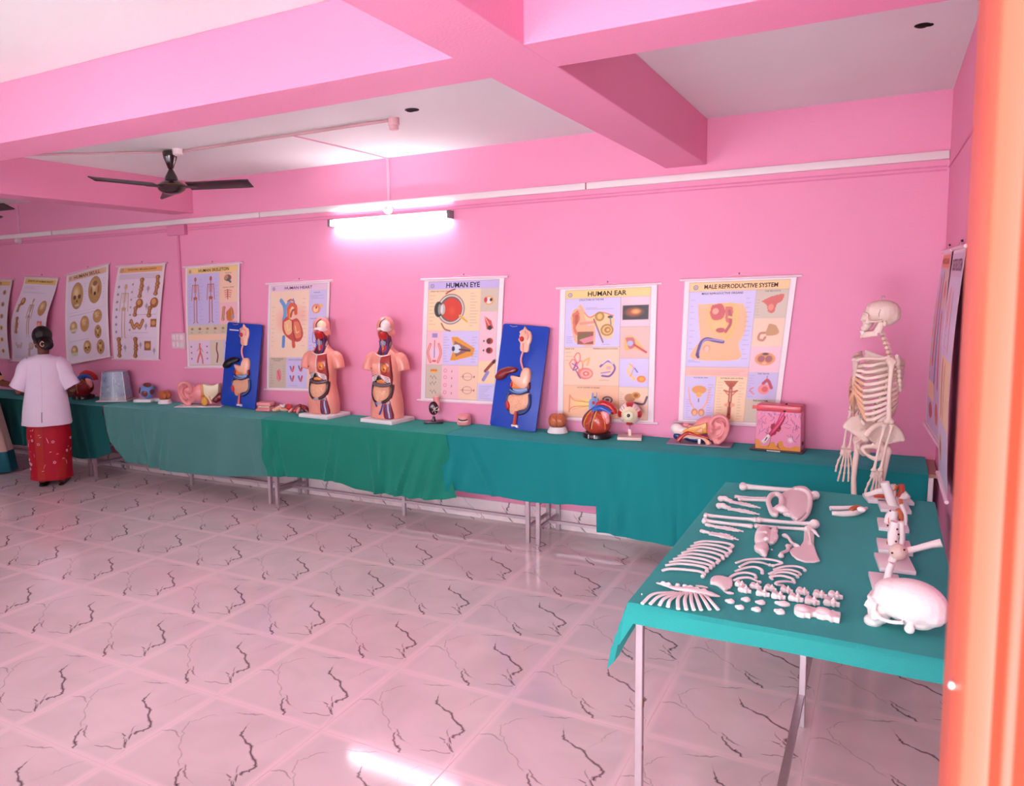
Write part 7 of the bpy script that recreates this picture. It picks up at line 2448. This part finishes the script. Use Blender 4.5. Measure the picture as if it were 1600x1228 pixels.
rg = [ring(1.300, .062, .062, 0, .014), ring(1.285, .082, .076, 0, .018), ring(1.268, .138, .094, 0, .018), ring(1.242, .182, .104, 0, .016), ring(1.190, .190, .114, 0, .012), ring(1.12, .186, .122, 0, .010), ring(1.02, .184, .130, 0, .006), ring(.93, .186, .140, 0, .012, f=lambda a: tun(a) * .3),
      ring(.84, .200, .158, 0, .016, f=lambda a: tun(a) * .6), ring(.74, .212, .176, 0, .02, f=tun), ring(.66, .218, .186, 0, .02, f=lambda a: tun(a) * 1.3), ring(.615, .222, .190, 0, .02, f=lambda a: tun(a) * 1.5)]
tu = loft_cloth('tunic', rg, TUNIC, t, solid=.005)
for s in (-1, 1):
    sh = Vector((s * .108, .014, 1.212))
    el = Vector((s * .243, .028, .985))
    sl = MB().tube([sh, sh.lerp(el, .3) + Vector((s * .016, 0, .022)), sh.lerp(el, .6) + Vector((s * .006, 0, 0)), el + Vector((s * .008, 0, -.01))], [.078, .080, .076, .078], 20, cap=False, smooth=3)
    sl.build('sleeve', TUNIC, t, solid=.004, sharp=70)
MB().tube([(-.07, .134, 1.005), (0, .1455, 1.002), (.07, .134, 1.005)], .008, 6, ell=(1.6, .3), ref=(0, 0, 1)).build('back_belt', TUNIC, t)
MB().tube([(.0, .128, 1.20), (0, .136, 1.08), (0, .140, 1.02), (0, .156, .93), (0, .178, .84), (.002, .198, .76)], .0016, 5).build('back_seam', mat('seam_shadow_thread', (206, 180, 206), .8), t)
MB().tube([(.002, .200, .755), (.004, .209, .70), (.004, .215, .655)], .0035, 6, ell=(.4, 1), ref=(0, 1, 0)).build('slit', mat('dark_slit', (60, 20, 34), .9), t)

RED = mat('red_sari_cloth', (176, 18, 40), .6, .3, var=.1, scale=30)
REDO = mat('rust_sari_band', (172, 40, 36), .6, .3, var=.25, scale=90)
PRINT = mat('pale_sari_print', (232, 176, 190), .6, .3, var=.1)


def pl(a, k=1.0):
    return k * (.030 * math.sin(6 * a + .6) + .014 * math.sin(13 * a))


SKR = [(.78, .168, .122, 0), (.70, .178, .130, .2), (.62, .188, .142, .4), (.50, .196, .156, .7), (.36, .190, .156, 1.0), (.24, .184, .158, 1.2), (.13, .182, .160, 1.4), (.075, .186, .164, 1.6)]
skr = loft_cloth('sari_skirt', [ring(z, rx, ry, 0, .01, n=60, f=lambda a, k=k: pl(a, k * .8)) for z, rx, ry, k in SKR], RED, t, solid=.005)


def sk_pt(a, z, off=.006):
    for p, q in zip(SKR[:-1], SKR[1:]):
        if q[0] <= z <= p[0]:
            k = (p[0] - z) / (p[0] - q[0])
            rx, ry, kk = (p[i] + (q[i] - p[i]) * k for i in (1, 2, 3))
            f = 1 + pl(a, kk * .8)
            return Vector(((rx * f + off) * math.cos(a), .01 + (ry * f + off) * math.sin(a), z))
    return Vector((0, 0, z))


def strip(a0, a1, z0, z1, m, nm, n=10, kk=14, skew=0.0):
    g = MB().grid(lambda u, v: sk_pt(a0 + (a1 - a0) * u + skew * v, z0 + (z1 - z0) * v, .0075), n, kk)
    return g.build(nm, m, skr, solid=.002, sharp=70)


strip(math.radians(62), math.radians(84), .60, .09, REDO, 'rust_band')
strip(math.radians(140), math.radians(165), .34, .10, REDO, 'rust_band', skew=-.5)
rs = random.Random(8)
for i in range(30):
    a = math.radians(rs.uniform(20, 175))
    z = rs.uniform(.12, .58)
    L = rs.uniform(.012, .032)
    da = rs.uniform(-.10, .10)
    kind = i % 3
    g = MB()
    if kind == 0:
        g.tube([sk_pt(a, z, .008), sk_pt(a + da * .5, z + L, .009), sk_pt(a + da, z + L * 1.7, .008)], [.002, .005, .002], 6, ell=(.5, 1))
    elif kind == 1:
        for k in range(5):
            g.ball(sk_pt(a + .05 * math.cos(k * 1.257), z + .010 * math.sin(k * 1.257), .008), (.006, .006, .005), nu=7, nv=5)
    else:
        g.tube([sk_pt(a - .05, z, .008), sk_pt(a + .05, z + .004, .008)], .0022, 6)
    g.build('print_mark', PRINT, skr)
for s in (-1, 1):
    so_ = [(s * .078 - .03, .055), (s * .078 - .036, -.02), (s * .082 - .030, -.10), (s * .09 - .02, -.175), (s * .10 + .01, -.190), (s * .11 + .030, -.15), (s * .105 + .035, -.08), (s * .095 + .030, 0), (s * .09 + .026, .055), (s * .088, .072)]
    o = MB().prism(so_, .016).build('sandal', SANDAL, t, bevel=.003)
    MB().tube([(s * .09 - .040, -.06, .018), (s * .094 - .02, -.07, .062), (s * .098 + .018, -.07, .062), (s * .10 + .036, -.06, .018)], .007, 7, smooth=3, ell=(.4, 1.5)).tube([(s * .09 - .036, -.11, .018), (s * .098 - .012, -.12, .052), (s * .102 + .016, -.12, .05), (s * .105 + .036, -.11, .018)], .006, 7, smooth=3, ell=(.4, 1.4)).build('sandal_strap', SANDAL, o)

# ---------------- woman at the left edge, reaching with her right arm
W2 = on_z(-22, 737, 0)
t = thing('person', 'woman half outside the left edge in a beige sari with a teal border', 'person', (W2.x, W2.y, 0), math.radians(-165))
b = MB()
HC2 = Vector((0, -.04, 1.45))
R2h = head_geo(b, HC2, yaw=math.radians(-10), pitch=math.radians(14))
b.tube([(0, .018, 1.22), (0, .005, 1.30), (0, -.012, 1.38)], [.066, .052, .055], 12)
b.tube([(0, .01, .80), (0, .0, .92), (0, .0, 1.06), (0, .01, 1.18), (0, .014, 1.24)], [.150, .130, .140, .138, .09], 16, ell=(1, .72), ref=(1, 0, 0))
sh = Vector((-.165, .012, 1.21)); el = Vector((-.245, -.03, .965)); wr = Vector((-.40, -.165, .905))
b.tube([Vector((-.09, .01, 1.215)), sh, sh.lerp(el, .5), el], [.056, .052, .043, .038], 12, smooth=3)
b.tube([el, el.lerp(wr, .4), wr], [.038, .035, .024], 12, smooth=3)
hand_geo(b, wr, (-.8, -.55, -.05), (0, .1, -1), (.55, -.8, 0), .92)
sh = Vector((.165, .012, 1.21)); el2 = Vector((.235, .0, .955)); wr2 = Vector((.12, -.22, .90))
b.tube([Vector((.09, .01, 1.215)), sh, sh.lerp(el2, .5), el2], [.056, .052, .043, .038], 12, smooth=3)
b.tube([el2, el2.lerp(wr2, .4), wr2], [.038, .035, .024], 12, smooth=3)
hand_geo(b, wr2, (-.2, -1, -.1), (0, .1, -1), (1, -.2, 0), .92)
for s in (-1, 1):
    b.tube([(s * .085, .01, .80), (s * .082, -.01, .47), (s * .085, .012, .20), (s * .088, .015, .06)], [.085, .062, .048, .036], 12, smooth=3)
    b.tube([(s * .088, .035, .036), (s * .092, -.03, .036), (s * .10, -.10, .026), (s * .104, -.160, .02)], [.034, .034, .030, .020], 10, smooth=3, ell=(.75, 1.1), ref=(0, 0, 1))
b.build('body', SKINB, t, remesh=.0085, relax=4)
face_bits(t, R2h, t)
h = MB().ball((0, .022, .036), (.084, .096, .090), nu=20, nv=14).ball((0, .105, -.050), (.048, .040, .05)).tube([(0, .10, -.07), (0, .11, -.2), (0, .105, -.36)], [.03, .026, .014], 10).xform(R2h).build('hair', HAIR, t, remesh=.007, relax=3)
for v in h.data.vertices:
    q = R2h.inverted() @ v.co
    if q.y < -.045 and q.z < .075 and q.z > -.12:
        v.co = R2h @ Vector((q.x * .80, -.045 + (q.y + .045) * .05, q.z))
GREENB = mat('dark_green_blouse', (14, 70, 66), .7, .25, var=.06)
PEACHB = mat('peach_sleeve_band', (236, 168, 130), .6, .3)
BEIGE = mat('beige_sari_cloth', (206, 170, 160), .75, .25, var=.05, bump=.2, bscale=120)
TEALB = mat('teal_sari_border', (18, 92, 104), .7, .3, var=.08)
loft_cloth('blouse', [ring(1.250, .105, .078, 0, .018), ring(1.225, .160, .092, 0, .016), ring(1.185, .182, .106, 0, .012), ring(1.12, .178, .116, 0, .008), ring(1.02, .172, .120), ring(.93, .165, .116)], GREENB, t, solid=.005)
for s, e_ in ((-1, el), (1, el2)):
    sh = Vector((s * .135, .012, 1.21))
    q = sh.lerp(e_, .78)
    MB().tube([sh, sh.lerp(e_, .25) + Vector((s * .012, 0, .015)), sh.lerp(e_, .55), q], [.072, .066, .058, .056], 18, cap=False, smooth=3).build('sleeve', GREENB, t, solid=.004, sharp=70)
    MB().tube([q, q.lerp(e_, .75)], [.0575, .054], 18, cap=False).build('sleeve_band', PEACHB, t, solid=.005, sharp=70)
SK2 = [(.98, .165, .120, 0), (.86, .190, .140, .2), (.72, .215, .155, .5), (.55, .252, .170, .9), (.38, .290, .185, 1.2), (.235, .320, .200, 1.5), (.02, .350, .215, 1.9)]


def rr2(z, k_extra=0.0):
    for p, q in zip(SK2[:-1], SK2[1:]):
        if q[0] <= z <= p[0]:
            k = (p[0] - z) / (p[0] - q[0])
            return [p[i] + (q[i] - p[i]) * k for i in (1, 2, 3)]
    return SK2[-1][1:]


def srings(z0, z1, n):
    o = []
    for i in range(n):
        z = z0 + (z1 - z0) * i / (n - 1)
        rx, ry, k = rr2(z)
        o.append(ring(z, rx, ry, 0, .01, n=72, f=lambda a, k=k: .030 * k * math.sin(9 * a) + .012 * k * math.sin(17 * a + 1)))
    return o


sa = loft_cloth('sari_skirt', srings(.98, .235, 9), BEIGE, t, solid=.005)
loft_cloth('sari_border', srings(.24, .022, 5), TEALB, sa, solid=.007)
MB().grid(lambda u, v: Vector((-.16 + .30 * u + .02 * math.sin(6 * v), .118 + .028 * math.sin(PI * u) + .004 * math.sin(20 * u), 1.23 - .36 * v - .10 * u)), 16, 14).build('sari_drape', GREENB, t, solid=.004, sharp=70)

# pale wooden stand seen between the two women
q = on_z(14, 618, TOP)
t = thing('model_stand', 'pale wooden frame stand on the table between the two women', 'stand', (q.x, 5.40, TOP))
WOODP = mat('pale_wood', (222, 164, 142), .5, var=.12)
for x in (-.09, .0, .09):
    MB().bx((x - .008, -.008, 0), (x + .008, .008, .20)).build('post', WOODP, t, bevel=.002)
MB().bx((-.12, -.01, .19), (.12, .01, .215)).build('top_rail', WOODP, t, bevel=.002)
MB().bx((-.12, -.05, 0), (.12, .05, .012)).build('base', WOODP, t, bevel=.002)
